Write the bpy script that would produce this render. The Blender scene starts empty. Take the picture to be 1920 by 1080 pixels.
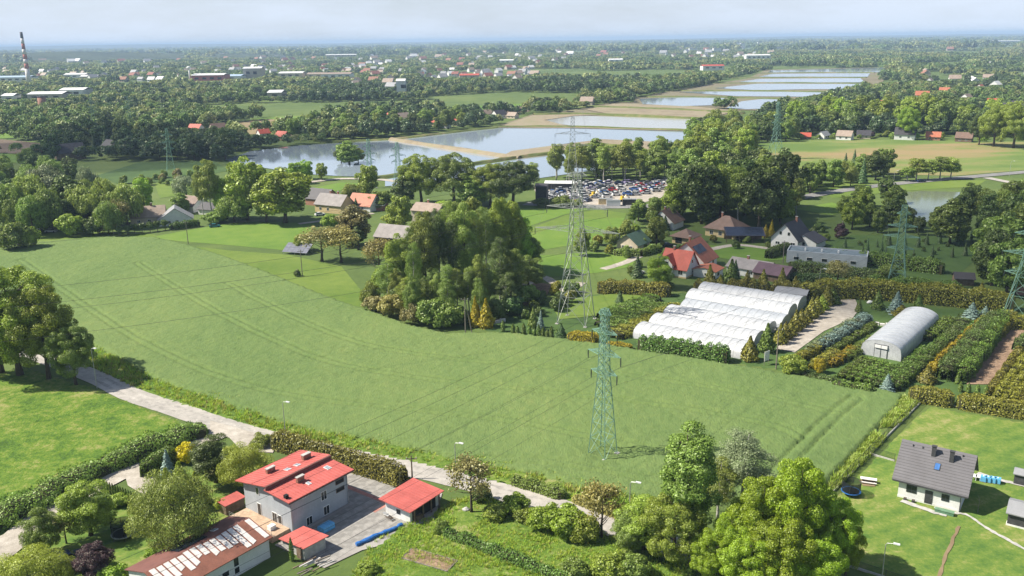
import bpy, math, random
import numpy as np
from mathutils import Vector, Matrix

# ------------------------------------------------------------------ camera, sky, sun, exposure
SC = bpy.context.scene
COL = SC.collection
CAM_H, FPX, HORIZON = 70.0, 1650.0, 466.0          # camera height (m), focal length and horizon offset in 1920-px units
PITCH, ROLL = math.atan(HORIZON / FPX), math.atan(27 / 1920)
_c, _s = math.cos(ROLL), math.sin(ROLL)
_R = np.array([1, 0, 0.]); _F = np.array([0, math.cos(PITCH), -math.sin(PITCH)]); _D = np.array([0, -math.sin(PITCH), -math.cos(PITCH)])
_CX = _c * _R + _s * _D; _CD = -_s * _R + _c * _D; _C = np.array([0, 0, CAM_H])
camd = bpy.data.cameras.new('camera'); cam = bpy.data.objects.new('camera', camd); COL.objects.link(cam)
camd.sensor_width = 36.0; camd.lens = 36.0 * FPX / 1920; camd.clip_start = 1.0; camd.clip_end = 90000
m = Matrix.Identity(4)
for i in range(3):
    m[i][0] = _CX[i]; m[i][1] = -_CD[i]; m[i][2] = -_F[i]; m[i][3] = _C[i]
cam.matrix_world = m
SC.camera = cam

SUN_EL = math.radians(47); SUN_DIR = Vector((-1.0, 0.02, 0)).normalized()
sun_vec = Vector((SUN_DIR.x * math.cos(SUN_EL), SUN_DIR.y * math.cos(SUN_EL), math.sin(SUN_EL)))
world = bpy.data.worlds.new('World'); SC.world = world; world.use_nodes = True
wn, wl = world.node_tree.nodes, world.node_tree.links
wn.clear()
sky = wn.new('ShaderNodeTexSky'); sky.sky_type = 'NISHITA'; sky.sun_disc = False
sky.sun_elevation = SUN_EL; sky.sun_rotation = math.atan2(SUN_DIR.x, SUN_DIR.y); sky.air_density = 1.0; sky.dust_density = 1.2; sky.ozone_density = 2.0; sky.altitude = 300
bg = wn.new('ShaderNodeBackground'); bg.inputs['Strength'].default_value = 0.055
# thin high cloud veil over the whole sky
tc = wn.new('ShaderNodeTexCoord'); mp = wn.new('ShaderNodeMapping'); mp.inputs['Scale'].default_value = (1.2, 1.2, 9)
nz = wn.new('ShaderNodeTexNoise'); nz.inputs['Scale'].default_value = 2.2; nz.inputs['Detail'].default_value = 7; nz.inputs['Roughness'].default_value = 0.6
rp = wn.new('ShaderNodeValToRGB'); rp.color_ramp.elements[0].position = 0.38; rp.color_ramp.elements[0].color = (0.0,) * 3 + (1,); rp.color_ramp.elements[1].position = 0.70; rp.color_ramp.elements[1].color = (0.55,) * 3 + (1,)
mx = wn.new('ShaderNodeMixRGB'); mx.inputs['Color2'].default_value = (7.9, 8.9, 10.4, 1)
wo = wn.new('ShaderNodeOutputWorld'); sx = wn.new('ShaderNodeSeparateXYZ'); mr = wn.new('ShaderNodeMapRange'); mr.interpolation_type = 'SMOOTHSTEP'   # summer haze whitens the low sky and thins towards the zenith
mr.inputs['From Min'].default_value = 0.0; mr.inputs['From Max'].default_value = 0.24; mr.inputs['To Min'].default_value = 0.95; mr.inputs['To Max'].default_value = 0.04
ad = wn.new('ShaderNodeMath'); ad.operation = 'MULTIPLY_ADD'; ad.use_clamp = True; ad.inputs[1].default_value = 0.72
mp.inputs['Scale'].default_value = (1.6, 1.6, 7); rp.color_ramp.elements[0].color = (0, 0, 0, 1); rp.color_ramp.elements[1].color = (.42, .42, .42, 1)
wl.new(tc.outputs['Generated'], sx.inputs[0]); wl.new(sx.outputs['Z'], mr.inputs['Value']); wl.new(tc.outputs['Generated'], mp.inputs['Vector']); wl.new(mp.outputs['Vector'], nz.inputs['Vector']); wl.new(nz.outputs['Fac'], rp.inputs['Fac'])
wl.new(mr.outputs['Result'], ad.inputs[0]); wl.new(rp.outputs['Color'], ad.inputs[2]); wl.new(ad.outputs[0], mx.inputs['Fac']); wl.new(sky.outputs['Color'], mx.inputs['Color1']); wl.new(mx.outputs['Color'], bg.inputs['Color']); wl.new(bg.outputs['Background'], wo.inputs['Surface'])
sund = bpy.data.lights.new('sun', 'SUN'); sund.energy = 5.0; sund.angle = math.radians(0.53); sund.color = (1.0, 0.93, 0.80)
sun = bpy.data.objects.new('sun', sund); COL.objects.link(sun); sun.location = (-300, 0, 300)
sun.rotation_euler = (-sun_vec).to_track_quat('-Z', 'Y').to_euler()
SC.view_settings.view_transform = 'Standard'; SC.view_settings.look = 'None'; SC.view_settings.gamma = 1.0; SC.view_settings.use_curve_mapping = False
SC.view_settings.exposure = 0.84
SC.render.engine = 'CYCLES'
SC.cycles.use_denoising = True; SC.cycles.max_bounces = 6; SC.cycles.diffuse_bounces = 3; SC.cycles.glossy_bounces = 2; SC.cycles.transmission_bounces = 3
SC.cycles.transparent_max_bounces = 6; SC.cycles.volume_bounces = 0; SC.cycles.caustics_reflective = False; SC.cycles.caustics_refractive = False

# ------------------------------------------------------------------ ground-plane helpers: a spot in the photograph -> a point of the place
def ray(x, y): return _F * FPX + _CX * (x - 960) + _CD * (y - 540)
def W(x, y, z=0.0):
    d = ray(x, y); t = (z - CAM_H) / d[2]; p = _C + d * t
    return Vector((p[0], p[1], z))
def height_at(x, y, Y):
    d = ray(x, y); return CAM_H + d[2] * Y / d[1]
def px_of(p):
    v = np.array(p) - _C; f = v @ _F
    return 960 + FPX * (v @ _CX) / f, 540 + FPX * (v @ _CD) / f
def mpp(p): return (np.array(p) - _C) @ _F / FPX        # metres per photo pixel at p
def inpoly(x, y, poly):
    r = False; n = len(poly); j = n - 1
    for i in range(n):
        xi, yi = poly[i][0], poly[i][1]; xj, yj = poly[j][0], poly[j][1]
        if (yi > y) != (yj > y) and x < (xj - xi) * (y - yi) / (yj - yi) + xi: r = not r
        j = i
    return r
def inpoly_np(X, Y, poly):
    r = np.zeros(X.shape, bool); n = len(poly); j = n - 1
    for i in range(n):
        xi, yi = poly[i][0], poly[i][1]; xj, yj = poly[j][0], poly[j][1]
        if yi != yj: r ^= ((yi > Y) != (yj > Y)) & (X < (xj - xi) * (Y - yi) / (yj - yi) + xi)
        j = i
    return r
def GP(pts): return [W(x, y) for x, y in pts]

# ------------------------------------------------------------------ materials
def new_mat(name):
    m = bpy.data.materials.new(name); m.use_nodes = True; m.node_tree.nodes.clear(); return m, m.node_tree.nodes, m.node_tree.links
def noise(n, l, vec, scale, detail=3, rough=0.55):
    t = n.new('ShaderNodeTexNoise'); t.inputs['Scale'].default_value = scale; t.inputs['Detail'].default_value = detail; t.inputs['Roughness'].default_value = rough
    l.new(vec, t.inputs['Vector']); return t.outputs['Fac']
def math_node(n, l, op, a, b):
    t = n.new('ShaderNodeMath'); t.operation = op
    for k, v in ((0, a), (1, b)):
        if isinstance(v, (int, float)): t.inputs[k].default_value = v
        else: l.new(v, t.inputs[k])
    return t.outputs[0]
def ramp(n, l, fac, stops):
    r = n.new('ShaderNodeValToRGB'); e = r.color_ramp.elements
    while len(e) < len(stops): e.new(0.5)
    for i, (p, c) in enumerate(stops): e[i].position = p; e[i].color = (*c, 1)
    l.new(fac, r.inputs['Fac']); return r.outputs['Color']
def surf_mat(name, stops, scales=((0.02, .5), (0.25, .3), (2.5, .2)), rough=0.9, bump=0.0, bump_scale=3.0, bump_dist=0.1, metal=0.0, stretch=None, spec=0.3, contrast=2.6, bands=None):
    """several octaves of noise summed, then a colour ramp; optional bump."""
    m, n, l = new_mat(name)
    tc = n.new('ShaderNodeTexCoord'); vec = tc.outputs['Object']
    if stretch:
        mp = n.new('ShaderNodeMapping'); mp.inputs['Scale'].default_value = stretch[0]; mp.inputs['Rotation'].default_value = (0, 0, stretch[1]); l.new(vec, mp.inputs['Vector']); vec = mp.outputs['Vector']
    tot = None
    for s, w in scales:
        v = math_node(n, l, 'MULTIPLY', noise(n, l, vec, s, 4), w)
        tot = v if tot is None else math_node(n, l, 'ADD', tot, v)
    wsum = sum(w for _, w in scales)
    tot = math_node(n, l, 'ADD', math_node(n, l, 'MULTIPLY', math_node(n, l, 'SUBTRACT', math_node(n, l, 'DIVIDE', tot, wsum), 0.5), contrast), 0.5)
    if bands:
        wv = n.new('ShaderNodeTexWave'); wv.inputs['Scale'].default_value = bands[0]; wv.inputs['Distortion'].default_value = 2.5; wv.inputs['Detail'].default_value = 3; wv.inputs['Detail Scale'].default_value = 1.2
        mb_ = n.new('ShaderNodeMapping'); mb_.inputs['Rotation'].default_value = (0, 0, bands[1]); l.new(tc.outputs['Object'], mb_.inputs['Vector']); l.new(mb_.outputs['Vector'], wv.inputs['Vector'])
        tot = math_node(n, l, 'ADD', tot, math_node(n, l, 'MULTIPLY', math_node(n, l, 'SUBTRACT', wv.outputs['Fac'], .5), bands[2]))
    b = n.new('ShaderNodeBsdfPrincipled'); l.new(ramp(n, l, tot, stops), b.inputs['Base Color'])
    b.inputs['Roughness'].default_value = rough; b.inputs['Metallic'].default_value = metal; b.inputs['Specular IOR Level'].default_value = spec
    if bump:
        bp = n.new('ShaderNodeBump'); bp.inputs['Strength'].default_value = bump; bp.inputs['Distance'].default_value = bump_dist
        l.new(noise(n, l, vec, bump_scale, 5, 0.65), bp.inputs['Height']); l.new(bp.outputs['Normal'], b.inputs['Normal'])
    o = n.new('ShaderNodeOutputMaterial'); l.new(b.outputs[0], o.inputs['Surface'])
    return m
def plain(name, c, rough=0.6, var=0.18, scale=1.5, metal=0.0, bump=0.0, bscale=6, spec=0.4):
    lo = tuple(max(0, x * (1 - var)) for x in c); hi = tuple(min(1, x * (1 + var)) for x in c)
    return surf_mat(name, [(0.25, lo), (0.75, hi)], ((scale, .6), (scale * 7, .4)), rough, bump, bscale, 0.03, metal, None, spec)
def leaf_mat(name, c, var=0.35, trans=0.35, hue=0.012):
    m, n, l = new_mat(name)
    g = n.new('ShaderNodeNewGeometry'); oi = n.new('ShaderNodeObjectInfo')
    hs = n.new('ShaderNodeHueSaturation'); hs.inputs['Color'].default_value = (*c, 1)
    l.new(math_node(n, l, 'ADD', math_node(n, l, 'MULTIPLY', oi.outputs['Random'], 2 * hue), 0.5 - hue), hs.inputs['Hue'])
    v = math_node(n, l, 'ADD', math_node(n, l, 'MULTIPLY', g.outputs['Random Per Island'], 2 * var), 1 - var)
    v2 = math_node(n, l, 'ADD', math_node(n, l, 'MULTIPLY', oi.outputs['Random'], 0.4), 0.8)
    l.new(math_node(n, l, 'MULTIPLY', v, v2), hs.inputs['Value'])
    d = n.new('ShaderNodeBsdfDiffuse'); t = n.new('ShaderNodeBsdfTranslucent'); mx = n.new('ShaderNodeMixShader'); mx.inputs[0].default_value = trans
    l.new(hs.outputs[0], d.inputs['Color']); l.new(hs.outputs[0], t.inputs['Color']); l.new(d.outputs[0], mx.inputs[1]); l.new(t.outputs[0], mx.inputs[2])
    gl = n.new('ShaderNodeBsdfGlossy'); gl.inputs['Roughness'].default_value = 0.5; gl.inputs['Color'].default_value = (0.9, 0.95, 0.8, 1)
    m2 = n.new('ShaderNodeMixShader'); m2.inputs[0].default_value = 0.045; l.new(mx.outputs[0], m2.inputs[1]); l.new(gl.outputs[0], m2.inputs[2])
    o = n.new('ShaderNodeOutputMaterial'); l.new(m2.outputs[0], o.inputs['Surface'])
    return m
def water_mat(name, c, rough=0.07, bscale=1.2, bstr=0.05):
    m, n, l = new_mat(name)
    b = n.new('ShaderNodeBsdfPrincipled'); b.inputs['Base Color'].default_value = (*c, 1); b.inputs['Roughness'].default_value = rough; b.inputs['IOR'].default_value = 1.75
    tc = n.new('ShaderNodeTexCoord'); bp = n.new('ShaderNodeBump'); bp.inputs['Strength'].default_value = bstr; bp.inputs['Distance'].default_value = 0.3
    l.new(noise(n, l, tc.outputs['Object'], bscale, 4), bp.inputs['Height']); l.new(bp.outputs['Normal'], b.inputs['Normal'])
    o = n.new('ShaderNodeOutputMaterial'); l.new(b.outputs[0], o.inputs['Surface']); return m

# ------------------------------------------------------------------ mesh helpers
def link(o, parent=None):
    COL.objects.link(o)
    if parent is not None: o.parent = parent
    return o
class MB:
    """collects shapes; build() links them as ONE mesh object."""
    def __init__(s): s.v = []; s.f = []; s.mi = []
    def add(s, vs, fs, mi=0):
        k = len(s.v); s.v += [tuple(v) for v in vs]; s.f += [tuple(i + k for i in f) for f in fs]; s.mi += [mi] * len(fs); return s
    def box(s, x0, x1, y0, y1, z0, z1, mi=0):
        return s.add([(x0, y0, z0), (x1, y0, z0), (x1, y1, z0), (x0, y1, z0), (x0, y0, z1), (x1, y0, z1), (x1, y1, z1), (x0, y1, z1)],
                     [(0, 3, 2, 1), (4, 5, 6, 7), (0, 1, 5, 4), (1, 2, 6, 5), (2, 3, 7, 6), (3, 0, 4, 7)], mi)
    def prism(s, sec, a, b, axis='x', mi=0):
        """closed section (list of 2-d points) extruded along an axis from a to b."""
        n = len(sec); f3 = {'x': lambda p, t: (t, p[0], p[1]), 'y': lambda p, t: (p[0], t, p[1]), 'z': lambda p, t: (p[0], p[1], t)}[axis]
        vs = [f3(p, a) for p in sec] + [f3(p, b) for p in sec]
        fs = [tuple(range(n))[::-1], tuple(range(n, 2 * n))] + [(i, (i + 1) % n, n + (i + 1) % n, n + i) for i in range(n)]
        return s.add(vs, fs, mi)
    def bar(s, p, q, w, w2=None, sides=4, mi=0):
        p, q = Vector(p), Vector(q); d = (q - p)
        if d.length < 1e-6: return s
        d.normalize(); a = d.cross(Vector((0, 0, 1)) if abs(d.z) < .9 else Vector((1, 0, 0))).normalized(); b = d.cross(a); w2 = w if w2 is None else w2
        ang = [2 * math.pi * (i + .5) / sides for i in range(sides)]
        vs = [p + (a * math.cos(t) + b * math.sin(t)) * w for t in ang] + [q + (a * math.cos(t) + b * math.sin(t)) * w2 for t in ang]
        fs = [(i, (i + 1) % sides, sides + (i + 1) % sides, sides + i) for i in range(sides)] + [tuple(range(sides))[::-1], tuple(range(sides, 2 * sides))]
        return s.add(vs, fs, mi)
    def tube(s, pts, rads, sides=6, mi=0):
        pts = [Vector(p) for p in pts]; k0 = len(s.v); rings = []
        for i, p in enumerate(pts):
            d = (pts[min(i + 1, len(pts) - 1)] - pts[max(i - 1, 0)]).normalized(); a = d.cross(Vector((.3, .95, .1))).normalized(); b = d.cross(a)
            rings.append([p + (a * math.cos(2 * math.pi * t / sides) + b * math.sin(2 * math.pi * t / sides)) * rads[i] for t in range(sides)])
        vs = [v for r in rings for v in r]; fs = []
        for i in range(len(pts) - 1):
            for t in range(sides): fs.append((i * sides + t, i * sides + (t + 1) % sides, (i + 1) * sides + (t + 1) % sides, (i + 1) * sides + t))
        fs += [tuple(range(sides))[::-1], tuple(range(len(vs) - sides, len(vs)))]
        return s.add(vs, fs, mi)
    def mesh(s, name, mats, smooth=False):
        me = bpy.data.meshes.new(name); me.from_pydata(s.v, [], s.f)
        mats = mats if isinstance(mats, (list, tuple)) else [mats]
        for m in mats: me.materials.append(m)
        if len(mats) > 1: me.polygons.foreach_set('material_index', s.mi)
        if smooth: me.polygons.foreach_set('use_smooth', [True] * len(me.polygons))
        me.update(); return me
    def build(s, name, mats, parent=None, smooth=False):
        return link(bpy.data.objects.new(name, s.mesh(name, mats, smooth)), parent)
def fast_mesh(name, verts, quads, mat, mat2=None, n2=0):
    me = bpy.data.meshes.new(name); nv, nf = len(verts), len(quads)
    me.vertices.add(nv); me.vertices.foreach_set('co', np.asarray(verts, np.float32).ravel())
    k = quads.shape[1]
    me.loops.add(nf * k); me.loops.foreach_set('vertex_index', np.asarray(quads, np.int32).ravel())
    me.polygons.add(nf); me.polygons.foreach_set('loop_start', np.arange(0, nf * k, k, dtype=np.int32)); me.polygons.foreach_set('loop_total', np.full(nf, k, np.int32))
    me.materials.append(mat)
    if mat2 is not None: me.materials.append(mat2); me.polygons.foreach_set('material_index', np.r_[np.zeros(nf - n2, np.int32), np.ones(n2, np.int32)].astype(np.int32))
    me.update(calc_edges=True); me.validate(); return me
LABELS = {}
def tag(o, label=None, cat=None, group=None, kind=None):
    if label:
        o['label'] = label
        key = label.lower()
        if key in LABELS and (not group or LABELS[key] != group): print('SAME LABEL:', label)
        LABELS[key] = group
    if cat: o['category'] = cat
    if group: o['group'] = group
    if kind: o['kind'] = kind
    return o
def thing(name, label, cat, loc=(0, 0, 0), rz=0.0, group=None):
    o = bpy.data.objects.new(name, None); o.empty_display_size = .5; o.location = loc; o.rotation_euler = (0, 0, rz); link(o); return tag(o, label, cat, group)
def obj(name, me, parent=None, loc=None, rz=None, mat=None):
    o = bpy.data.objects.new(name, me); link(o, parent)
    if loc is not None: o.location = loc
    if rz is not None: o.rotation_euler = (0, 0, rz)
    if mat is not None: set_mat(o, mat)
    return o
def set_mat(o, mat, slot=0):
    o.material_slots[slot].link = 'OBJECT'; o.material_slots[slot].material = mat
_ones = ['', 'first', 'second', 'third', 'fourth', 'fifth', 'sixth', 'seventh', 'eighth', 'ninth', 'tenth', 'eleventh', 'twelfth', 'thirteenth', 'fourteenth', 'fifteenth', 'sixteenth', 'seventeenth', 'eighteenth', 'nineteenth']
_tens = ['', '', 'twenty', 'thirty', 'forty', 'fifty', 'sixty', 'seventy', 'eighty', 'ninety']
def ordinal(k):
    if k < 20: return _ones[k]
    if k >= 100: return 'hundred-and-' + ordinal(k - 100) if k > 100 else 'hundredth'
    return (_tens[k // 10][:-1] + 'ieth') if k % 10 == 0 else _tens[k // 10] + '-' + _ones[k % 10]
# ------------------------------------------------------------------ palette
M = {}
M['ground'] = surf_mat('ground_grass', [(.2, (.055, .09, .022)), (.5, (.085, .13, .03)), (.8, (.13, .17, .045))], ((.006, .5), (.05, .3), (.6, .2), (4, .15)), .95, .5, 3)
M['meadow'] = surf_mat('meadow_grass_blend', [(.08, (.045, .10, .010)), (.36, (.085, .165, .014)), (.60, (.135, .205, .022)), (.92, (.26, .26, .085))], ((.03, .40), (.16, .40), (.7, .35), (2.5, .3)), .95, 1.0, 2.5, .3, contrast=5.0)
M['rough'] = surf_mat('rough_grass', [(.12, (.055, .105, .014)), (.42, (.095, .165, .02)), (.68, (.14, .205, .03)), (.92, (.27, .27, .11))], ((.06, .4), (.35, .35), (1.3, .3), (4, .3)), .95, .9, 3, .2, contrast=4.6)
M['lawn'] = surf_mat('lawn_grass', [(.06, (.062, .13, .022)), (.38, (.105, .175, .028)), (.64, (.15, .205, .038)), (.95, (.27, .26, .10))], ((.05, .45), (.3, .35), (1.3, .3), (4, .25)), .95, .6, 4, .08, contrast=4.2, bands=(.10, math.radians(62), .20))
M['green_field'] = surf_mat('green_field', [(.2, (.08, .155, .020)), (.5, (.108, .188, .026)), (.8, (.14, .215, .034))], ((.02, .5), (.2, .3), (1.5, .2)), .95, .4, 2)
M['dry_grass'] = surf_mat('dry_grass', [(.2, (.085, .145, .02)), (.8, (.145, .20, .036))], ((.03, .5), (.3, .3), (2, .2)), .95, .4, 2)
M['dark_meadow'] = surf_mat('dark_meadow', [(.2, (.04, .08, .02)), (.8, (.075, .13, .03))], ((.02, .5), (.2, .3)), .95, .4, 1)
M['crop'] = surf_mat('crop_ears', [(.06, (.069, .121, .031)), (.36, (.112, .174, .051)), (.62, (.143, .203, .060)), (.95, (.208, .240, .076))], ((.010, .60), (.05, .22), (.45, .24), (1.6, .30), (5, .24)), .95, .8, 3.5, .3, stretch=((1.0, .42, 1), math.radians(-22)), contrast=3.0)
M['soil_field'] = surf_mat('bare_field', [(.2, (.17, .12, .07)), (.55, (.24, .18, .105)), (.85, (.20, .21, .07))], ((.012, .6), (.1, .3), (.8, .2)), .95)
M['pink_field'] = surf_mat('ripening_field', [(.25, (.10, .16, .035)), (.52, (.15, .20, .05)), (.68, (.22, .20, .08)), (.9, (.27, .205, .10))], ((.009, .75), (.06, .2), (.6, .12)), .95, contrast=4.0, stretch=((.6, 1.6, 1), 0.12))
M['ploughed'] = surf_mat('ploughed_soil', [(.2, (.10, .075, .055)), (.8, (.16, .12, .09))], ((.02, .5), (.4, .3)), .95)
M['mulch'] = surf_mat('wood_mulch', [(.2, (.13, .085, .055)), (.5, (.23, .155, .105)), (.8, (.36, .25, .17))], ((.1, .3), (1.2, .4), (5, .4)), .95, .8, 5)
M['gravel'] = surf_mat('gravel_track', [(.15, (.23, .205, .175)), (.5, (.36, .325, .28)), (.85, (.50, .46, .41))], ((.08, .4), (.8, .35), (5, .3)), .95, .5, 8)
M['asphalt'] = surf_mat('old_asphalt', [(.15, (.27, .255, .235)), (.5, (.37, .345, .315)), (.85, (.46, .43, .39))], ((.06, .4), (.6, .35), (6, .25)), .85, .3, 10)
M['dark_asphalt'] = surf_mat('dark_asphalt', [(.2, (.16, .16, .16)), (.8, (.25, .245, .24))], ((.05, .4), (.6, .3)), .8)
M['paving'] = surf_mat('concrete_paving', [(.2, (.25, .235, .22)), (.8, (.36, .34, .32))], ((.15, .5), (1.5, .3), (8, .2)), .85, .3, 8)
M['red_paving'] = plain('red_paving', (.36, .17, .14), .85)
M['concrete'] = plain('concrete', (.40, .39, .37), .85, bump=.2)
M['reed'] = surf_mat('reed_bed', [(.2, (.19, .155, .105)), (.55, (.27, .225, .155)), (.85, (.21, .205, .11))], ((.012, .5), (.08, .4), (.5, .2)), .95, .6, .6, .5)
M['dike'] = surf_mat('dike_grass', [(.2, (.07, .10, .025)), (.6, (.13, .15, .045)), (.85, (.22, .18, .10))], ((.02, .5), (.2, .4)), .95)
M['water'] = water_mat('pond_water', (.27, .325, .395), .07, .4, .05)
M['green_water'] = water_mat('green_water', (.17, .20, .14), .08, 1.0, .05)
M['marsh_water'] = water_mat('shallow_water', (.40, .40, .39), .16, .3, .12)
M['bark'] = surf_mat('bark', [(.2, (.05, .038, .028)), (.8, (.13, .10, .075))], ((1.5, .5), (9, .5)), .9, .5, 9, .05, stretch=((3, 3, .5), 0))
M['birch_bark'] = surf_mat('birch_bark', [(.25, (.10, .09, .08)), (.42, (.42, .40, .37)), (.8, (.58, .56, .53))], ((2, .6), (9, .4)), .8, stretch=((1, 1, 3), 0))
M['wood'] = plain('weathered_wood', (.16, .115, .08), .85, .3)
M['pole'] = plain('pole_wood', (.19, .165, .14), .85, .3)
LEAF = {
    'oak': leaf_mat('oak_leaves', (0.292, 0.414, 0.019), .4, .4), 'green': leaf_mat('green_leaves', (0.277, 0.355, 0.043), .4), 'mid': leaf_mat('mid_leaves', (0.210, 0.294, 0.052), .4),
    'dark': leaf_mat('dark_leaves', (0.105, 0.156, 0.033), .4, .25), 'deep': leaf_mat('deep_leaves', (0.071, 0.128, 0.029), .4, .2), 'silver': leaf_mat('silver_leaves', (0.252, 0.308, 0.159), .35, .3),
    'olive': leaf_mat('olive_leaves', (0.259, 0.323, 0.053), .4), 'birch': leaf_mat('birch_leaves', (0.279, 0.349, 0.064), .4), 'fresh': leaf_mat('fresh_leaves', (0.305, 0.455, 0.042), .35, .4),
    'brown': leaf_mat('budding_leaves', (0.282, 0.252, 0.090), .35), 'bronze': leaf_mat('bronze_leaves', (0.350, 0.312, 0.087), .35), 'purple': leaf_mat('purple_leaves', (0.062, 0.028, 0.040), .35, .2),
    'spruce': leaf_mat('spruce_needles', (0.078, 0.140, 0.044), .35, .1), 'blue': leaf_mat('blue_needles', (0.188, 0.275, 0.244), .3, .1), 'thuja': leaf_mat('thuja_scales', (0.123, 0.188, 0.026), .4, .15),
    'gold': leaf_mat('golden_foliage', (0.346, 0.263, 0.011), .3, .25), 'oliveyellow': leaf_mat('olive_yellow_foliage', (0.222, 0.213, 0.026), .4, .2), 'lime': leaf_mat('lime_foliage', (0.355, 0.428, 0.046), .35, .35),
    'yellow': leaf_mat('yellow_flowers', (0.601, 0.494, 0.009), .2, .2), 'far': leaf_mat('far_leaves', (0.163, 0.240, 0.064), .35, .42), 'farlight': leaf_mat('far_light_leaves', (0.301, 0.339, 0.117), .35, .42), 'fardark': leaf_mat('far_dark_leaves', (0.086, 0.138, 0.052), .35, .42),
    'hedge': leaf_mat('hedge_leaves', (0.119, 0.214, 0.032), .4, .25), 'bramble': leaf_mat('bramble_leaves', (0.198, 0.323, 0.055), .45, .3), 'dryleaf': leaf_mat('dry_stalks', (0.378, 0.335, 0.100), .35, .2),
}
M['brick'] = plain('chimney_brick', (.28, .14, .10), .85, .3, 3)
M['white_wall'] = plain('white_render', (.68, .68, .67), .85, .08, .6)
M['cream_wall'] = plain('cream_render', (.55, .47, .36), .85, .1, .6)
M['yellow_wall'] = plain('yellow_render', (.55, .43, .24), .85, .1, .6)
M['grey_wall'] = plain('grey_render', (.37, .40, .44), .85, .09, .5, bump=.15)
M['brick_wall'] = plain('brick_wall', (.33, .17, .12), .85, .25, 3)
M['dark_wall'] = plain('dark_boards', (.055, .055, .06), .7, .25)
M['beige_wall'] = plain('beige_render', (.42, .37, .31), .85, .12, .6)
M['glass'] = plain('window_glass', (.02, .025, .03), .08, .2, 1, spec=.6)
M['skylight_glass'] = plain('skylight_glass', (.30, .34, .38), .12, .2, 1, spec=.7)
M['white_frame'] = plain('white_frame', (.75, .75, .74), .5, .05)
M['dark_frame'] = plain('anthracite_frame', (.045, .047, .05), .5, .15)
M['steel'] = plain('galvanised_steel', (.42, .43, .43), .45, .12, 4, metal=.5)
M['teal_steel'] = plain('green_painted_steel', (.18, .32, .25), .55, .2, 3)
M['old_steel'] = plain('old_galvanised_steel', (.34, .36, .33), .55, .2, 3, metal=.2)
M['cable'] = plain('cable_metal', (.05, .05, .05), .5, .2)
M['insulator'] = plain('insulator_glass', (.05, .06, .06), .3, .3)
M['solar'] = plain('solar_cells', (.018, .024, .045), .15, .25, 1, spec=.7)
M['blue_plastic'] = plain('blue_plastic', (.03, .14, .42), .45, .25, 2)
M['light_blue'] = plain('light_blue_plastic', (.12, .40, .68), .45, .15, 2)
M['black_mesh'] = plain('black_netting', (.012, .012, .014), .8, .2)
M['tyre'] = plain('tyre_rubber', (.02, .02, .02), .8)
M['lamp_head'] = plain('lamp_head', (.62, .63, .64), .4, .08)
def roof_mat(name, c, pitch, axis, rough=.6, var=.22, amp=.5, metal=0.0):
    """roof covering: courses or seams as bands of relief, weathering as noise."""
    m, n, l = new_mat(name); tc = n.new('ShaderNodeTexCoord'); sp = n.new('ShaderNodeSeparateXYZ'); l.new(tc.outputs['Object'], sp.inputs[0])
    t = math_node(n, l, 'MULTIPLY', sp.outputs[axis], 1 / pitch); fr = n.new('ShaderNodeMath'); fr.operation = 'FRACT'; l.new(t, fr.inputs[0])
    t = math_node(n, l, 'ADD', math_node(n, l, 'MULTIPLY', noise(n, l, tc.outputs['Object'], .5, 4), .65), math_node(n, l, 'MULTIPLY', noise(n, l, tc.outputs['Object'], 5, 3), .35))
    lo = tuple(x * (1 - var) for x in c); hi = tuple(min(1, x * (1 + var)) for x in c)
    col = ramp(n, l, t, [(.3, lo), (.7, hi)])
    b = n.new('ShaderNodeBsdfPrincipled'); l.new(col, b.inputs['Base Color']); b.inputs['Roughness'].default_value = rough; b.inputs['Metallic'].default_value = metal; b.inputs['Specular IOR Level'].default_value = .35
    bp = n.new('ShaderNodeBump'); bp.inputs['Strength'].default_value = amp; bp.inputs['Distance'].default_value = .06; l.new(fr.outputs[0], bp.inputs['Height']); l.new(bp.outputs['Normal'], b.inputs['Normal'])
    o = n.new('ShaderNodeOutputMaterial'); l.new(b.outputs[0], o.inputs['Surface']); return m
M['red_sheet'] = roof_mat('red_sheet_roof', (.43, .105, .09), .62, 0, .6, .24, .9)
M['red_tile'] = roof_mat('red_tile_roof', (.42, .085, .055), .4, 2, .6)
M['orange_tile'] = roof_mat('orange_tile_roof', (.40, .14, .08), .4, 2)
M['brown_tile'] = roof_mat('brown_tile_roof', (.17, .11, .085), .4, 2)
M['tan_tile'] = roof_mat('tan_tile_roof', (.30, .235, .19), .4, 2)
M['grey_tile'] = roof_mat('grey_tile_roof', (.125, .12, .13), .36, 2, .5, .15, .7)
M['dark_tile'] = roof_mat('dark_tile_roof', (.055, .052, .06), .4, 2)
M['grey_sheet'] = roof_mat('grey_sheet_roof', (.26, .265, .28), .5, 0, .55, .15, .4)
M['old_eternit'] = roof_mat('old_fibre_cement_roof', (.27, .25, .245), .4, 0, .85, .25, .5)
M['green_sheet'] = roof_mat('green_sheet_roof', (.075, .13, .095), .4, 0, .6)
M['plum_sheet'] = roof_mat('plum_sheet_roof', (.12, .075, .095), .4, 0, .6)
M['brown_sheet'] = roof_mat('brown_sheet_roof', (.17, .075, .065), .5, 0, .7)
M['rust_sheet'] = roof_mat('rusty_sheet_roof', (.21, .085, .058), .5, 0, .8, .35)
M['pale_sheet'] = plain('pale_worn_sheet', (.62, .59, .57), .6, .14, 2)
M['flat_roof'] = plain('bitumen_roof', (.13, .17, .20), .8, .2, .5)
M['white_roof'] = plain('white_roof', (.70, .70, .70), .6, .08, .2)
M['blue_roof'] = plain('blue_roof', (.35, .45, .58), .6, .1, .2)
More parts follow.
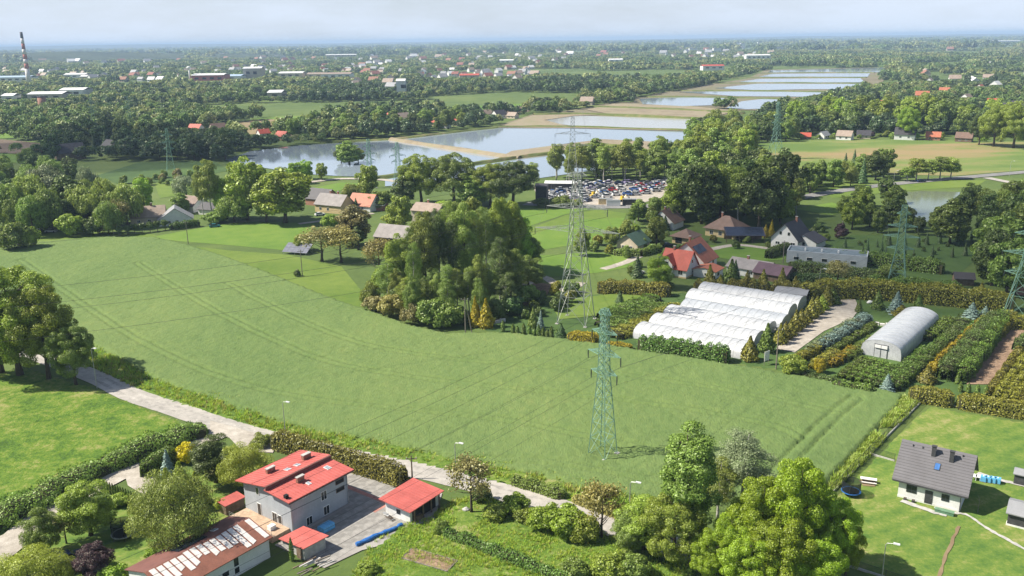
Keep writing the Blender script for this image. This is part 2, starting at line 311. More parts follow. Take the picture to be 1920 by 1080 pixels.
M['film'] = surf_mat('tunnel_film', [(.2, (.38, .39, .41)), (.8, (.52, .53, .545))], ((.5, .5), (3, .5)), .35, .25, 1.5, .1, spec=.5)
M['grey_film'] = surf_mat('grey_tunnel_film', [(.2, (.33, .35, .38)), (.8, (.45, .47, .50))], ((.4, .5), (3, .5)), .3, .3, 1.5, .12, spec=.6)

# ------------------------------------------------------------------ numpy noise
_rng = np.random.default_rng(5); _lat = _rng.random((256, 256))
def vnoise(X, Y):
    xi = np.floor(X).astype(int); yi = np.floor(Y).astype(int); fx = X - xi; fy = Y - yi; fx = fx * fx * (3 - 2 * fx); fy = fy * fy * (3 - 2 * fy)
    a = _lat[xi % 256, yi % 256]; b = _lat[(xi + 1) % 256, yi % 256]; c = _lat[xi % 256, (yi + 1) % 256]; d = _lat[(xi + 1) % 256, (yi + 1) % 256]
    return (a + (b - a) * fx) * (1 - fy) + (c + (d - c) * fx) * fy
def fbm(X, Y, s, o=3): return sum(vnoise(X / s * 2 ** k + 17 * k, Y / s * 2 ** k + 5 * k) / 2 ** k for k in range(o)) / sum(1 / 2 ** k for k in range(o))
def path_dist(X, Y, pts):
    d = np.full(X.shape, 1e9)
    for a, b in zip(pts[:-1], pts[1:]):
        ax, ay, bx, by = a[0], a[1], b[0], b[1]; L = (bx - ax) ** 2 + (by - ay) ** 2 + 1e-9
        t = np.clip(((X - ax) * (bx - ax) + (Y - ay) * (by - ay)) / L, 0, 1)
        d = np.minimum(d, np.hypot(X - ax - t * (bx - ax), Y - ay - t * (by - ay)))
    return d
def smooth_path(pts, k=4):
    P = [Vector((p[0], p[1], 0)) for p in pts]; out = []
    for i in range(len(P) - 1):
        p0, p1, p2, p3 = P[max(i - 1, 0)], P[i], P[i + 1], P[min(i + 2, len(P) - 1)]
        for j in range(k):
            t = j / k; out.append(.5 * ((2 * p1) + (p2 - p0) * t + (2 * p0 - 5 * p1 + 4 * p2 - p3) * t * t + (3 * p1 - p0 - 3 * p2 + p3) * t ** 3))
    return out + [P[-1]]

# ------------------------------------------------------------------ the setting
def structure(o, label=None): return tag(o, label, None, None, 'structure')
def patch(name, pts, mat, z, label=None, kind='structure', world_pts=False):
    P = pts if world_pts else GP(pts)
    me = bpy.data.meshes.new(name); me.from_pydata([(p[0], p[1], z) for p in P], [], [tuple(range(len(P)))]); me.materials.append(mat)
    o = link(bpy.data.objects.new(name, me)); me.update()
    if me.polygons[0].normal.z < 0: me.flip_normals()
    return tag(o, label, None, None, kind)
def strip(name, pts, width, mat, z, label=None, world_pts=False, jitter=.12, seed=1):
    """a road or track: a ribbon of uneven width along a path."""
    P = smooth_path(pts if world_pts else [W(*p) for p in pts], 6); rnd = random.Random(seed); L = []; Rr = []
    for i, p in enumerate(P):
        d = (P[min(i + 1, len(P) - 1)] - P[max(i - 1, 0)]).normalized(); n = Vector((-d.y, d.x, 0)); w = width[i * (len(width) - 1) // max(1, len(P) - 1)] if isinstance(width, (list, tuple)) else width
        L.append(p + n * (w / 2 + rnd.uniform(-jitter, jitter))); Rr.append(p - n * (w / 2 + rnd.uniform(-jitter, jitter)))
    v = [(p.x, p.y, z) for p in L] + [(p.x, p.y, z) for p in Rr]; k = len(P)
    me = bpy.data.meshes.new(name); me.from_pydata(v, [], [(k + i, k + i + 1, i + 1, i) for i in range(k - 1)]); me.materials.append(mat)
    return structure(link(bpy.data.objects.new(name, me)), label)
def relief(name, P, mat, res, hfun, kind='structure', label=None, edge=-.12, fade=1):
    """a sheet of ground or crop with real relief: a grid cut to a polygon, its rim brought down to the ground."""
    xs = [p[0] for p in P]; ys = [p[1] for p in P]
    gx = np.arange(min(xs), max(xs) + res, res); gy = np.arange(min(ys), max(ys) + res, res); X, Y = np.meshgrid(gx, gy, indexing='ij')
    inside = inpoly_np(X, Y, P)
    cell = inside[:-1, :-1] & inside[1:, :-1] & inside[:-1, 1:] & inside[1:, 1:]
    full = np.zeros(X.shape, int); full[:-1, :-1] += cell; full[1:, :-1] += cell; full[:-1, 1:] += cell; full[1:, 1:] += cell
    Z = hfun(X, Y); Z = np.where(full < 4, edge, Z)
    jx = (_rng.random(X.shape) - .5) * res * .5; jy = (_rng.random(X.shape) - .5) * res * .5
    idx = -np.ones(X.shape, int); use = full > 0; idx[use] = np.arange(use.sum())
    V = np.stack([(X + jx)[use], (Y + jy)[use], Z[use]], 1)
    i, j = np.nonzero(cell); Q = np.stack([idx[i, j], idx[i + 1, j], idx[i + 1, j + 1], idx[i, j + 1]], 1)
    o = link(bpy.data.objects.new(name, fast_mesh(name, V, Q, mat))); o.data.polygons.foreach_set('use_smooth', [True] * len(o.data.polygons)); return tag(o, label, None, None, kind)

# base ground: one sheet in rings out to the horizon
rad = [0, 20, 45, 80, 120, 170, 240, 330, 450, 600, 800, 1100, 1500, 2100, 3000, 4300, 6200, 9000, 13000, 19000, 28000, 40000]; NS = 96
gv = [(0, 0, 0)]; gf = []
for r in rad[1:]:
    gv += [(r * math.cos(2 * math.pi * k / NS), r * math.sin(2 * math.pi * k / NS), 0) for k in range(NS)]
gf += [(0, 1 + k, 1 + (k + 1) % NS) for k in range(NS)]
for i in range(len(rad) - 2):
    a, b = 1 + i * NS, 1 + (i + 1) * NS
    gf += [(a + k, b + k, b + (k + 1) % NS, a + (k + 1) % NS) for k in range(NS)]
gm = bpy.data.meshes.new('ground'); gm.from_pydata(gv, [], gf); gm.materials.append(M['ground']); structure(link(bpy.data.objects.new('ground', gm)), 'green grassy ground of the valley floor')

# low hills on the horizon
def ridge(name, label, pts, depth, mat):
    """pts: (photo x, photo y of the crest) at a given distance; a long mound."""
    v = []; rows = []
    for x, y, D in pts:
        d = ray(x, y); cx = d[0] / d[1] * D; hz = max(8, CAM_H + d[2] / d[1] * D)
        rows.append((cx, D, hz))
    prof = [(-1, 0), (-.6, .45), (-.25, .9), (0, 1), (.3, .85), (1, 0)]
    for cx, D, hz in rows:
        for q, h in prof: v.append((cx * (1 + q * depth / D), D + q * depth, hz * h - 2))
    k = len(prof); f = [(i * k + j, (i + 1) * k + j, (i + 1) * k + j + 1, i * k + j + 1) for i in range(len(rows) - 1) for j in range(k - 1)]
    me = bpy.data.meshes.new(name); me.from_pydata(v, [], f); me.materials.append(mat); me.polygons.foreach_set('use_smooth', [True] * len(f)); me.update()
    if me.polygons[0].normal.z < 0: me.flip_normals()
    return structure(link(bpy.data.objects.new(name, me)), label)
M['hill'] = surf_mat('hill_forest', [(.3, (.016, .030, .012)), (.7, (.045, .065, .025))], ((.004, .4), (.03, .6)), .95)
ridge('hills', 'low wooded hill behind the striped chimney', [(-200, 100, 4200), (60, 98, 4300), (140, 95.5, 4400), (200, 96.5, 4500), (300, 99, 4600), (420, 99.5, 4600), (560, 101, 4600)], 700, M['hill'])
ridge('hills', 'blue wooded ridge closing the plain along the horizon', [(-300, 89, 16000), (0, 87.3, 16000), (250, 83, 16500), (420, 82, 17000), (600, 81.5, 17000), (850, 77.5, 17000), (980, 75.5, 17000), (1100, 75.5, 17000), (1250, 73, 17000), (1400, 70, 17000), (1500, 67.5, 17000), (1650, 66.5, 17000), (1800, 64, 17000), (2000, 62, 17000), (2300, 59, 17000)], 2500, M['hill'])

# ponds, reed beds and dikes
PONDS = {
    'near': [(425, 300), (470, 284), (560, 273), (650, 268), (735, 263), (800, 275), (880, 287), (945, 297), (890, 306), (770, 324), (713, 333), (640, 331), (560, 326), (500, 316), (440, 312)],
    'main': [(742, 261), (840, 250), (925, 240), (1080, 241), (1300, 247), (1290, 272), (1130, 262), (1060, 270), (975, 285), (945, 290), (880, 279), (800, 269)],
    'strip': [(722, 337), (775, 329), (895, 311), (980, 298), (1075, 287), (1112, 275), (1300, 285), (1250, 300), (1010, 335), (800, 345), (722, 350)],
    'upper': [(1022, 224), (1078, 217), (1320, 224), (1310, 245), (1180, 243), (1080, 237), (1040, 232)],
    'beyond_a': [(1198, 186), (1280, 183), (1360, 184), (1345, 198), (1280, 200), (1205, 196)], 'beyond_b': [(1362, 203), (1390, 191), (1433, 186), (1470, 188), (1450, 204), (1400, 206)],
    'beyond_c': [(1270, 173), (1380, 172), (1477, 172.5), (1575, 174), (1565, 183), (1493, 182), (1380, 181)], 'beyond_d': [(1340, 166), (1420, 157.5), (1513, 158), (1617, 158), (1612, 168), (1513, 168), (1420, 170)],
    'beyond_e': [(1385, 154), (1423, 148.5), (1613, 147), (1622, 155), (1423, 155.5)], 'beyond_f': [(1423, 144.5), (1447, 139), (1632, 137.5), (1627, 144.5)], 'beyond_g': [(1440, 136.5), (1445, 132.5), (1663, 127), (1653, 136)],
    'far_lake': [(432, 91.5), (480, 90), (560, 89), (650, 90), (700, 90.5), (690, 92.3), (600, 92.6), (560, 93), (480, 92)],
    'right': [(1692, 362), (1730, 359), (1800, 361), (1796, 378), (1775, 398), (1745, 420), (1712, 405)],
}
PLAB = {'near': 'blue pond behind the big trees with a wooded islet', 'main': 'wide blue pond in the middle distance with reedy shore', 'strip': 'narrow strip of water below the grassy dike', 'upper': 'shallow pond beyond the wide blue pond', 'right': 'green pond below the main road',
        'far_lake': 'pale lake line near the horizon', 'beyond_a': 'nearest left pond of the far fish ponds', 'beyond_b': 'small triangular fish pond behind the tree belt', 'beyond_c': 'long narrow second fish pond', 'beyond_d': 'broad third fish pond', 'beyond_e': 'fourth fish pond with tree clumps', 'beyond_f': 'thin fifth fish pond', 'beyond_g': 'farthest thin fish pond'}
for k, p in PONDS.items():
    far = k.startswith('beyond') or k == 'far_lake'
    patch('pond', p, M['green_water'] if k == 'right' else M['marsh_water'] if k == 'upper' else M['water'], .6 if far else .25, PLAB[k])
REEDS = [([(935, 297), (960, 284), (1060, 271), (1130, 262), (1295, 270), (1280, 284), (1150, 288), (1040, 284), (965, 298)], 'tan reed bed along the near shore of the wide pond'),
         ([(930, 240), (1000, 217), (1110, 212), (1130, 216), (1078, 218), (1020, 226), (1060, 236), (1180, 242), (1305, 243), (1300, 247), (1080, 241)], 'tan mud and reeds round the shallow pond'),
         ([(1100, 207), (1150, 195), (1290, 199), (1380, 209), (1330, 222), (1150, 216)], 'broad flat tan reed field between ponds')]
for i, (p, l) in enumerate(REEDS): patch('reed_bed', p, M['reed'], .45 + .06 * i, l, 'stuff')
M['mud'] = surf_mat('pond_mud', [(.2, (.13, .115, .07)), (.5, (.19, .165, .11)), (.85, (.13, .145, .055))], ((.008, .5), (.05, .4), (.4, .2)), .95)
patch('mud_flat', [(915, 302), (1060, 292), (1310, 286), (1330, 225), (1390, 208), (1290, 194), (1150, 191), (1090, 204), (1000, 214), (925, 238), (740, 258), (735, 264), (800, 276), (880, 288)], M['mud'], .12, 'brown banks and mud round the wide pond')
patch('mud_flat', [(1185, 202), (1290, 206), (1480, 208), (1580, 186), (1645, 168), (1675, 126), (1436, 131), (1400, 148), (1330, 158), (1190, 183)], M['mud'], .3, 'brown muddy banks between the far fish ponds')
def dike(pts, w, h, mat, label, name='dike'):
    P = smooth_path([W(*p) for p in pts], 5); v = []; k = 5; rnd = random.Random(len(pts))
    for i, p in enumerate(P):
        d = (P[min(i + 1, len(P) - 1)] - P[max(i - 1, 0)]).normalized(); n = Vector((-d.y, d.x, 0))
        for q, z in ((-1, 0), (-.45, .85), (0, 1), (.45, .85), (1, 0)): v.append(p + n * (q * w * rnd.uniform(.42, .58)) + Vector((0, 0, .02 + z * h * rnd.uniform(.8, 1.15))))
    f = [(i * k + j, (i + 1) * k + j, (i + 1) * k + j + 1, i * k + j + 1) for i in range(len(P) - 1) for j in range(k - 1)]
    me = bpy.data.meshes.new(name); me.from_pydata([tuple(x) for x in v], [], f); me.materials.append(mat); me.update()
    if me.polygons[0].normal.z < 0: me.flip_normals()
    return structure(link(bpy.data.objects.new(name, me)), label)
dike([(735, 263), (800, 273), (880, 285), (940, 294), (975, 297)], 7, 2.0, M['reed'], 'reedy brown dike between the near and wide ponds')
dike([(690, 338), (770, 326), (890, 308), (973, 296), (1070, 284), (1112, 272), (1200, 280)], 6, 1.6, M['dike'], 'green grassy dike above the narrow water strip')
dike([(925, 239), (1080, 239), (1300, 246)], 6, 1.5, M['dike'], 'low dike behind the wide pond')
dike([(600, 268), (735, 262), (840, 250), (930, 240)], 9, 1.4, M['dike'], 'grassy bank along the far shore of the ponds')
dike([(1000, 216), (1110, 215), (1320, 223), (1390, 212)], 10, 2.0, M['dike'], 'brown bank beyond the shallow pond')
for i, (a, b) in enumerate((((1090, 200), (1390, 212)), ((1190, 182), (1480, 186)), ((1260, 171), (1580, 173.2)), ((1330, 157), (1620, 157)), ((1370, 147), (1625, 146)), ((1410, 138), (1640, 137)))):
    dike([a, ((a[0] + b[0]) / 2, (a[1] + b[1]) / 2 - 1), b], 14, 1.6, M['dike'], ordinal(i + 1) + ' low dark bank across the far fish ponds')

# distant and middle-distance fields
FIELDS = [
    ('soil_field', [(395, 243), (420, 232), (500, 224), (605, 224), (600, 240), (520, 250), (430, 254)], 'bare tan field left of the ponds', .2), ('green_field', [(470, 222), (540, 218), (612, 217), (606, 224), (500, 224)], 'thin green strip above the tan field', .26),
    ('ploughed', [(-40, 258), (40, 265), (140, 277), (135, 293), (60, 290), (-40, 285)], 'dark ploughed field at the far left', .2), ('green_field', [(-40, 288), (60, 290), (130, 296), (100, 312), (-40, 300)], 'dark green strip below the ploughed field', .24),
    ('soil_field', [(150, 245), (200, 232), (245, 226), (250, 236), (215, 252), (160, 252)], 'small tan field among the left trees', .2), ('green_field', [(-20, 250), (40, 247), (120, 240), (120, 248), (40, 258), (-20, 262)], 'small bright field at the left edge', .3),
    ('green_field', [(800, 217), (830, 206), (870, 200), (990, 194), (1010, 199), (930, 212), (850, 222)], 'light green field beside the pond houses', .2), ('ploughed', [(890, 208), (960, 200), (1005, 200), (990, 210), (920, 216)], 'brown strip in the field by the pond', .28),
    ('green_field', [(1085, 183), (1120, 173), (1165, 168), (1160, 178), (1125, 188), (1090, 190)], 'green clearing in the far tree belt', .3),
    ('pink_field', [(1388, 276), (1480, 264), (1700, 262), (1930, 266), (1960, 316), (1790, 330), (1650, 327), (1530, 322), (1440, 305)], 'pinkish and green field in front of the summer houses', .12),
    ('green_field', [(1800, 117), (1860, 114), (1960, 112), (1960, 123), (1880, 121)], 'pale field far on the right', .6), ('green_field', [(280, 445), (420, 420), (520, 416), (590, 420), (570, 455), (540, 470), (430, 460), (330, 452)], 'bright green plot behind the crop field', .06),
    ('dry_grass', [(330, 458), (430, 470), (540, 478), (640, 500), (690, 560), (690, 590), (620, 560), (520, 520), (420, 482)], 'olive meadow strip along the far edge of the crop', .07), ('dry_grass', [(60, 440), (150, 432), (290, 440), (300, 450), (190, 452), (60, 460)], 'yellow green grass at the far left corner of the crop', .07),
    ('green_field', [(972, 386), (1040, 384), (1110, 392), (1060, 402), (990, 425), (975, 430)], 'dark green field below the car yard', .06), ('dry_grass', [(985, 432), (1060, 404), (1120, 393), (1175, 400), (1172, 408), (1085, 412), (1000, 440)], 'pale grass strip crossing the green field', .08),
    ('green_field', [(990, 440), (1085, 412), (1172, 408), (1160, 430), (1165, 445), (1100, 455), (1010, 470)], 'bright green field behind the big pylon', .07), ('green_field', [(1005, 480), (1100, 474), (1195, 478), (1185, 500), (1120, 512), (1020, 520)], 'bright lawn between copse and hedge', .07),
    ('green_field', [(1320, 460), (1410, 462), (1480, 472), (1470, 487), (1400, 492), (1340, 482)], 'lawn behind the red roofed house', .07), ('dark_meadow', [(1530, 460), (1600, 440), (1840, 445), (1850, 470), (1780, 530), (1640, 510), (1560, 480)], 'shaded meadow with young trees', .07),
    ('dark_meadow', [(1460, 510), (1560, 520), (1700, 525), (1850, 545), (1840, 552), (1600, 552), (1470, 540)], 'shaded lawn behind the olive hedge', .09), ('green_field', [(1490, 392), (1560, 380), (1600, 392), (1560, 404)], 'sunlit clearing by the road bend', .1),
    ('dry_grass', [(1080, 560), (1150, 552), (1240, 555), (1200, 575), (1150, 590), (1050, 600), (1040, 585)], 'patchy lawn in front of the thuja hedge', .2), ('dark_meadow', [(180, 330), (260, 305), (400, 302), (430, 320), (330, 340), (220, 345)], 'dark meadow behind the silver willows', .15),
    ('green_field', [(590, 352), (640, 342), (680, 345), (650, 356), (600, 362)], 'green plot by the pond track', .1), ('dry_grass', [(290, 345), (340, 335), (400, 340), (350, 365), (300, 372)], 'yellow grass beyond the tan roofed house', .12),
    ('dry_grass', [(1535, 345), (1700, 338), (1850, 338), (1830, 350), (1700, 358), (1560, 372)], 'grass verge between road and green pond', .1),
]
for mt, p, lab, z in FIELDS: patch('field', p, M[mt], z, lab)

# roads and tracks
strip('road', [(-60, 640), (60, 664), (180, 708), (245, 740), (330, 768), (400, 792), (470, 813), (540, 831), (620, 849), (700, 864), (790, 884), (880, 905), (960, 928), (1040, 950), (1120, 978), (1250, 1022), (1400, 1068), (1540, 1100)], 5.2, M['asphalt'], .1, 'pale worn lane running between the crop and the houses')
LANE = [(60, 664), (180, 708), (245, 740), (330, 768), (400, 792), (470, 813), (540, 831), (620, 849), (700, 864), (790, 884), (880, 905), (960, 928), (1040, 950), (1120, 978), (1250, 1022), (1400, 1068)]
M['worn'] = surf_mat('worn_asphalt', [(.15, (.25, .235, .215)), (.5, (.35, .33, .30)), (.85, (.45, .42, .385))], ((.15, .4), (.9, .4), (5, .3)), .85, contrast=4.0, stretch=((1, 1, 1), 0))
for sd, lab in ((-.95, 'left worn wheel track along the lane'), (.95, 'right worn wheel track along the lane')):
    Q = [W(*q) for q in LANE]; strip('wheel_track', [q + Vector((-(Q[min(i + 1, len(Q) - 1)] - Q[max(i - 1, 0)]).normalized().y, (Q[min(i + 1, len(Q) - 1)] - Q[max(i - 1, 0)]).normalized().x, 0)) * sd for i, q in enumerate(Q)], .75, M['worn'], .106, lab, True, .18, 3)
patch('track', [(395, 790), (440, 802), (520, 826), (512, 850), (455, 848), (430, 822), (392, 812)], M['gravel'], .165, 'gravel apron where the drive meets the lane')
strip('track', [(-60, 1075), (10, 1025), (85, 968), (150, 930), (220, 895), (290, 868), (350, 845), (400, 820), (440, 806)], [6, 5, 4.2, 3.8, 3.8, 4, 4], M['gravel'], .17, 'gravel drive beside the long bramble bank')
patch('track', [(235, 895), (285, 880), (298, 905), (270, 930), (240, 912)], M['gravel'], .176, 'small gravel turning place by the thuja hedge')
strip('road', [(1480, 376), (1540, 364), (1620, 352), (1690, 344), (1800, 334), (1980, 318)], 7, M['dark_asphalt'], .25, 'main road passing the green pond')
strip('road', [(1850, 334), (1890, 342), (1960, 356)], 5, M['asphalt'], .28, 'side road joining the main road')
strip('road', [(985, 382), (1060, 386), (1150, 388), (1230, 386)], 8, M['dark_asphalt'], .14, 'grey road in front of the car yard')
strip('track', [(1260, 478), (1320, 470), (1380, 460), (1440, 466), (1490, 472)], 3.2, M['gravel'], .11, 'pale drive to the white gabled house')
strip('track', [(560, 420), (620, 412), (700, 400)], 3, M['gravel'], .1, 'pale track beside the farm houses'); strip('track', [(985, 535), (1020, 520), (1060, 545), (1090, 530)], 3, M['gravel'], .1, 'pale path behind the copse')
strip('track', [(1130, 505), (1165, 495), (1200, 480)], 3, M['gravel'], .1, 'pale path across the bright lawn'); strip('track', [(560, 345), (640, 336), (720, 338), (760, 345)], 5, M['gravel'], .3, 'pale track along the pond')
patch('yard', [(1455, 655), (1480, 628), (1525, 600), (1548, 578), (1560, 560), (1602, 560), (1612, 580), (1598, 598), (1545, 622), (1490, 662)], M['gravel'], .2, 'gravel drive between tunnels and nursery rows')
patch('yard', [(1000, 350), (1060, 340), (1260, 338), (1270, 362), (1190, 385), (1070, 392), (1040, 385), (1010, 378)], M['gravel'], .12, 'pale gravel ground of the car yard')
patch('bare_plot', [(1812, 722), (1850, 660), (1875, 622), (1940, 612), (1925, 660), (1870, 722)], M['mulch'], .2, 'brown mulched plot in the nursery'); patch('bare_plot', [(1160, 592), (1215, 560), (1240, 555), (1235, 562), (1180, 595)], M['mulch'], .22, 'strip of reddish soil beside the thuja field')
patch('bare_plot', [(960, 560), (1005, 530), (1040, 535), (1020, 560), (985, 575)], M['mulch'], .22, 'reddish cleared ground behind the copse')

# foreground grass with relief
MEADOW = GP([(-120, 700), (60, 690), (170, 722), (240, 748), (330, 782), (392, 806), (330, 830), (220, 880), (110, 935), (0, 985), (-120, 1040)])
relief('meadow', MEADOW, M['meadow'], .8, lambda X, Y: .10 + .25 * fbm(X, Y, 6) * fbm(X, Y, 25, 2) + .12 * fbm(X, Y, 1.6, 2), label='bright green meadow left of the lane')
LAWN = GP([(1552, 932), (1640, 842), (1732, 756), (1930, 790), (2050, 812), (2050, 1130), (1700, 1130), (1590, 1070), (1540, 990)])
relief('lawn', LAWN, M['lawn'], .9, lambda X, Y: .06 + .05 * fbm(X, Y, 3), label='mown lawn round the grey roofed house')
ROUGH = GP([(640, 1110), (690, 1030), (740, 985), (800, 975), (850, 940), (900, 930), (960, 945), (1040, 966), (1120, 995), (1250, 1040), (1390, 1088), (1390, 1110)])
relief('rough_grass', ROUGH, M['rough'], .7, lambda X, Y: .07 + .3 * fbm(X, Y, 5) * fbm(X, Y, 14, 2) + .12 * fbm(X, Y, 1.5, 2), label='rough grass between the lane and the vegetable bed')
GARDEN = GP([(60, 1010), (150, 950), (240, 935), (290, 905), (330, 880), (450, 850), (460, 960), (420, 985), (300, 1040), (240, 1110), (20, 1110)])
relief('garden', GARDEN, M['lawn'], .8, lambda X, Y: .065 + .08 * fbm(X, Y, 3), label='sunny garden lawn round the trampoline')
relief('verge', [Vector(p) for p in GP([(60, 650), (180, 640), (280, 695), (420, 745), (560, 790), (760, 825), (900, 858), (1060, 895), (1260, 950), (1250, 1000), (1110, 962), (960, 920), (800, 880), (620, 842), (470, 806), (330, 762), (240, 730), (170, 695)])], M['rough'], .8, lambda X, Y: .045 + .35 * fbm(X, Y, 3) * fbm(X, Y, 15, 2), label='weedy verge between crop and lane')
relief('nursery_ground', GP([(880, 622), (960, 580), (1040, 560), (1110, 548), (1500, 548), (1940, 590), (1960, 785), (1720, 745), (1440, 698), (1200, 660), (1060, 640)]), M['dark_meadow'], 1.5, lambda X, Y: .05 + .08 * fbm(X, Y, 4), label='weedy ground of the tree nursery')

# the standing crop
FIELD_PX = [(-140, 500), (-60, 475), (0, 468), (70, 456), (190, 447), (290, 447), (340, 457), (420, 481), (520, 519), (600, 552), (645, 569), (710, 590), (775, 614), (840, 628), (930, 627), (975, 629), (1107, 644), (1207, 661), (1280, 671), (1447, 699), (1580, 720), (1660, 734), (1700, 746), (1690, 765),
            (1640, 818), (1590, 872), (1560, 905), (1530, 950), (1440, 962), (1300, 960), (1207, 942), (1140, 929), (1073, 917), (1007, 895), (907, 877), (840, 863), (740, 838), (640, 820), (567, 807), (500, 788), (400, 754), (300, 720), (262, 702), (200, 665), (150, 640), (40, 590), (-140, 560)]
FIELD = GP(FIELD_PX)
TRAMS = [[(40, 490), (160, 575), (260, 640), (400, 705), (560, 748), (760, 772), (950, 792), (1080, 818), (1230, 850), (1360, 880)], [(260, 497), (360, 560), (470, 620), (620, 682), (800, 714), (1000, 737), (1250, 765), (1440, 800), (1500, 825)], [(430, 535), (560, 602), (700, 652), (900, 682), (1150, 704), (1400, 742), (1570, 780)],
         [(1450, 900), (1520, 828), (1570, 780), (1605, 752)], [(850, 870), (1000, 868), (1150, 890), (1280, 910), (1440, 905)]]
def crop_height(X, Y):
    Z = .72 + .16 * fbm(X, Y, 2.2, 2) + .35 * (fbm(X, Y, 18, 3) - .5) + .22 * (_rng.random(X.shape) - .5)
    for t in TRAMS:
        P = smooth_path([W(*p) for p in t], 5)
        gap = 1.25 if t is TRAMS[3] else 1.0
        d = np.abs(path_dist(X, Y, P) - gap); Z -= (.75 if t is TRAMS[3] else .52) * np.exp(-(d / .28) ** 2) * (.55 + .6 * fbm(X, Y, 9, 2))
    q = W(1130, 852); d = np.hypot(X - q.x - 1, Y - q.y + 1.0); Z -= .5 * np.exp(-(d / 5.0) ** 4) * (.4 + 1.2 * fbm(X, Y, 3, 2))
    return np.maximum(Z, .08)
relief('field_crop', FIELD, M['crop'], .5, crop_height, 'stuff', 'pale green standing crop filling the big field', edge=.05)
# ------------------------------------------------------------------ foliage builders
M['twigs'] = surf_mat('hedge_twigs', [(.3, (.03, .032, .012)), (.7, (.055, .055, .022))], ((2, .5), (9, .5)), .95)
def cards(rng, pos, nrm, size, aspect=.7, jit=.5, tdir=None):
    """leaf-cluster faces: one rhombus per position, facing roughly along nrm."""
    n = len(pos); N = nrm + rng.normal(0, jit, (n, 3)); N /= np.linalg.norm(N, axis=1)[:, None] + 1e-9
    A = rng.normal(0, 1, (n, 3)) if tdir is None else np.tile(np.array(tdir, float), (n, 1)) + rng.normal(0, .35, (n, 3))
    T = np.cross(N, A) if tdir is None else A - N * (A * N).sum(1)[:, None]; T /= np.linalg.norm(T, axis=1)[:, None] + 1e-9; B = np.cross(N, T)
    s = (size * rng.uniform(.6, 1.4, n))[:, None]; T = T * s; B = B * s * aspect
    k = N * s * rng.uniform(-.25, .25, (n, 1))
    V = np.stack([pos + T, pos + B + k, pos - T, pos - B + k], 1).reshape(-1, 3)
    return V, np.arange(4 * n).reshape(n, 4)
def unit(rng, n):
    d = rng.normal(0, 1, (n, 3)); return d / np.linalg.norm(d, axis=1)[:, None]
def clump_crown(name, seed, ctr, R, Rz, K, n, size, mat, clump=.34, low=-.55, inner=.18, aspect=.7, tdir=None, egg=0.0):
    """crown made of many leafy clumps around an ellipsoid, gaps between them."""
    rng = np.random.default_rng(seed); d = unit(rng, K * 3); d = d[d[:, 2] > low][:K]; K = len(d)
    rr = rng.uniform(.5, 1.06, K)[:, None]; C = d * rr * np.array([R, R, Rz]) * (1 - clump * .8)
    if egg: C[:, :2] *= (1 - egg * (C[:, 2:3] / Rz))
    C += np.array(ctr); cr = R * clump * rng.uniform(.65, 1.25, K)
    w = cr ** 2; idx = rng.choice(K, n, p=w / w.sum()); dd = unit(rng, n); out = (C[idx] - np.array(ctr)); out /= np.linalg.norm(out, axis=1)[:, None] + 1e-6
    dd = dd + .55 * out + np.array([0, 0, .25]); dd /= np.linalg.norm(dd, axis=1)[:, None]
    rad = cr[idx][:, None] * np.where(rng.random((n, 1)) < inner, rng.uniform(.1, .8, (n, 1)), rng.uniform(.8, 1.18, (n, 1)))
    P = C[idx] + dd * rad * np.array([1, 1, .85])
    V, Q = cards(rng, P, dd, size, aspect, tdir=tdir); return fast_mesh(name, V, Q, mat)
def trunk_mesh(name, seed, h, r, limbs, reach, mat, crown0=.35, lean=.03, top=.9):
    rnd = random.Random(seed); mb = MB(); lx, ly = rnd.uniform(-lean, lean) * h, rnd.uniform(-lean, lean) * h
    pts = [Vector((lx * t * t, ly * t * t, h * top * t)) + Vector((rnd.uniform(-1, 1), rnd.uniform(-1, 1), 0)) * r * .5 * (t > 0) for t in (0, .12, .3, .5, .75, 1)]
    mb.tube(pts, [r * 1.35, r, r * .85, r * .62, r * .35, r * .08], 7)
    for k in range(limbs):
        t = crown0 + (top - crown0 - .1) * (k + rnd.random() * .6) / max(1, limbs); i = min(4, int(t / top * 5)); b = pts[i] + (pts[min(i + 1, 5)] - pts[i]) * .4; b = Vector((b.x, b.y, h * t))
        a = rnd.uniform(0, 6.28) + k * 2.4; ln = reach * rnd.uniform(.6, 1) * (1.1 - t * .6); up = rnd.uniform(.35, .9)
        e = b + Vector((math.cos(a) * ln, math.sin(a) * ln, ln * up)); mid = b + (e - b) * .5 + Vector((0, 0, -.06 * ln))
        mb.tube([b, mid, e], [r * .38, r * .24, r * .06], 5)
        e2 = mid + Vector((math.cos(a + .9) * ln * .45, math.sin(a + .9) * ln * .45, ln * .4)); mb.tube([mid, e2], [r * .2, r * .05], 4)
    return mb.mesh(name, mat, True)
def spruce_crown(name, seed, h, R, n, size, mat, base=.06):
    rng = np.random.default_rng(seed); t = 1 - np.sqrt(rng.uniform(0, 1, n)); lay = np.floor(t * 16) / 16; fr = (t - lay) * 16
    a = rng.uniform(0, 2 * np.pi, n); prof = (1 - lay) * (.82 + .18 * np.sin(a * 5 + lay * 40)) * (1 - .6 * fr)
    r = R * prof * np.where(rng.random(n) < .25, rng.uniform(.3, .9, n), rng.uniform(.85, 1.08, n)); z = h * (base + (1 - base) * (t - .012 * (r / R)))
    P = np.stack([np.cos(a) * r, np.sin(a) * r, z], 1); N = np.stack([np.cos(a), np.sin(a), np.full(n, .7)], 1); V, Q = cards(rng, P, N, size * (1 - .4 * t), .55, .35); return fast_mesh(name, V, Q, mat)
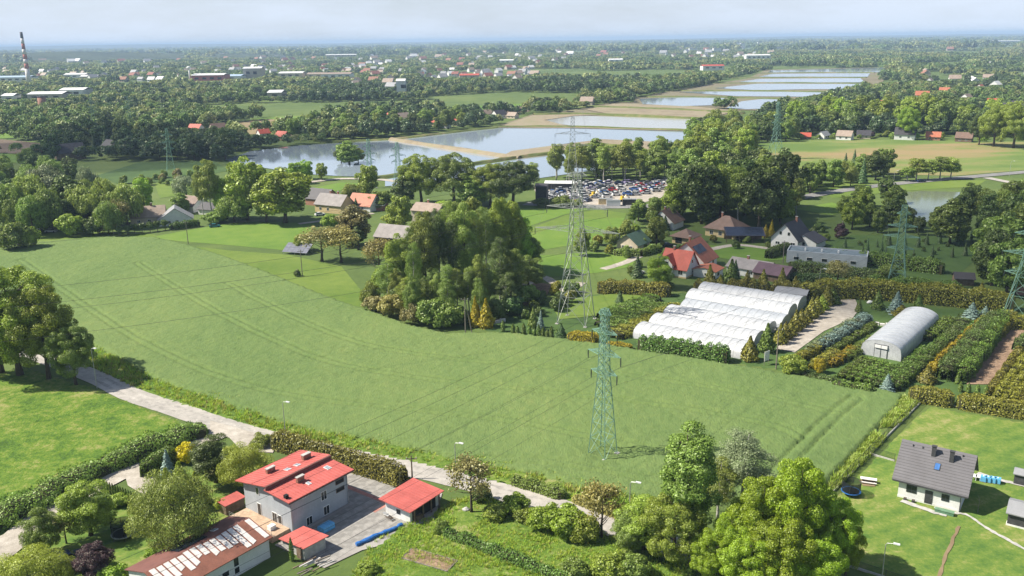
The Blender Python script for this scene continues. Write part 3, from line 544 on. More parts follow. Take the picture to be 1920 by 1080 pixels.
def column_crown(name, seed, h, R, n, size, mat, point=.55):
    rng = np.random.default_rng(seed); t = rng.uniform(.02, 1, n); a = rng.uniform(0, 2 * np.pi, n)
    prof = np.where(t < .18, .7 + t / .18 * .3, np.clip(1 - ((t - .18) / .82) ** (1 / point), 0.03, 1)); r = R * prof * (1 + .16 * np.sin(a * 4 + t * 17) + .1 * np.sin(a * 7 - t * 31)) * np.where(rng.random(n) < .2, rng.uniform(.4, .9, n), rng.uniform(.88, 1.08, n))
    P = np.stack([np.cos(a) * r, np.sin(a) * r, t * h], 1); N = np.stack([np.cos(a), np.sin(a), np.full(n, .35)], 1); V, Q = cards(rng, P, N, size, .6, .4); return fast_mesh(name, V, Q, mat)

# prototypes: (trunk mesh, crown mesh, height, width) at natural size
PROTO = {}
def proto(sp, trunk, crown, h, w):
    n = len(crown.vertices); co = np.empty(n * 3, np.float32); crown.vertices.foreach_get('co', co); co = co.reshape(-1, 3)   # true size of the grown crown
    PROTO.setdefault(sp, []).append((trunk, crown, float(np.percentile(co[:, 2], 99.6)), 2 * float(np.percentile(np.hypot(co[:, 0], co[:, 1]), 96))))
B = M['bark']
for s in range(2):
    proto('grand', trunk_mesh('trunk', 10 + s, 17, .42, 11, 5.2, B, .2), clump_crown('crown', 20 + s, (0, 0, 9.2), 6.6, 7.9, 125, 50000, .13, LEAF['oak'], .185, -.8, .08), 17.2, 13.2)
for s in range(4):
    proto('broad', trunk_mesh('trunk', 30 + s, 13, .3, 7, 3.6, B, .25), clump_crown('crown', 40 + s, (0, 0, 6.9), 4.6, 6.2 + .3 * s, 70, 9500, .26, LEAF['green'], .26, -.9, .15), 13.3 + .3 * s, 9.2)
for s in range(2):
    proto('willow', trunk_mesh('trunk', 50 + s, 10, .32, 6, 3.2, B, .2), clump_crown('crown', 60 + s, (0, 0, 5.2), 5.0, 4.8, 60, 8500, .25, LEAF['silver'], .28, -.8, .15, .5, (0, 0, 1)), 10.2, 10)
for s in range(3):
    proto('birch', trunk_mesh('trunk', 70 + s, 15, .2, 8, 2.4, M['birch_bark'], .25), clump_crown('crown', 80 + s, (0, 0, 8.8), 3.1, 6.4, 60, 8500, .22, LEAF['birch'], .33, -.85, .25, .45, (0, 0, 1), .25), 15.2, 6.4)
for s in range(2):
    proto('poplar', trunk_mesh('trunk', 90 + s, 18, .3, 8, 1.8, B, .15), clump_crown('crown', 92 + s, (0, 0, 10), 2.6, 8.4, 52, 4600, .34, LEAF['mid'], .40, -.9, .2, .6, None, .3), 18.5, 5.4)
for s in range(2):
    proto('budding', trunk_mesh('trunk', 100 + s, 9, .2, 13, 3.2, B, .2), clump_crown('crown', 104 + s, (0, 0, 5.9), 3.6, 3.2, 60, 2600, .17, LEAF['brown'], .32, -.6, .5), 9.2, 7.4)
for s in range(2):
    proto('spruce', trunk_mesh('trunk', 110 + s, 12, .18, 0, 1, B), spruce_crown('crown', 112 + s, 12, 2.7, 4200, .36, LEAF['spruce']), 12, 5.4)
for s in range(2):
    proto('cone', None, column_crown('crown', 116 + s, 4, 1.15, 1500, .17, LEAF['oliveyellow'], .95), 4, 2.3); proto('column', None, column_crown('crown', 118 + s, 3, .42, 700, .13, LEAF['thuja'], .35), 3, .84)
for s in range(3):
    proto('bush', None, clump_crown('crown', 120 + s, (0, 0, 1.05), 1.6, 1.25, 26, 1700, .17, LEAF['mid'], .36, -.45, .1), 2.3, 3.2)
for s in range(2):
    proto('bigbush', None, clump_crown('crown', 126 + s, (0, 0, 1.9), 2.6, 2.1, 44, 6000, .15, LEAF['fresh'], .30, -.6, .12), 4.1, 5.2)
for s in range(2):
    proto('ball', trunk_mesh('trunk', 130 + s, 2.2, .09, 0, 1, B), clump_crown('crown', 132 + s, (0, 0, 2.3), 1.05, 1.0, 30, 1200, .15, LEAF['dark'], .4, -1, .05), 3.3, 2.1)
for s in range(2):
    proto('near_broad', trunk_mesh('trunk', 230 + s, 13, .3, 9, 3.6, B, .2), clump_crown('crown', 240 + s, (0, 0, 6.9), 4.6, 6.2, 95, 34000, .115, LEAF['green'], .24, -.85, .1), 13.2, 9.2)
    proto('near_willow', trunk_mesh('trunk', 250 + s, 10, .32, 8, 3.2, B, .2), clump_crown('crown', 260 + s, (0, 0, 5.2), 5.0, 4.8, 90, 36000, .11, LEAF['silver'], .27, -.85, .12, .45, (0, 0, 1)), 10.2, 10)
proto('near_birch', trunk_mesh('trunk', 270, 15, .2, 12, 2.6, M['birch_bark'], .2), clump_crown('crown', 280, (0, 0, 8.4), 3.1, 6.8, 85, 20000, .10, LEAF['birch'], .30, -.9, .35, .45, (0, 0, 1), .25), 15.2, 6.4)
proto('near_poplar', trunk_mesh('trunk', 290, 18, .3, 14, 2.2, B, .12), clump_crown('crown', 292, (0, 0, 9.6), 2.7, 8.8, 85, 30000, .12, LEAF['mid'], .34, -.95, .1, .6, None, .25), 18.5, 5.4)
NAMES = {'near_broad': 'broadleaf_tree', 'near_willow': 'willow_tree', 'near_birch': 'birch_tree', 'near_poplar': 'poplar_tree', 'grand': 'oak_tree', 'broad': 'broadleaf_tree', 'willow': 'willow_tree', 'birch': 'birch_tree', 'poplar': 'poplar_tree', 'budding': 'budding_tree', 'spruce': 'spruce_tree', 'cone': 'cypress_bush', 'column': 'columnar_thuja', 'bush': 'shrub', 'bigbush': 'shrub', 'ball': 'clipped_tree'}
_tr = random.Random(77)
def plant(sp, loc, h, w, label, col=None, group=None, name=None, cat='tree', bark=None):
    tm, cm, ph, pw = _tr.choice(PROTO[sp]); nm = name or NAMES[sp]; sc = (w / pw, w / pw, h / ph); rz = _tr.uniform(0, 6.28)
    if tm is None:
        o = obj(nm, cm, None, loc, rz, LEAF[col] if col else None); o.scale = sc; return tag(o, label, cat, group)
    t = thing(nm, label, cat, loc, rz, group); t.scale = sc
    obj('trunk', tm, t); obj('crown', cm, t, mat=LEAF[col] if col else None); return t
def tree(sp, x, yb, yt, wpx, label, col=None, group=None, name=None, cat='tree'):
    p = W(x, yb); h = max(.6, height_at(x, yt, p.y)); sp = 'near_' + sp if yb > 500 and 'near_' + sp in PROTO else sp
    return plant(sp, p, h, wpx * mpp(p), label, col, group, name, cat)
def fill(phrase, poly, spacing, kinds, hr, group, seed, wr=(.62, .8), maxn=200, kind_word=None):
    """a belt or copse: individual trees over a ground polygon, each labelled by its order across the view."""
    G = GP(poly); xs = [p.x for p in G]; ys = [p.y for p in G]; rnd = random.Random(seed); pts = []
    for _ in range(6000):
        x, y = rnd.uniform(min(xs), max(xs)), rnd.uniform(min(ys), max(ys))
        if inpoly(x, y, G) and all((x - a) ** 2 + (y - b) ** 2 > spacing ** 2 for a, b in pts): pts.append((x, y))
        if len(pts) >= maxn: break
    pts.sort(key=lambda p: px_of((p[0], p[1], 0))[0]); desc = {'broad': 'leafy tree', 'willow': 'round willow', 'birch': 'slender birch', 'poplar': 'tall narrow poplar', 'spruce': 'dark spruce', 'budding': 'thin budding tree', 'bush': 'low shrub', 'bigbush': 'big shrub', 'grand': 'big oak'}
    shade = {'green': 'green', 'mid': 'mid green', 'dark': 'dark green', 'deep': 'blackish green', 'silver': 'silvery', 'olive': 'olive', 'birch': 'grey green', 'fresh': 'bright green', 'brown': 'brownish', 'bronze': 'bronze', 'spruce': 'dark', 'purple': 'purple', 'oliveyellow': 'olive yellow', 'lime': 'lime green'}
    for i, (x, y) in enumerate(pts):
        sp, col, _w = rnd.choices(kinds, [k[2] for k in kinds])[0]; h = rnd.uniform(*hr) * (.35 if 'bush' in sp else 1); w = h * rnd.uniform(*wr) * (.55 if sp in ('birch', 'poplar', 'spruce') else 1.5 if 'bush' in sp else 1)
        plant(sp, Vector((x, y, 0)), h, w, f'{shade[col]} {desc[sp]}, {ordinal(i + 1)} from left in {phrase}', col, group, cat='shrub' if 'bush' in sp else 'tree')
    return len(pts)
def hedge_mesh(name, P, width, height, dens, size, mat, seed, lump=.35, lump_len=1.5, taper=.85, tops=0.0, rnd_=.18):
    """a leafy bank along a path: faces over its top and both sides, lumpy outline."""
    rng = np.random.default_rng(seed); P = [np.array((p[0], p[1])) for p in P]; segs = [np.linalg.norm(b - a) for a, b in zip(P[:-1], P[1:])]; L = sum(segs); cum = np.concatenate([[0], np.cumsum(segs)])
    n = int(L * (width + 2 * height) * dens) + 60; s = rng.uniform(0, L, n); k = np.clip(np.searchsorted(cum, s, 'right') - 1, 0, len(segs) - 1); t = (s - cum[k]) / np.array(segs)[k]
    A = np.array(P)[k]; Bq = np.array(P)[k + 1]; c = A + (Bq - A) * t[:, None]; d = (Bq - A) / np.array(segs)[k][:, None]; nn = np.stack([-d[:, 1], d[:, 0]], 1)
    u = rng.uniform(0, width + 2 * height, n); hl = height * (1 + lump * (fbm(s / 1, s * .37, lump_len, 2) - .5) * 2 + tops * (np.abs(((s / lump_len) % 1) - .5) * -2 + .5)); wl = width / 2 * (1 + lump * .6 * (fbm(s, s * .2 + 50, lump_len, 2) - .5) * 2)
    side = np.where(u < height, -1, np.where(u > height + width, 1, 0)); z = np.where(side == 0, 1.0, np.where(side < 0, u / height, (u - height - width) / height)); off = np.where(side == 0, (u - height) / width * 2 - 1, side)
    rad = np.where(rng.random(n) < .15, rng.uniform(.5, .9, n), rng.uniform(.9, 1.1, n)); endc = np.minimum(1, np.minimum(s, L - s) / (width * .4) * .6 + .4)
    zz = z * hl * np.where(side == 0, rad * (1 - rnd_ * off ** 2), 1) * (.5 + .5 * endc); oo = off * wl * np.where(side == 0, 1, rad) * (taper + (1 - taper) * (1 - z)) * endc
    pos = np.stack([c[:, 0] + nn[:, 0] * oo, c[:, 1] + nn[:, 1] * oo, np.maximum(.05, zz)], 1)
    N = np.stack([nn[:, 0] * side, nn[:, 1] * side, np.where(side == 0, 1.0, .35)], 1); V, Q = cards(rng, pos, N, size, .65, .5); cs = np.linspace(.4, max(.5, L - .4), max(2, int(L / 1.2))); CV = []
    for q in cs:
        i = int(np.clip(np.searchsorted(cum, q, 'right') - 1, 0, len(segs) - 1)); f = (q - cum[i]) / segs[i]; c0 = P[i] + (P[i + 1] - P[i]) * f; dd = (P[i + 1] - P[i]) / segs[i]; n0 = np.array([-dd[1], dd[0]]); hh = height * (1 + lump * (fbm(np.array([q]), np.array([q * .37]), lump_len, 2)[0] - .5) * 2) * .84
        for o_, z_ in ((-.40, 0), (-.34, hh * .92), (.34, hh * .92), (.40, 0)): CV.append([*(c0 + n0 * o_ * width), z_])
    CV = np.array(CV); CQ = np.array([[4 * i + j, 4 * i + 4 + j, 4 * i + 5 + j, 4 * i + 1 + j] for i in range(len(cs) - 1) for j in range(3)]) + len(V)
    return fast_mesh(name, np.concatenate([V, CV]), np.concatenate([Q, CQ]), mat, M['twigs'], len(CQ))
_hs = [500]
def hedge(pts, width, height, label, col='hedge', size=.16, dens=None, name='hedge', cat='hedge', group=None, lump=.3, lump_len=1.6, tops=0.0, taper=.85, kind=None, rnd_=.18):
    P = [W(*p) for p in pts]; _hs[0] += 1; o = Vector(P[0]); dens = dens or .55 / (size * size)
    me = hedge_mesh(name, [p - o for p in P], width, height, dens * 1.6, size, LEAF[col], _hs[0], lump, lump_len, taper, tops, rnd_)
    ob = link(bpy.data.objects.new(name, me)); ob.location = o; return tag(ob, label, cat, group, kind)

# ------------------------------------------------------------------ scatter for what nobody could count
def scatter(name, label, pos, scl, rot, pick, protos, parent_kind='stuff'):
    me = bpy.data.meshes.new(name); n = len(pos); me.vertices.add(n); me.vertices.foreach_set('co', np.asarray(pos, np.float32).ravel())
    a = me.attributes.new('scl', 'FLOAT_VECTOR', 'POINT'); a.data.foreach_set('vector', np.asarray(scl, np.float32).ravel())
    a = me.attributes.new('rot', 'FLOAT_VECTOR', 'POINT'); a.data.foreach_set('vector', np.stack([np.zeros(n), np.zeros(n), rot], 1).astype(np.float32).ravel())
    a = me.attributes.new('pick', 'INT', 'POINT'); a.data.foreach_set('value', np.asarray(pick, np.int32))
    o = link(bpy.data.objects.new(name, me)); tag(o, label, None, None, parent_kind)
    c = bpy.data.collections.new(name + '_kinds')
    for i, pm in enumerate(protos): c.objects.link(bpy.data.objects.new(f'{name}_kind_{i:02d}', pm))
    ng = bpy.data.node_groups.new(name, 'GeometryNodeTree'); ng.interface.new_socket('Geometry', in_out='INPUT', socket_type='NodeSocketGeometry'); ng.interface.new_socket('Geometry', in_out='OUTPUT', socket_type='NodeSocketGeometry')
    N, Lk = ng.nodes, ng.links; gi = N.new('NodeGroupInput'); go = N.new('NodeGroupOutput'); ip = N.new('GeometryNodeInstanceOnPoints'); ci = N.new('GeometryNodeCollectionInfo')
    ci.inputs['Collection'].default_value = c; ci.inputs['Separate Children'].default_value = True; ci.inputs['Reset Children'].default_value = True; ip.inputs['Pick Instance'].default_value = True
    def attr(nm, ty):
        q = N.new('GeometryNodeInputNamedAttribute'); q.data_type = ty; q.inputs['Name'].default_value = nm; return q.outputs['Attribute']
    Lk.new(gi.outputs[0], ip.inputs['Points']); Lk.new(ci.outputs[0], ip.inputs['Instance']); Lk.new(attr('pick', 'INT'), ip.inputs['Instance Index']); Lk.new(attr('rot', 'FLOAT_VECTOR'), ip.inputs['Rotation']); Lk.new(attr('scl', 'FLOAT_VECTOR'), ip.inputs['Scale']); Lk.new(ip.outputs[0], go.inputs[0])
    md = o.modifiers.new('scatter', 'NODES'); md.node_group = ng; return o
# ------------------------------------------------------------------ buildings
_cache = {}
def cached(key, fn):
    if key not in _cache: _cache[key] = fn()
    return _cache[key]
def window(parent, face, pos, z, w, h, frame='white_frame', glass='glass', Lu=0, Lv=0, name='window', panes=None):
    """a window on a wall: frame with panes proud of it. face R: wall y=0, L: wall x=0, U: far wall x=Lu, V: far wall y=Lv."""
    fr = cached(('wf', round(w, 2), round(h, 2), frame), lambda: MB().box(-w / 2, w / 2, -.05, .1, -h / 2, h / 2).mesh('window', M[frame]))
    o = obj(name, fr, parent)
    o.location, o.rotation_euler = {'R': ((pos, -.01, z), (0, 0, 0)), 'L': ((-.01, pos, z), (0, 0, -math.pi / 2)), 'U': ((Lu + .01, pos, z), (0, 0, math.pi / 2)), 'V': ((pos, Lv + .01, z), (0, 0, math.pi))}[face]
    k = panes or (2 if w > 1.0 else 1); pw = (w - .09 * (k + 1)) / k
    pm = cached(('wp', round(pw, 2), round(h, 2), glass), lambda: MB().box(-pw / 2, pw / 2, -.07, .04, -h / 2 + .09, h / 2 - .09).mesh('pane', M[glass]))
    for i in range(k): obj('pane', pm, o, (-w / 2 + .09 + pw / 2 + i * (pw + .09), 0, 0))
    return o
def door(parent, face, pos, z0, w, h, mat='dark_frame'):
    d = obj('door', cached(('d', w, h, mat), lambda: MB().box(-w / 2, w / 2, -.06, .08, 0, h).mesh('door', M[mat])), parent)
    d.location, d.rotation_euler = {'R': ((pos, -.01, z0), (0, 0, 0)), 'L': ((-.01, pos, z0), (0, 0, -math.pi / 2))}[face]
    obj('handle', cached('dh', lambda: MB().box(-.02, .02, -.12, .0, -.06, .06).mesh('handle', M['steel'])), d, (w * .36, 0, h * .48)); return d
def chimney(parent, x, y, z0, z1, w=.7, d=.55, mat='brick', cap=True):
    c = MB().box(x - w / 2, x + w / 2, y - d / 2, y + d / 2, z0, z1).build('chimney', M[mat], parent)
    if cap: MB().box(x - w / 2 - .07, x + w / 2 + .07, y - d / 2 - .07, y + d / 2 + .07, z1 + .002, z1 + .12).build('cap', M['concrete'] if mat == 'brick' else M[mat], c)
    return c
def gable_shell(Lu, Lv, he, hr, ridge, ov, og, th=.16):
    a, b = (Lv, Lu) if ridge == 'u' else (Lu, Lv); ax = 'x' if ridge == 'u' else 'y'
    wall = MB().prism([(0, 0), (a, 0), (a, he), (a / 2, hr - .12), (0, he)], 0, b, ax); k = (hr - he) / (a / 2); e = he - ov * k
    roof = MB().prism([(-ov, e), (a / 2, hr), (a + ov, e), (a + ov, e + th), (a / 2, hr + th), (-ov, e + th)], -og, b + og, ax)
    return wall, roof
def house(name, label, cat, F, a, Lu, Lv, he, hr, ridge='u', wall='white_wall', roof='red_tile', ov=.45, og=.35, wins=(), doors=(), chims=(), group=None, hip=False, frame='white_frame', plinth=None):
    p = F if isinstance(F, Vector) else W(*F); t = thing(name, label, cat, p, math.radians(a), group)
    if hip:
        MB().box(0, Lu, 0, Lv, 0, he).build('wall', M[wall], t); r = min(Lu, Lv) / 2
        o = ov; x0, x1, y0, y1 = -o, Lu + o, -o, Lv + o; e = he - .1
        if Lu >= Lv: rd = [(x0 + r + o, Lv / 2, hr), (x1 - r - o, Lv / 2, hr)]; fs = [(0, 1, 5, 4), (2, 3, 4, 5), (1, 2, 5), (3, 0, 4)]
        else: rd = [(Lu / 2, y0 + r + o, hr), (Lu / 2, y1 - r - o, hr)]; fs = [(0, 1, 4), (1, 2, 5, 4), (2, 3, 5), (3, 0, 4, 5)]
        rf = MB().add([(x0, y0, e), (x1, y0, e), (x1, y1, e), (x0, y1, e)] + rd, fs + [(3, 2, 1, 0)]).build('roof', M[roof], t)
    else:
        wm, rm = gable_shell(Lu, Lv, he, hr, ridge, ov, og); wm.build('wall', M[wall], t); rf = rm.build('roof', M[roof], t)
    if plinth: MB().box(-.03, Lu + .03, -.03, Lv + .03, 0, .45).build('plinth', M[plinth], t)
    for w_ in wins: window(t, *w_[:5], frame=w_[5] if len(w_) > 5 else frame, Lu=Lu, Lv=Lv)
    for d_ in doors: door(t, *d_)
    for c_ in chims: chimney(rf, *c_)
    return t, rf

# grey house with split red roof -------------------------------------------------
g = thing('grey_house', 'grey rendered three storey house with split red metal roof', 'house', (-32.9, 115.4, 0), math.radians(52.9))
LU, LV = 11.1, 11.0
MB().prism([(0, 0), (4.9, 0), (4.9, 6.0), (0, 5.72)], 0, LU, 'x').add([], []).build('wall', M['grey_wall'], g)
MB().prism([(4.902, 0), (LV, 0), (LV, 5.55), (4.902, 6.62)], 0, LU, 'x').build('wall', M['grey_wall'], g)
r1 = MB().prism([(-.85, 5.72), (4.86, 6.06), (4.86, 6.2), (-.85, 5.86)], -.85, LU + .85, 'x').build('roof', M['red_sheet'], g)
r2 = MB().prism([(4.55, 6.7), (LV + .85, 5.45), (LV + .85, 5.59), (4.55, 6.84)], -.85, LU + .85, 'x').build('roof', M['red_sheet'], g)
MB().prism([(-.87, 5.55), (-.73, 5.56), (-.73, 5.718), (-.87, 5.715)], -.8, LU + .8, 'x').build('gutter', M['dark_frame'], r1)
MB().prism([(4.3, 6.2), (4.55, 6.2), (4.55, 6.84), (4.3, 6.78)], -.83, LU + .83, 'x').build('fascia', M['brown_sheet'], r2)
chimney(r2, 3.4, 8.6, 5.9, 6.9, 1.5, .5); chimney(r2, 9.4, 7.3, 6.0, 7.15, 1.5, .55); chimney(r1, 4.2, 2.6, 5.9, 6.9, 1.3, .45); chimney(r1, -.2, .5, 5.8, 6.5, .55, .55, 'black_mesh', False)
def skylight(par, x, y, z, sl, w=.8, d=1.1):
    o = MB().box(-w / 2, w / 2, -d / 2, d / 2, 0, .09).build('skylight', M['white_frame'], par); o.location = (x, y, z); o.rotation_euler = (sl, 0, 0); MB().box(-w / 2 + .08, w / 2 - .08, -d / 2 + .08, d / 2 - .08, .02, .11).build('pane', M['skylight_glass'], o); return o
s1 = math.atan((6.06 - 5.72) / 5.7); s2 = -math.atan(1.25 / 7.3)
skylight(r2, 5.1, 6.6, 6.48, s2); skylight(r2, 6.9, 6.5, 6.5, s2); skylight(r1, 9.6, 2.6, 6.06, s1); skylight(r1, 4.6, 1.2, 5.98, s1, .6, .8)
for f, p_, z, w, h in (('L', 7.6, 4.8, .8, 1.25), ('L', 7.5, 1.7, .9, 2.1), ('L', 3.9, 1.3, 1.1, 2.2), ('L', 2.7, 1.6, .9, 1.4), ('R', 6.3, 3.6, 1.15, 1.5), ('R', 6.6, 1.0, 1.2, 1.5), ('R', 3.2, .8, 1.2, 1.4), ('R', 6.4, 5.25, 1.1, .45), ('R', 2.8, 5.1, 1.1, .45)): window(g, f, p_, z, w, h)
for z in (3.2, 4.55): window(g, 'R', 9.6, z, 1.7, .75, 'wood', 'black_mesh', panes=1)
pipe = MB().bar((.05, -.12, 0), (.05, -.12, 5.6), .06, sides=6).build('downpipe', M['steel'], g); MB().bar((LU - .1, -.12, 0), (LU - .1, -.12, 5.6), .06, sides=6).build('downpipe', M['steel'], g)
# terrace in front of the lit wall, with rail
t = thing('terrace', 'tiled terrace with wire railing beside the grey house', 'terrace', (-32.9, 115.4, 0), math.radians(52.9))
MB().box(-3.3, -.03, .6, 10.8, 0, .85).build('deck', plain('terracotta_tiles', (.42, .30, .21), .85, .2, 2), t)
for k in range(9): MB().bar((-3.2, .7 + k * 1.25, .85), (-3.2, .7 + k * 1.25, 1.75), .03).build('post', M['steel'], t)
for z in (1.2, 1.5, 1.75): MB().bar((-3.2, .7, z), (-3.2, 10.7, z), .02).build('rail', M['steel'], t)
MB().box(-2.2, -1.2, 2.2, 3.0, .851, 1.5).build('garden_table', M['white_frame'], t)
# paved courtyard
u_, v_ = Vector((math.cos(.923), math.sin(.923), 0)), Vector((-math.sin(.923), math.cos(.923), 0)); G0 = Vector((-32.9, 115.4, 0))
yard_pts = [G0 + u_ * a + v_ * b for a, b in ((-3.5, -.2), (-3.2, -10.5), (3, -11.5), (8.0, -14.2), (15, -14.5), (22, -10), (21.5, 6), (17, 12), (12, 11.5), (11.3, -.05))]
cy = patch('courtyard', yard_pts, M['paving'], .13, 'pale paved courtyard beside the grey house', world_pts=True)
M['slab'] = surf_mat('concrete_slab', [(.2, (.19, .18, .17)), (.5, (.25, .24, .225)), (.8, (.33, .315, .295))], ((.12, .45), (.9, .35), (6, .2)), .85, .3, 8, contrast=3.4)
slab_me = MB().box(-1.16, 1.16, -1.16, 1.16, 0, .022).mesh('slab', M['slab'])
for i in range(-2, 11):
    for j in range(-7, 6):
        a0, b0 = i * 2.36 + 1, j * 2.36 + .4; cs = [G0 + u_ * (a0 + p_) + v_ * (b0 + q_) for p_, q_ in ((-1.2, -1.2), (1.2, -1.2), (1.2, 1.2), (-1.2, 1.2))]
        if all(inpoly(c.x, c.y, yard_pts) for c in cs) and not (-.9 < a0 < 12 and b0 > -1.3): q = G0 + u_ * a0 + v_ * b0; obj('slab', slab_me, cy, Vector((q.x, q.y, .1315)), .923)
patch('paving_band', [G0 + u_ * a + v_ * b for a, b in ((14.2, -10), (15.0, -10), (15.0, 5), (14.2, 5))], M['red_paving'], .158, 'red paving stripe across the courtyard', world_pts=True)
patch('paving_band', [G0 + u_ * a + v_ * b for a, b in ((11.4, -5.6), (14.2, -5.6), (14.2, -5.0), (11.4, -5.0))], M['red_paving'], .159, 'short red paving stripe beside the grey house', world_pts=True)
# red roofed garage
t = thing('garage', 'small white garage with low red metal roof', 'garage', (-15.8, 117.9, 0), math.radians(54.9))
MB().prism([(0, 0), (4.95, 0), (4.95, 2.55), (0, 2.3)], .0, 6.6, 'x').build('wall', M['white_wall'], t)
MB().prism([(-.72, 2.36), (5.65, 2.75), (5.65, 2.87), (-.72, 2.48)], -.72, 7.3, 'x').build('roof', M['red_sheet'], t)
window(t, 'L', 2.3, 1.35, .75, .75, 'dark_frame'); MB().box(.5, 5.9, -.07, .02, .05, 2.0).build('opening', M['black_mesh'], t)
for x in (.4, 2.4, 4.3, 6.2): MB().box(x - .09, x + .09, -.65, -.47, 0, 2.34).build('post', M['wood'], t)
MB().box(1.0, 2.2, -.6, -.1, 0, .9).build('shelf', M['wood'], t)
def seams(par, x0, x1, step, ya, za, yb, zb):   # standing seams of a sheet roof
    for k in range(int((x1 - x0) / step) + 1): x = x0 + k * step; MB().prism([(ya, za), (yb, zb), (yb, zb + .045), (ya, za + .045)], x - .025, x + .025, 'x').build('seam', M['red_sheet'], par)
seams(r1, -.5, LU + .7, .62, -.84, 5.862, 4.28, 6.167); seams(r2, -.5, LU + .7, .62, 4.6, 6.832, LV + .84, 5.594); seams(bpy.data.objects[[o.name for o in t.children if o.name.startswith('roof')][0]], -.4, 7.0, .62, -.7, 2.483, 5.6, 2.868)
# small shed with faded red roof
t = thing('shed', 'low block shed with faded red lean-to roof', 'shed', (-29.5, 108.3, 0), math.radians(49.5))
MB().prism([(0.2, 0), (5.5, 0), (5.5, 1.4), (0.2, 2.0)], .2, 3.8, 'x').build('wall', M['concrete'], t); MB().prism([(-.2, 2.12), (5.8, 1.42), (5.8, 1.52), (-.2, 2.22)], -.2, 4.2, 'x').build('roof', M['red_sheet'], t)
MB().box(-.06, .21, .8, 1.8, 0, 1.7).build('door', M['wood'], t)
# rubble and boards beside it
t = thing('scrap_pile', 'untidy pile of grey boards and stones beside low shed', 'scrap', (-28.2, 106.2, .13), math.radians(40)); rnd = random.Random(3)
for k in range(12):
    a, b = rnd.uniform(-2, 2), rnd.uniform(-1.2, 1.2); MB().bar((a - 1, b, .15 + .05 * k), (a + 1.1, b + rnd.uniform(-.5, .5), .2 + .06 * k), .07 + .05 * rnd.random()).build('board', M[rnd.choice(['pole', 'concrete', 'wood', 'pale_sheet'])], t)
# long workshop with patched roof
WK = Vector((-34.7, 109.56, 0)); wa = 233.8; t = thing('workshop', 'long white workshop with brown and patched white metal roof', 'workshop', WK, math.radians(wa))
WL, WW = 15.8, 9.0   # x along (towards lower left), y negative = back
MB().prism([(-WW, 0), (0, 0), (0, 3.15), (-WW / 2, 4.4), (-WW, 3.15)], 0, WL, 'x').build('wall', M['white_wall'], t)
ra = MB().prism([(.45, 3.08), (-WW / 2, 4.5), (-WW / 2, 4.62), (.45, 3.2)], -.4, WL + .3, 'x').build('roof', M['rust_sheet'], t)
rb = MB().prism([(-WW / 2 - .002, 4.5), (-WW - .45, 3.08), (-WW - .45, 3.2), (-WW / 2 - .002, 4.62)], -.4, WL + .3, 'x').build('roof', M['brown_sheet'], t)
sl = math.atan((4.62 - 3.2) / (WW / 2 + .45)); nrm = Vector((0, math.sin(sl), math.cos(sl))); dn = Vector((0, math.cos(sl), -math.sin(sl))); rnd = random.Random(8)
for k in range(27):
    x = -.2 + k * 1.0
    if x > WL - .6: break
    full = k < 4; a0 = rnd.uniform(.1, .4); ln = 4.5 if full else rnd.choice([2.1, 2.5, 2.7, 2.9, 3.1]); b0 = Vector((x, -WW / 2, 4.62)) + dn * a0 + nrm * .02
    if rnd.random() < .06: continue
    q = [b0, b0 + Vector((.78, 0, 0)), b0 + Vector((.78, 0, 0)) + dn * ln, b0 + dn * (ln - rnd.choice([0, .0, .3]))]
    MB().add([tuple(p) for p in q] + [tuple(p + nrm * .03) for p in q], [(4, 5, 6, 7), (0, 3, 2, 1), (0, 1, 5, 4), (1, 2, 6, 5), (2, 3, 7, 6), (3, 0, 4, 7)]).build('roof_sheet', M['pale_sheet'], ra)
for k in range(4):
    for j in range(2):
        b0 = Vector((6.0 + k * 1.15, -WW / 2 - .9 - j * 1.45, 4.62 - (.9 + j * 1.45) * math.tan(sl) + .06)); dd = Vector((0, -math.cos(sl), -math.sin(sl)))
        q = [b0, b0 + Vector((1.1, 0, 0)), b0 + Vector((1.1, 0, 0)) + dd * 1.35, b0 + dd * 1.35]; MB().add([tuple(p) for p in q] + [tuple(p + Vector((0, 0, .05))) for p in q], [(4, 7, 6, 5), (0, 1, 2, 3), (0, 4, 5, 1), (1, 5, 6, 2), (2, 6, 7, 3), (3, 7, 4, 0)]).build('solar_panel', M['solar'], rb)
sk = MB().box(-.4, .4, -.5, .5, 0, .1).build('skylight', M['white_frame'], rb); sk.location = (4.0, -WW / 2 - 2.2, 4.62 - 2.2 * math.tan(sl)); sk.rotation_euler = (sl, 0, 0); MB().box(-.32, .32, -.42, .42, .02, .12).build('pane', M['skylight_glass'], sk)
for x, z, w, h in ((5.6, 2.3, .9, 1.5), (5.6, .95, .9, 1.0), (7.4, 1.3, 1.2, .9), (12.5, 1.6, 1.2, 1.0)):
    o = MB().box(x - w / 2, x + w / 2, -.02, .06, z - h / 2, z + h / 2).build('window', M['white_frame'], t); MB().box(x - w / 2 + .08, x + w / 2 - .08, -.01, .075, z - h / 2 + .08, z + h / 2 - .08).build('pane', M['glass'], o)
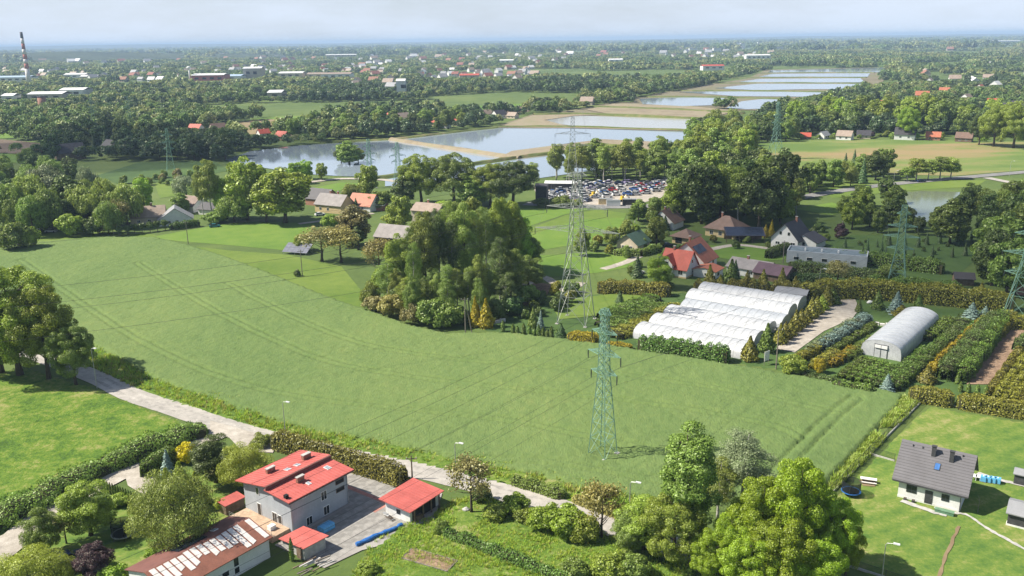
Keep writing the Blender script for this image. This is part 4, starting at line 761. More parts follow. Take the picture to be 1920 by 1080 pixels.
# grey roofed house on the right ----------------------------------------------------
RH = Vector((67.3, 118.9, 0)); RA = 55.07
t, rf = house('grey_roofed_house', 'white house with steep grey tiled roof and two black chimneys', 'house', RH, RA, 9.3, 8.8, 3.45, 7.7, 'v', 'white_wall', 'grey_tile', .5, 1.0,
              wins=(('L', 6.9, 1.95, 1.5, 1.25, 'dark_frame'), ('L', 2.1, 1.9, 1.1, 1.1, 'dark_frame'), ('R', 6.2, 1.8, 1.1, 1.2, 'dark_frame')), doors=(('L', 4.4, .25, 1.1, 2.15, 'dark_frame'),), plinth='white_wall')
chimney(rf, 3.5, 4.9, 6.2, 8.3, .5, .6, 'dark_wall'); chimney(rf, 3.3, 2.3, 6.1, 8.2, .5, .6, 'dark_wall')
slr = math.atan((7.7 - 3.45) / 4.65); o = MB().box(-.6, .6, -.42, .42, 0, .12).build('skylight', M['dark_frame'], rf); o.location = (2.2, 4.0, 3.45 + 2.2 * math.tan(slr) + .16); o.rotation_euler = (0, -slr, 0); MB().box(-.52, .52, -.34, .34, .03, .14).build('pane', plain('blue_glass', (.06, .16, .40), .1, .15, 1, spec=.7), o)
for x_, y_ in ((4.0, 8.0), (4.0, 6.6), (4.1, .9)): MB().bar((x_, y_, 3.45 + x_ * math.tan(slr) + .1), (x_, y_, 3.45 + x_ * math.tan(slr) + .5), .09, sides=8).build('vent_pipe', M['dark_wall'], rf)
for cs in range(14):   # tile courses of the slope that faces the camera
    xx = -.42 + cs * .36; zz = 3.45 + xx * math.tan(slr) + .16
    MB().add([(xx, -.99, zz + .0), (xx, 9.79, zz), (xx + .36, 9.79, zz + .36 * math.tan(slr) + .0), (xx + .36, -.99, zz + .36 * math.tan(slr)), (xx, -.99, zz + .07), (xx, 9.79, zz + .07), (xx + .36, 9.79, zz + .36 * math.tan(slr) + .012), (xx + .36, -.99, zz + .36 * math.tan(slr) + .012)], [(4, 7, 6, 5), (0, 1, 5, 4), (1, 2, 6, 5), (2, 3, 7, 6), (3, 0, 4, 7)]).build('tile_course', M['grey_tile'], rf)
MB().bar((-.12, .0, .1), (-.12, .0, 3.3), .06, sides=6).build('downpipe', M['dark_frame'], t); MB().prism([(-.62, 2.9), (-.48, 2.9), (-.48, 3.03), (-.62, 3.03)], -.9, 9.7, 'y').build('gutter', M['dark_frame'], t)
def flowerbox(x, y, z, w, label, mat='dark_frame'):
    t = thing('planter', label, 'planter', Vector((x, y, z)), math.radians(RA)); MB().box(-w / 2, w / 2, -.2, .2, 0, .35).build('tub', M[mat], t); MB().box(-w / 2 + .05, w / 2 - .05, -.15, .15, .352, .37).build('soil', M['ploughed'], t); return t
ru, rv = Vector((math.cos(math.radians(RA)), math.sin(math.radians(RA)), 0)), Vector((-math.sin(math.radians(RA)), math.cos(math.radians(RA)), 0))
for i, (a, b) in enumerate(((-.5, 7.6), (-.5, 6.4))):
    p = RH + ru * a + rv * b; flowerbox(p.x, p.y, .1, .5, ('left' if i == 0 else 'right') + ' black flower tub under the wide house window')
p = RH + ru * -1.6 + rv * 1.8; tt = thing('doormat_box', 'low green storage box in front of white house', 'box', Vector((p.x, p.y, .1)), math.radians(RA + 90)); MB().box(-1.3, 1.3, -.35, .35, 0, .5).build('tub', plain('green_box', (.10, .2, .12), .7), tt); MB().box(-1.35, 1.35, -.4, .4, .502, .56).build('lid', plain('green_lid', (.13, .24, .15), .7), tt)
strip('path', [(1752, 952), (1785, 962), (1815, 968), (1850, 992), (1890, 1014), (1930, 1036), (1980, 1062)], .55, M['concrete'], .17, 'narrow pale paved path crossing the lawn')
strip('path', [(1690, 940), (1740, 958), (1775, 968)], 1.0, M['concrete'], .175, 'stone slabs along the white house wall')
strip('path', [(1755, 1100), (1775, 1040), (1798, 988)], .45, M['soil_field'], .16, 'worn brown footpath across the lawn')
strip('path', [(1833, 888), (1870, 900), (1920, 912), (1980, 925)], .9, M['concrete'], .172, 'pale kerbed strip behind the white house')
# sheds and things on the right lawn
t, rf = house('garden_shed', 'dark shed with grey sheet roof at the right edge', 'shed', W(1887, 985) + Vector((4.1, -2.87, 0)), RA, 4.5, 5, 2.2, 3.0, 'v', 'dark_wall', 'grey_sheet', .4, .3); MB().box(-.05, .9, -.05, 5.1, .0, .35).build('plinth', M['white_wall'], t)
t, rf = house('tool_shed', 'small black shed with pale roof behind the white house', 'shed', W(1900, 908) + Vector((2.6, -1.8, 0)), RA, 2.2, 3.2, 1.9, 2.3, 'v', 'dark_wall', 'grey_sheet', .25, .2)
for i, x in enumerate((1843, 1852, 1861, 1870)):
    t = thing('water_tank', f'{["leftmost", "second", "third", "rightmost"][i]} light blue water container in the row behind white house', 'container', W(x, 903 + i * 1.2), math.radians(RA), 'blue water containers'); MB().box(-.42, .42, -.42, .42, .16, 1.0).build('tank', M['light_blue'], t); MB().box(-.45, .45, -.45, .45, 0.1, .158).build('pallet', M['wood'], t); MB().bar((0, 0, 1.0), (0, 0, 1.08), .12, sides=8).build('lid', M['white_frame'], t)
for i, x in enumerate((1826, 1834)):
    t = thing('garden_table', f'{["left", "right"][i]} white covered table behind the grey roofed house', 'table', W(x, 899 + i), math.radians(RA)); MB().box(-.6, .6, -.4, .4, .68, .76).build('top', M['white_frame'], t)
    for a, b in ((-.5, -.3), (.5, -.3), (-.5, .3), (.5, .3)): MB().box(a - .04, a + .04, b - .04, b + .04, 0, .68).build('leg', M['white_frame'], t)
t = thing('garden_bench', 'white garden table with benches on the lawn', 'table', W(1628, 905), math.radians(-20)); MB().box(-1.25, 1.25, -.4, .4, .68, .76).build('top', M['white_frame'], t); MB().box(-1.2, 1.2, -1.0, -.7, .4, .46).build('bench', M['pale_sheet'], t); MB().box(-1.2, 1.2, .7, 1.0, .4, .46).build('bench', M['pale_sheet'], t)
for x in (-.9, .9): MB().box(x - .05, x + .05, -.9, .9, 0, .4).build('leg', M['wood'], t); MB().box(x - .05, x + .05, -.05, .05, .4, .68).build('leg', M['wood'], t)
patch('bare_plot', [(1610, 902), (1625, 898), (1645, 906), (1640, 914), (1618, 912)], M['soil_field'], .16, 'worn soil under the white garden table')
def trampoline(loc, R, label, pad, net, nmat):
    t = thing('trampoline', label, 'trampoline', loc); n = 20; ring = [(math.cos(2 * math.pi * k / n), math.sin(2 * math.pi * k / n)) for k in range(n)]
    MB().add([(R * .82 * a, R * .82 * b, .78) for a, b in ring] + [(R * a, R * b, .78) for a, b in ring] + [(R * a, R * b, .7) for a, b in ring], [(k, n + k, n + (k + 1) % n, (k + 1) % n) for k in range(n)] + [(n + k, 2 * n + k, 2 * n + (k + 1) % n, n + (k + 1) % n) for k in range(n)]).build('padding', M[pad], t)
    MB().add([(R * .82 * a, R * .82 * b, .76) for a, b in ring], [tuple(range(n))]).build('jumping_mat', M['black_mesh'], t)
    for k in range(6):
        a = 2 * math.pi * k / 6; MB().bar((R * .95 * math.cos(a), R * .95 * math.sin(a), 0), (R * .95 * math.cos(a), R * .95 * math.sin(a), net), .035, sides=5).build('post', M['dark_frame'], t)
    me = MB().add([(R * .93 * a, R * .93 * b, .8) for a, b in ring] + [(R * .95 * a, R * .95 * b, net) for a, b in ring], [(k, (k + 1) % n, n + (k + 1) % n, n + k) for k in range(n)]); me.build('net', nmat, t)
    return t
nm, nn_, nl = new_mat('safety_net'); _d = nn_.new('ShaderNodeBsdfDiffuse'); _d.inputs['Color'].default_value = (.02, .025, .03, 1); _t = nn_.new('ShaderNodeBsdfTransparent'); _x = nn_.new('ShaderNodeMixShader'); _x.inputs[0].default_value = .68; _o = nn_.new('ShaderNodeOutputMaterial'); nl.new(_t.outputs[0], _x.inputs[1]); nl.new(_d.outputs[0], _x.inputs[2]); nl.new(_x.outputs[0], _o.inputs[0]); M['net'] = nm
trampoline(W(1595, 928), 1.5, 'blue trampoline with dark net on the right lawn', 'blue_plastic', 2.5, M['net']); trampoline(W(232, 1008), 1.7, 'grey trampoline with black net under the garden tree', 'old_steel', 2.6, M['net'])
# low red annex roof and clutter near willow
t = thing('lean_to', 'small red roofed lean-to behind the workshop', 'shed', W(425, 968), math.radians(52.9)); MB().box(0, 3.4, 0, 1.8, 0, 1.7).build('wall', M['wood'], t); MB().prism([(-.2, 1.75), (2.0, 2.0), (2.0, 2.08), (-.2, 1.83)], -.2, 3.6, 'x').build('roof', M['red_sheet'], t)
t = thing('blue_tarpaulin', 'long roll of crumpled blue tarpaulin at courtyard edge', 'tarpaulin', W(712, 1006) + Vector((0, 0, .13)), math.radians(40)); rnd = random.Random(4); mb = MB()
mb.tube([(-4.0 + .5 * k, rnd.uniform(-.15, .15), .24) for k in range(17)], [rnd.uniform(.22, .34) for k in range(17)], 8); mb.build('roll', M['blue_plastic'], t); MB().tube([(-3.6 + .6 * k, .35 + rnd.uniform(-.1, .1), .14) for k in range(12)], [rnd.uniform(.14, .22) for k in range(12)], 7).build('fold', M['blue_plastic'], t)
t = thing('covered_table', 'light blue cover over a table in courtyard shade', 'table', W(612, 994) + Vector((0, 0, .13)), math.radians(53)); MB().prism([(-.75, .05), (.75, .05), (.68, .8), (.5, .88), (-.5, .88), (-.68, .8)], -1.1, 1.1, 'x').build('cover', M['light_blue'], t); MB().box(-1.0, 1.0, -.6, .6, 0, .05).build('base', M['wood'], t)
t = thing('bench_pile', 'stack of garden chairs and boards by the white garage', 'furniture', W(731, 975) + Vector((0, 0, .13)), math.radians(140)); rnd = random.Random(6)
for k in range(7): MB().box(-.9 + .2 * k, .1 + .2 * k, -.4 + .05 * k, .3, .12 * k, .12 * k + .09).build('board', M[rnd.choice(['pole', 'white_frame', 'wood', 'steel'])], t)
t = thing('vegetable_bed', 'brown vegetable bed framed with boards in rough grass', 'garden bed', W(805, 1052), math.radians(-27)); MB().box(-3.6, 3.6, -1.3, 1.3, 0, .32).build('soil', M['mulch'], t)
for a in (((-3.7, -1.4), (3.7, -1.4)), ((-3.7, 1.4), (3.7, 1.4)), ((-3.7, -1.4), (-3.7, 1.4)), ((3.7, -1.4), (3.7, 1.4))): MB().bar((*a[0], .25), (*a[1], .25), .13).build('board', M['pole'], t)
tag(obj('stone', MB().tube([(0, 0, 0), (.05, 0, .35), (0, .05, .6)], [.55, .6, .25], 7).mesh('stone', M['concrete'], False), None, W(873, 958)), 'pale boulder beside the budding tree trunk', 'stone')
# ------------------------------------------------------------------ houses and halls in the middle distance
A = 54
t, rf = house('family_house', 'white house with bright red roof and front gable', 'house', (1286, 523), A, 8.2, 8.6, 3.0, 7.6, 'v', 'white_wall', 'red_tile', .5, .5, wins=(('R', 4.1, 4.6, 1.0, 1.2), ('R', 4.6, 1.7, 1.0, 1.3), ('L', 1.9, 1.7, 1.5, 1.4)), plinth='yellow_wall', chims=((4.1, 6, 6.6, 8.6),))
MB().prism([(4.1, 3.0), (8.1, 3.0), (8.1, 4.2), (6.1, 6.4), (4.1, 4.2)], -1.2, 3.0, 'x').build('front_gable', M['white_wall'], t); MB().prism([(3.6, 3.75), (6.1, 6.55), (8.6, 3.75), (8.6, 3.93), (6.1, 6.73), (3.6, 3.93)], -1.5, 4.0, 'x').build('roof', M['red_tile'], t); MB().box(-1.2, 0, 4.1, 8.1, 0, 3.0).build('wall', M['white_wall'], t)
o = MB().box(-1.28, -1.18, 5.3, 6.9, 3.7, 5.0).build('window', M['white_frame'], t); MB().box(-1.3, -1.2, 5.4, 6.8, 3.8, 4.9).build('pane', M['glass'], o)
sp_ = MB().box(-1.3, 1.3, -1, 1, 0, .06).build('solar_panel', M['solar'], rf); sp_.location = (1.6, 9.0, 4.9); sp_.rotation_euler = (0, -math.radians(45), 0)
t, rf = house('big_house', 'large brick red roofed house with solar panels', 'house', (1319, 509), A, 10, 12, 3.0, 8.4, 'u', 'white_wall', 'orange_tile', .6, .5, wins=(('R', 3, 1.6, 1.4, 1.3), ('R', 7, 1.6, 1.4, 1.3)), chims=((5, 7.2, 7.4, 9.4),))
slb = math.atan(5.4 / 6.0)
for k in range(2):
    o = MB().box(-1.5, 1.5, -1.5, 1.5, 0, .06).build('solar_panel', M['solar'], rf); o.location = (2.0 + 3.2 * k, 3.2, 3.0 + 3.2 * math.tan(slb) + .28); o.rotation_euler = (slb, 0, 0)
house('garage', 'white garage with low dark red roof beside the brick house', 'garage', (1340, 524), A, 6, 7, 2.3, 3.2, 'u', 'white_wall', 'orange_tile', wins=(('R', 2.5, 1.2, 1.6, 1.2), ('L', 3, 1.2, .8, .8)))
house('bungalow', 'low house with worn grey fibre cement roof', 'house', (1362, 512), A - 95, 13, 8, 2.4, 4.4, 'u', 'white_wall', 'old_eternit', chims=((5, 4, 4, 5.4),), wins=(('R', 3, 1.3, 1.2, 1.0), ('R', 8, 1.3, 1.2, 1.0)))
house('barn', 'dark barn with plum coloured rounded sheet roof', 'barn', (1412, 522), A - 95, 10, 8, 2.2, 4.3, 'u', 'wood', 'plum_sheet')
house('hip_house', 'cream house with brown hipped roof and chimney', 'house', (1322, 441), A - 95, 12, 10, 3.0, 7.2, 'u', 'yellow_wall', 'brown_tile', hip=True, ov=.8, wins=(('R', 2.5, 1.5, 1.4, 1.5), ('R', 6, 1.5, 1.4, 1.5), ('R', 9.5, 1.5, 1.4, 1.5)), chims=((4, 5, 6, 8.2),))
house('hip_garage', 'small cream garage with brown pyramid roof', 'garage', (1260, 455), A - 95, 7, 7, 2.6, 5.0, 'u', 'yellow_wall', 'brown_tile', hip=True, ov=.9, wins=(('R', 2.6, 1.2, 2.6, 2.0, 'dark_frame'),))
house('white_house', 'white house with plum side roof among spruces', 'house', (1262, 432), A, 9, 10, 3.0, 7.0, 'u', 'white_wall', 'brown_tile', ov=.7, wins=(('L', 4, 1.6, 2.2, 1.6), ('L', 5, 4.6, 1.2, 1.2)), chims=((3, 5, 6.4, 8),))
house('green_roofed_house', 'small pink house with green metal roof', 'house', (1195, 473), A, 9, 8, 2.6, 5.6, 'u', 'cream_wall', 'green_sheet', ov=.7, og=.6, wins=(('L', 2.5, 1.3, 1.1, 1.1), ('L', 5.5, 1.3, 1.1, 1.1)))
t = thing('carport', 'open timber carport topped with blue solar panels', 'carport', W(1362, 455), math.radians(-6)); 
for x in (0, 4.5, 9, 13):
    for y in (0, 6): MB().box(x - .1, x + .1, y - .1, y + .1, 0, 2.5).build('post', M['wood'], t)
MB().prism([(-.4, 2.5), (6.4, 4.3), (6.4, 4.42), (-.4, 2.62)], -.4, 13.4, 'x').build('roof', M['dark_tile'], t); MB().prism([(-.2, 2.63), (6.2, 4.4), (6.2, 4.46), (-.2, 2.69)], 0, 13.0, 'x').build('solar_panel', M['solar'], t); MB().box(0, 13, 5.9, 6.1, 0, 2.4).build('wall', M['wood'], t)
t, rf = house('gabled_house', 'white house with steep dark roof and garage wing', 'house', (1478, 461), A - 95, 9.5, 11, 3.4, 8.6, 'v', 'white_wall', 'dark_tile', ov=.7, og=.6, wins=(('R', 3.3, 5.2, 1.0, 1.3), ('R', 6.2, 5.2, 1.0, 1.3), ('R', 2.4, 1.7, 1.6, 1.0), ('R', 7.8, 1.3, 1.6, 2.2)), chims=((5.2, 8, 7.5, 9.8),)); t.location = W(1445, 462)
house('garage_wing', 'dark roofed garage wing beside the white gabled house', 'garage', (1482, 462), A - 95, 9, 8, 2.5, 4.6, 'v', 'white_wall', 'dark_tile', ov=.6, wins=(('R', 3.2, 1.1, 3.6, 2.0, 'black_mesh'),))
sp_ = tag(MB().box(-2.2, 2.2, -1.5, 1.5, 0, .06).build('solar_array', plain('blue_solar', (.04, .10, .22), .2, .2), None), 'blue solar array on the garage wing roof', 'solar panel'); q = W(1492, 452); sp_.location = (q.x, q.y, 4.0); sp_.rotation_euler = (math.radians(-18), math.radians(-20), math.radians(15))
# long flat roofed bungalow
t = thing('flat_roofed_house', 'long pale flat roofed house behind dark hedge', 'house', W(1474, 492), math.radians(-24)); MB().box(0, 24, 0, 8, 0, 3.6).build('wall', M['grey_wall'], t); MB().box(.3, 23.7, .3, 7.7, 3.602, 3.66).build('roof', M['flat_roof'], t)
for a in ((0, 24, 0, .3), (0, 24, 7.7, 8), (0, .3, .302, 7.698), (23.7, 24, .302, 7.698)): MB().box(*a, 3.601, 4.0).build('parapet', M['grey_wall'], t)
for x in (5, 10, 15): MB().box(x, x + .5, 3, 3.5, 3.66, 4.5).build('chimney', M['white_wall'], t)
for x in (3, 7, 11.5, 15.5, 20): window(t, 'R', x, 1.7, 1.8, 1.1, 'white_frame', panes=1)
# left farm houses
t, rf = house('farm_house', 'farm house with tan roof at the field corner', 'house', (246, 424), 18, 13, 10, 3.2, 6.8, 'u', 'cream_wall', 'tan_tile', wins=(('R', 3, 1.6, 1.2, 1.2), ('R', 7, 1.6, 1.2, 1.2)), chims=((8, 5, 6.2, 8),))
house('annex_house', 'white gabled annex joined to the tan roofed farm house', 'house', (298, 425), 20, 13, 9, 2.4, 6.8, 'v', 'white_wall', 'grey_sheet', wins=(('R', 4, 1.5, 1.2, 1.2), ('R', 7, 1.5, 1.2, 1.2)))
house('farm_cottage', 'white cottage with brown roof behind a round bush', 'house', (330, 395), -30, 11, 9, 2.8, 6.2, 'u', 'white_wall', 'brown_tile', wins=(('R', 4, 1.4, 1.2, 1.2),)); house('farm_cottage', 'low cottage with dark roof behind tall sparse trees', 'house', (372, 402), -20, 9, 7, 2.4, 4.6, 'u', 'white_wall', 'dark_tile')
house('farm_barn', 'barn with dark grey roof left of the yellow house', 'barn', (573, 384), -30, 12, 9, 3.2, 7.0, 'u', 'brick_wall', 'dark_tile')
t, rf = house('yellow_house', 'yellow gabled house with weathered dark roof', 'house', (591, 397), -28, 14, 9, 3.6, 7.4, 'u', 'yellow_wall', 'old_eternit', wins=(('R', 3, 1.7, 1.2, 1.2), ('R', 7, 1.7, 1.2, 1.2), ('L', 3, 1.7, 1.0, 1.2), ('L', 6, 1.7, 1.0, 1.2)), chims=((5, 5, 7, 8.6), (9, 5, 7, 8.6)))
house('red_cottage', 'cottage with orange tile roof beside yellow house', 'house', (652, 394), -28, 12, 9, 2.6, 6.8, 'u', 'white_wall', 'orange_tile', wins=(('R', 3, 1.4, 1.2, 1.1), ('R', 8, 1.4, 1.2, 1.1))); house('long_shed', 'low white shed in front of the orange roofed cottage', 'shed', (628, 398), -20, 9, 4, 2.2, 2.8, 'u', 'white_wall', 'white_roof'); house('long_shed', 'low shed with pale roof right of the orange roofed cottage', 'shed', (684, 394), -15, 9, 5, 2.4, 3.0, 'u', 'brick_wall', 'white_roof')
house('block_house', 'two storey beige house with low brown roof', 'house', (772, 420), -26, 12, 9, 5.8, 8.0, 'u', 'beige_wall', 'tan_tile', ov=.6, wins=(('R', 4, 4.4, 1.4, 1.3), ('R', 8.2, 4.4, 1.4, 1.3), ('R', 4, 1.5, 1.4, 1.3), ('R', 8.2, 1.5, 1.4, 1.3)), chims=((5, 5, 7.6, 9.2),))
house('old_barn', 'old barn with broad grey roof behind the brown trees', 'barn', (702, 452), -26, 13, 9, 2.0, 5.6, 'u', 'wood', 'old_eternit')
t = thing('solar_stand', 'ground mounted solar array on a frame at crop edge', 'solar panel', W(552, 478), math.radians(-18)); t.scale = (1.55, 1.3, 1.15)
for k in range(5):
    for j in range(2): MB().prism([(j * 1.75, .7 + j * 1.02), (j * 1.75 + 1.7, .7 + j * 1.02 + .99), (j * 1.75 + 1.67, .75 + j * 1.02 + .99), (j * 1.75 - .03, .75 + j * 1.02)], k * 1.25 - 3.1, k * 1.25 - 1.9, 'x').build('panel', plain('pv_blue_grey', (.17, .175, .215), .3, .15) if k + j == 0 else bpy.data.materials['pv_blue_grey'], t)
for x in (-2.8, 0, 2.8): MB().bar((x, .2, 0), (x, .2, .8), .06).build('leg', M['steel'], t); MB().bar((x, 3.3, 0), (x, 3.3, 2.5), .06).build('leg', M['steel'], t)
house('dark_barn', 'tall black timber barn left of the car yard', 'barn', (1004, 381), -10, 5, 6, 7.5, 8.3, 'u', 'dark_wall', 'dark_tile'); house('yard_hall', 'white open hall at the left of the car yard', 'hall', (1022, 356), -8, 14, 6, 3.2, 3.9, 'u', 'dark_wall', 'white_roof')
# pond-side and far houses with places of their own
POND_H = [(488, 257, 9, 'red_tile', 'white_wall', 'red roofed house at the left end of the pond'), (515, 262, 10, 'red_tile', 'brick_wall', 'dark red house on the pond shore'), (536, 262, 8, 'brown_tile', 'white_wall', 'small brown roofed house on the pond shore'), (352, 249, 11, 'red_tile', 'white_wall', 'white house with red roof among dark trees'), (400, 250, 12, 'brown_tile', 'beige_wall', 'brown roofed house beside the tan field'),
          (258, 265, 12, 'dark_tile', 'white_wall', 'white gabled house in the dark left trees'), (190, 285, 13, 'dark_tile', 'white_wall', 'dark roofed house in the left hollow'), (112, 302, 16, 'dark_tile', 'wood', 'dark barn in the shaded left field'),
          (722, 226, 11, 'red_tile', 'white_wall', 'leftmost red roofed house above the wide pond'), (748, 230, 13, 'tan_tile', 'white_wall', 'white block with tan roof above the wide pond'), (795, 236, 11, 'red_tile', 'cream_wall', 'red roofed house right of the tan roofed block'), (818, 240, 10, 'orange_tile', 'white_wall', 'orange roofed house nearest the wide pond'), (838, 236, 9, 'red_tile', 'cream_wall', 'small red cottage by the round tree'),
          (932, 223, 12, 'dark_tile', 'white_wall', 'white modern house on the pond bank'), (950, 222, 9, 'tan_tile', 'cream_wall', 'small tan house on the pond bank'), (1087, 197, 14, 'tan_tile', 'beige_wall', 'beige house behind the reed field'),
          (1567, 262, 10, 'tan_tile', 'white_wall', 'white summer house behind the pink field'), (1606, 260, 9, 'dark_tile', 'cream_wall', 'cream summer house with dark roof'), (1676, 262, 13, 'dark_tile', 'white_wall', 'house with large dark blue roof beyond pink field'), (1500, 261, 7, 'red_tile', 'wood', 'small red hut behind the pink field'), (1735, 263, 9, 'orange_tile', 'brick_wall', 'low orange hut at the field end'), (1790, 266, 10, 'brown_tile', 'wood', 'brown hut beside the big right trees'), (1545, 261, 8, 'grey_sheet', 'white_wall', 'grey roofed hut among the field edge bushes'),
          (1895, 210, 16, 'dark_tile', 'white_wall', 'large white house with dark roof at right edge'), (1860, 212, 14, 'dark_tile', 'white_wall', 'white house with dark roof left of the large one'), (1650, 199, 9, 'orange_tile', 'white_wall', 'orange roofed cottage in the right woods'), (1716, 186, 14, 'orange_tile', 'cream_wall', 'orange roofed house in the right orchard'), (1760, 176, 12, 'orange_tile', 'white_wall', 'orange house higher in the right orchard'), (1870, 165, 14, 'white_roof', 'white_wall', 'white roofed house at the right'), (1815, 190, 12, 'tan_tile', 'white_wall', 'tan roofed house among right bushes'), (1850, 198, 11, 'red_tile', 'white_wall', 'red roofed house near the large white house'), (1840, 168, 10, 'orange_tile', 'white_wall', 'tiny orange roofed house far right')]
rnd = random.Random(12)
for x, y, s, r_, w_, lab in POND_H:
    a = rnd.choice([-28, -20, -35, 40]); house('small_house', lab, 'house', (x, y), a, s, s * .75, s * .3, s * .62, 'u', w_, r_, ov=.5, wins=(('R', s * .3, s * .16, 1.4, 1.3), ('R', s * .7, s * .16, 1.4, 1.3)))

# ------------------------------------------------------------------ striped chimney and the far town
cp = W(55, 158); ch_h = height_at(45, 60, cp.y); t = thing('factory_chimney', 'tall factory chimney banded red and white with black top', 'chimney', cp)
bands = [('white', .30), ('red', .10), ('white', .085), ('red', .09), ('white', .1), ('red', .105), ('white', .1), ('black', .12)]; bm_ = {'white': plain('chimney_white', (.66, .62, .60), .8, .1, .1), 'red': plain('chimney_red', (.40, .14, .11), .8, .1, .1), 'black': plain('chimney_black', (.06, .055, .06), .8, .1, .1)}
z = 0
for c_, f_ in bands:
    r0, r1_ = 4.6 - 2.3 * z, 4.6 - 2.3 * (z + f_); MB().bar((0, 0, z * ch_h + .02), (0, 0, (z + f_) * ch_h), r0, r1_, 14).build(c_ + '_band', bm_[c_], t, True); z += f_
def hall(x, y, wpx, h, d, roof, wall, label, rz=0.0, name='industrial_hall'):
    p = W(x, y); L = wpx * mpp(p); t = thing(name, label, 'hall', p, rz); MB().box(-L / 2, L / 2, 0, d, 0, h).build('wall', M[wall], t); MB().prism([(-.6, h), (d / 2, h + 2.5), (d + .6, h), (d + .6, h + .5), (d / 2, h + 3), (-.6, h + .5)], -L / 2 - .6, L / 2 + .6, 'x').build('roof', M[roof], t)
    for k in range(max(2, int(L / 14))): MB().box(-L / 2 + 6 + k * 14, -L / 2 + 13 + k * 14, -.3, .1, h * .5, h * .75).build('window', M['glass'], t)
    return t
HALLS = [(390, 156, 60, 14, 40, 'white_roof', 'red_sheet', 'white roofed hall with red front left of the factory tower'), (432, 152, 40, 9, 40, 'blue_roof', 'white_wall', 'pale blue hall between red hall and tower'), (474, 150, 34, 22, 30, 'white_roof', 'beige_wall', 'tall beige factory block'), (545, 147, 45, 10, 40, 'white_roof', 'cream_wall', 'white hall right of the factory block'), (590, 147, 30, 8, 40, 'tan_tile', 'cream_wall', 'cream hall next to the long white hall'), (630, 148, 55, 9, 40, 'tan_tile', 'white_wall', 'long tan roofed hall at the end of the factory row'),
         (20, 155, 70, 10, 40, 'blue_roof', 'white_wall', 'long pale hall at the foot of the striped chimney'), (140, 148, 40, 9, 30, 'white_roof', 'white_wall', 'white hall right of the striped chimney'), (165, 150, 30, 7, 30, 'white_roof', 'cream_wall', 'low cream hall right of the striped chimney'), (85, 190, 65, 9, 30, 'white_roof', 'beige_wall', 'long beige hall in the left woods'), (135, 183, 45, 10, 30, 'white_roof', 'white_wall', 'white hall in the left woods'), (15, 192, 22, 8, 20, 'white_roof', 'white_wall', 'white shed at the left edge of the woods'),
         (515, 186, 26, 8, 30, 'white_roof', 'beige_wall', 'lone white hall in the middle of the woods'), (752, 178, 16, 18, 18, 'white_roof', 'white_wall', 'white tower block in the woods'), (640, 108, 60, 12, 60, 'white_roof', 'beige_wall', 'faint long hall toward the pale lake'), (290, 112, 110, 14, 80, 'blue_roof', 'beige_wall', 'very long pale hall before the wooded hill'), (130, 110, 50, 12, 60, 'white_roof', 'beige_wall', 'pale hall behind the striped chimney'), (10, 112, 24, 14, 40, 'white_roof', 'white_wall', 'white hall at the far left edge'),
         (1422, 113, 46, 14, 50, 'white_roof', 'white_wall', 'long white hall beyond the fish ponds'), (1338, 132, 40, 9, 30, 'red_tile', 'white_wall', 'red and white hall left of the fish ponds'), (1155, 118, 26, 9, 30, 'white_roof', 'white_wall', 'white hall in the far woods centre'), (880, 150, 36, 8, 26, 'red_tile', 'cream_wall', 'red roofed hall in the far village'), (950, 120, 26, 10, 40, 'white_roof', 'white_wall', 'white hall in the far central town'), (1885, 80, 60, 12, 80, 'white_roof', 'white_wall', 'white halls at the far right horizon')]
for a in HALLS: hall(*a)
t = thing('red_silo', 'short red brick tower in the left woods', 'tower', W(82, 212)); MB().bar((0, 0, 0), (0, 0, 17), 4.5, 4.2, 12).build('shaft', M['brick_wall'], t, True); MB().bar((0, 0, 17.01), (0, 0, 18), 4.6, 4.4, 12).build('rim', M['dark_tile'], t)
t = thing('water_tower', 'slim white tower with round head by the red hall', 'tower', W(357, 156)); MB().bar((0, 0, 0), (0, 0, 25), 1.6, 1.4, 10).build('shaft', M['white_wall'], t, True); MB().tube([(0, 0, 25), (0, 0, 26.5), (0, 0, 29), (0, 0, 30.5)], [1.4, 4, 4, 1.4], 12).build('head', M['white_wall'], t, True)
for i, (x, y, h, w) in enumerate([(1352, 92, 34, 14), (1365, 91, 30, 20), (1383, 91, 36, 24), (1393, 91, 30, 16), (1425, 88, 30, 18), (1460, 97, 22, 24), (1345, 100, 22, 20), (1330, 99, 18, 16), (1300, 98, 18, 22)]):
    t = thing('apartment_block', f'white apartment block far away, {ordinal(i + 1)} of the cluster above the fish ponds', 'building', W(x, y), .2); MB().box(-w * .9, w * .9, 0, 14, 0, h).build('wall', M['white_wall'], t); MB().box(-w * .9 - .3, w * .9 + .3, -.3, 14.3, h + .01, h + 1).build('roof', M['tan_tile'], t)
M['far_red'] = plain('faded_red_tiles', (.25, .10, .08), .8, .2); M['far_orange'] = plain('faded_orange_tiles', (.26, .13, .09), .8, .2)
rnd = random.Random(31)
TOWNS = [((0, 128, 350, 155), 34, 'by the striped chimney'), ((350, 100, 720, 138), 60, 'in the far left town'), ((660, 118, 1010, 152), 60, 'in the far central village'), ((640, 150, 760, 175), 8, 'in the woods above the ponds'), ((760, 96, 1320, 118), 46, 'in the faint town below the horizon'), ((1270, 92, 1480, 112), 20, 'around the far apartment blocks'), ((1680, 95, 1920, 160), 16, 'on the wooded slope at right'), ((60, 100, 360, 124), 26, 'below the wooded hill')]
hm = {}
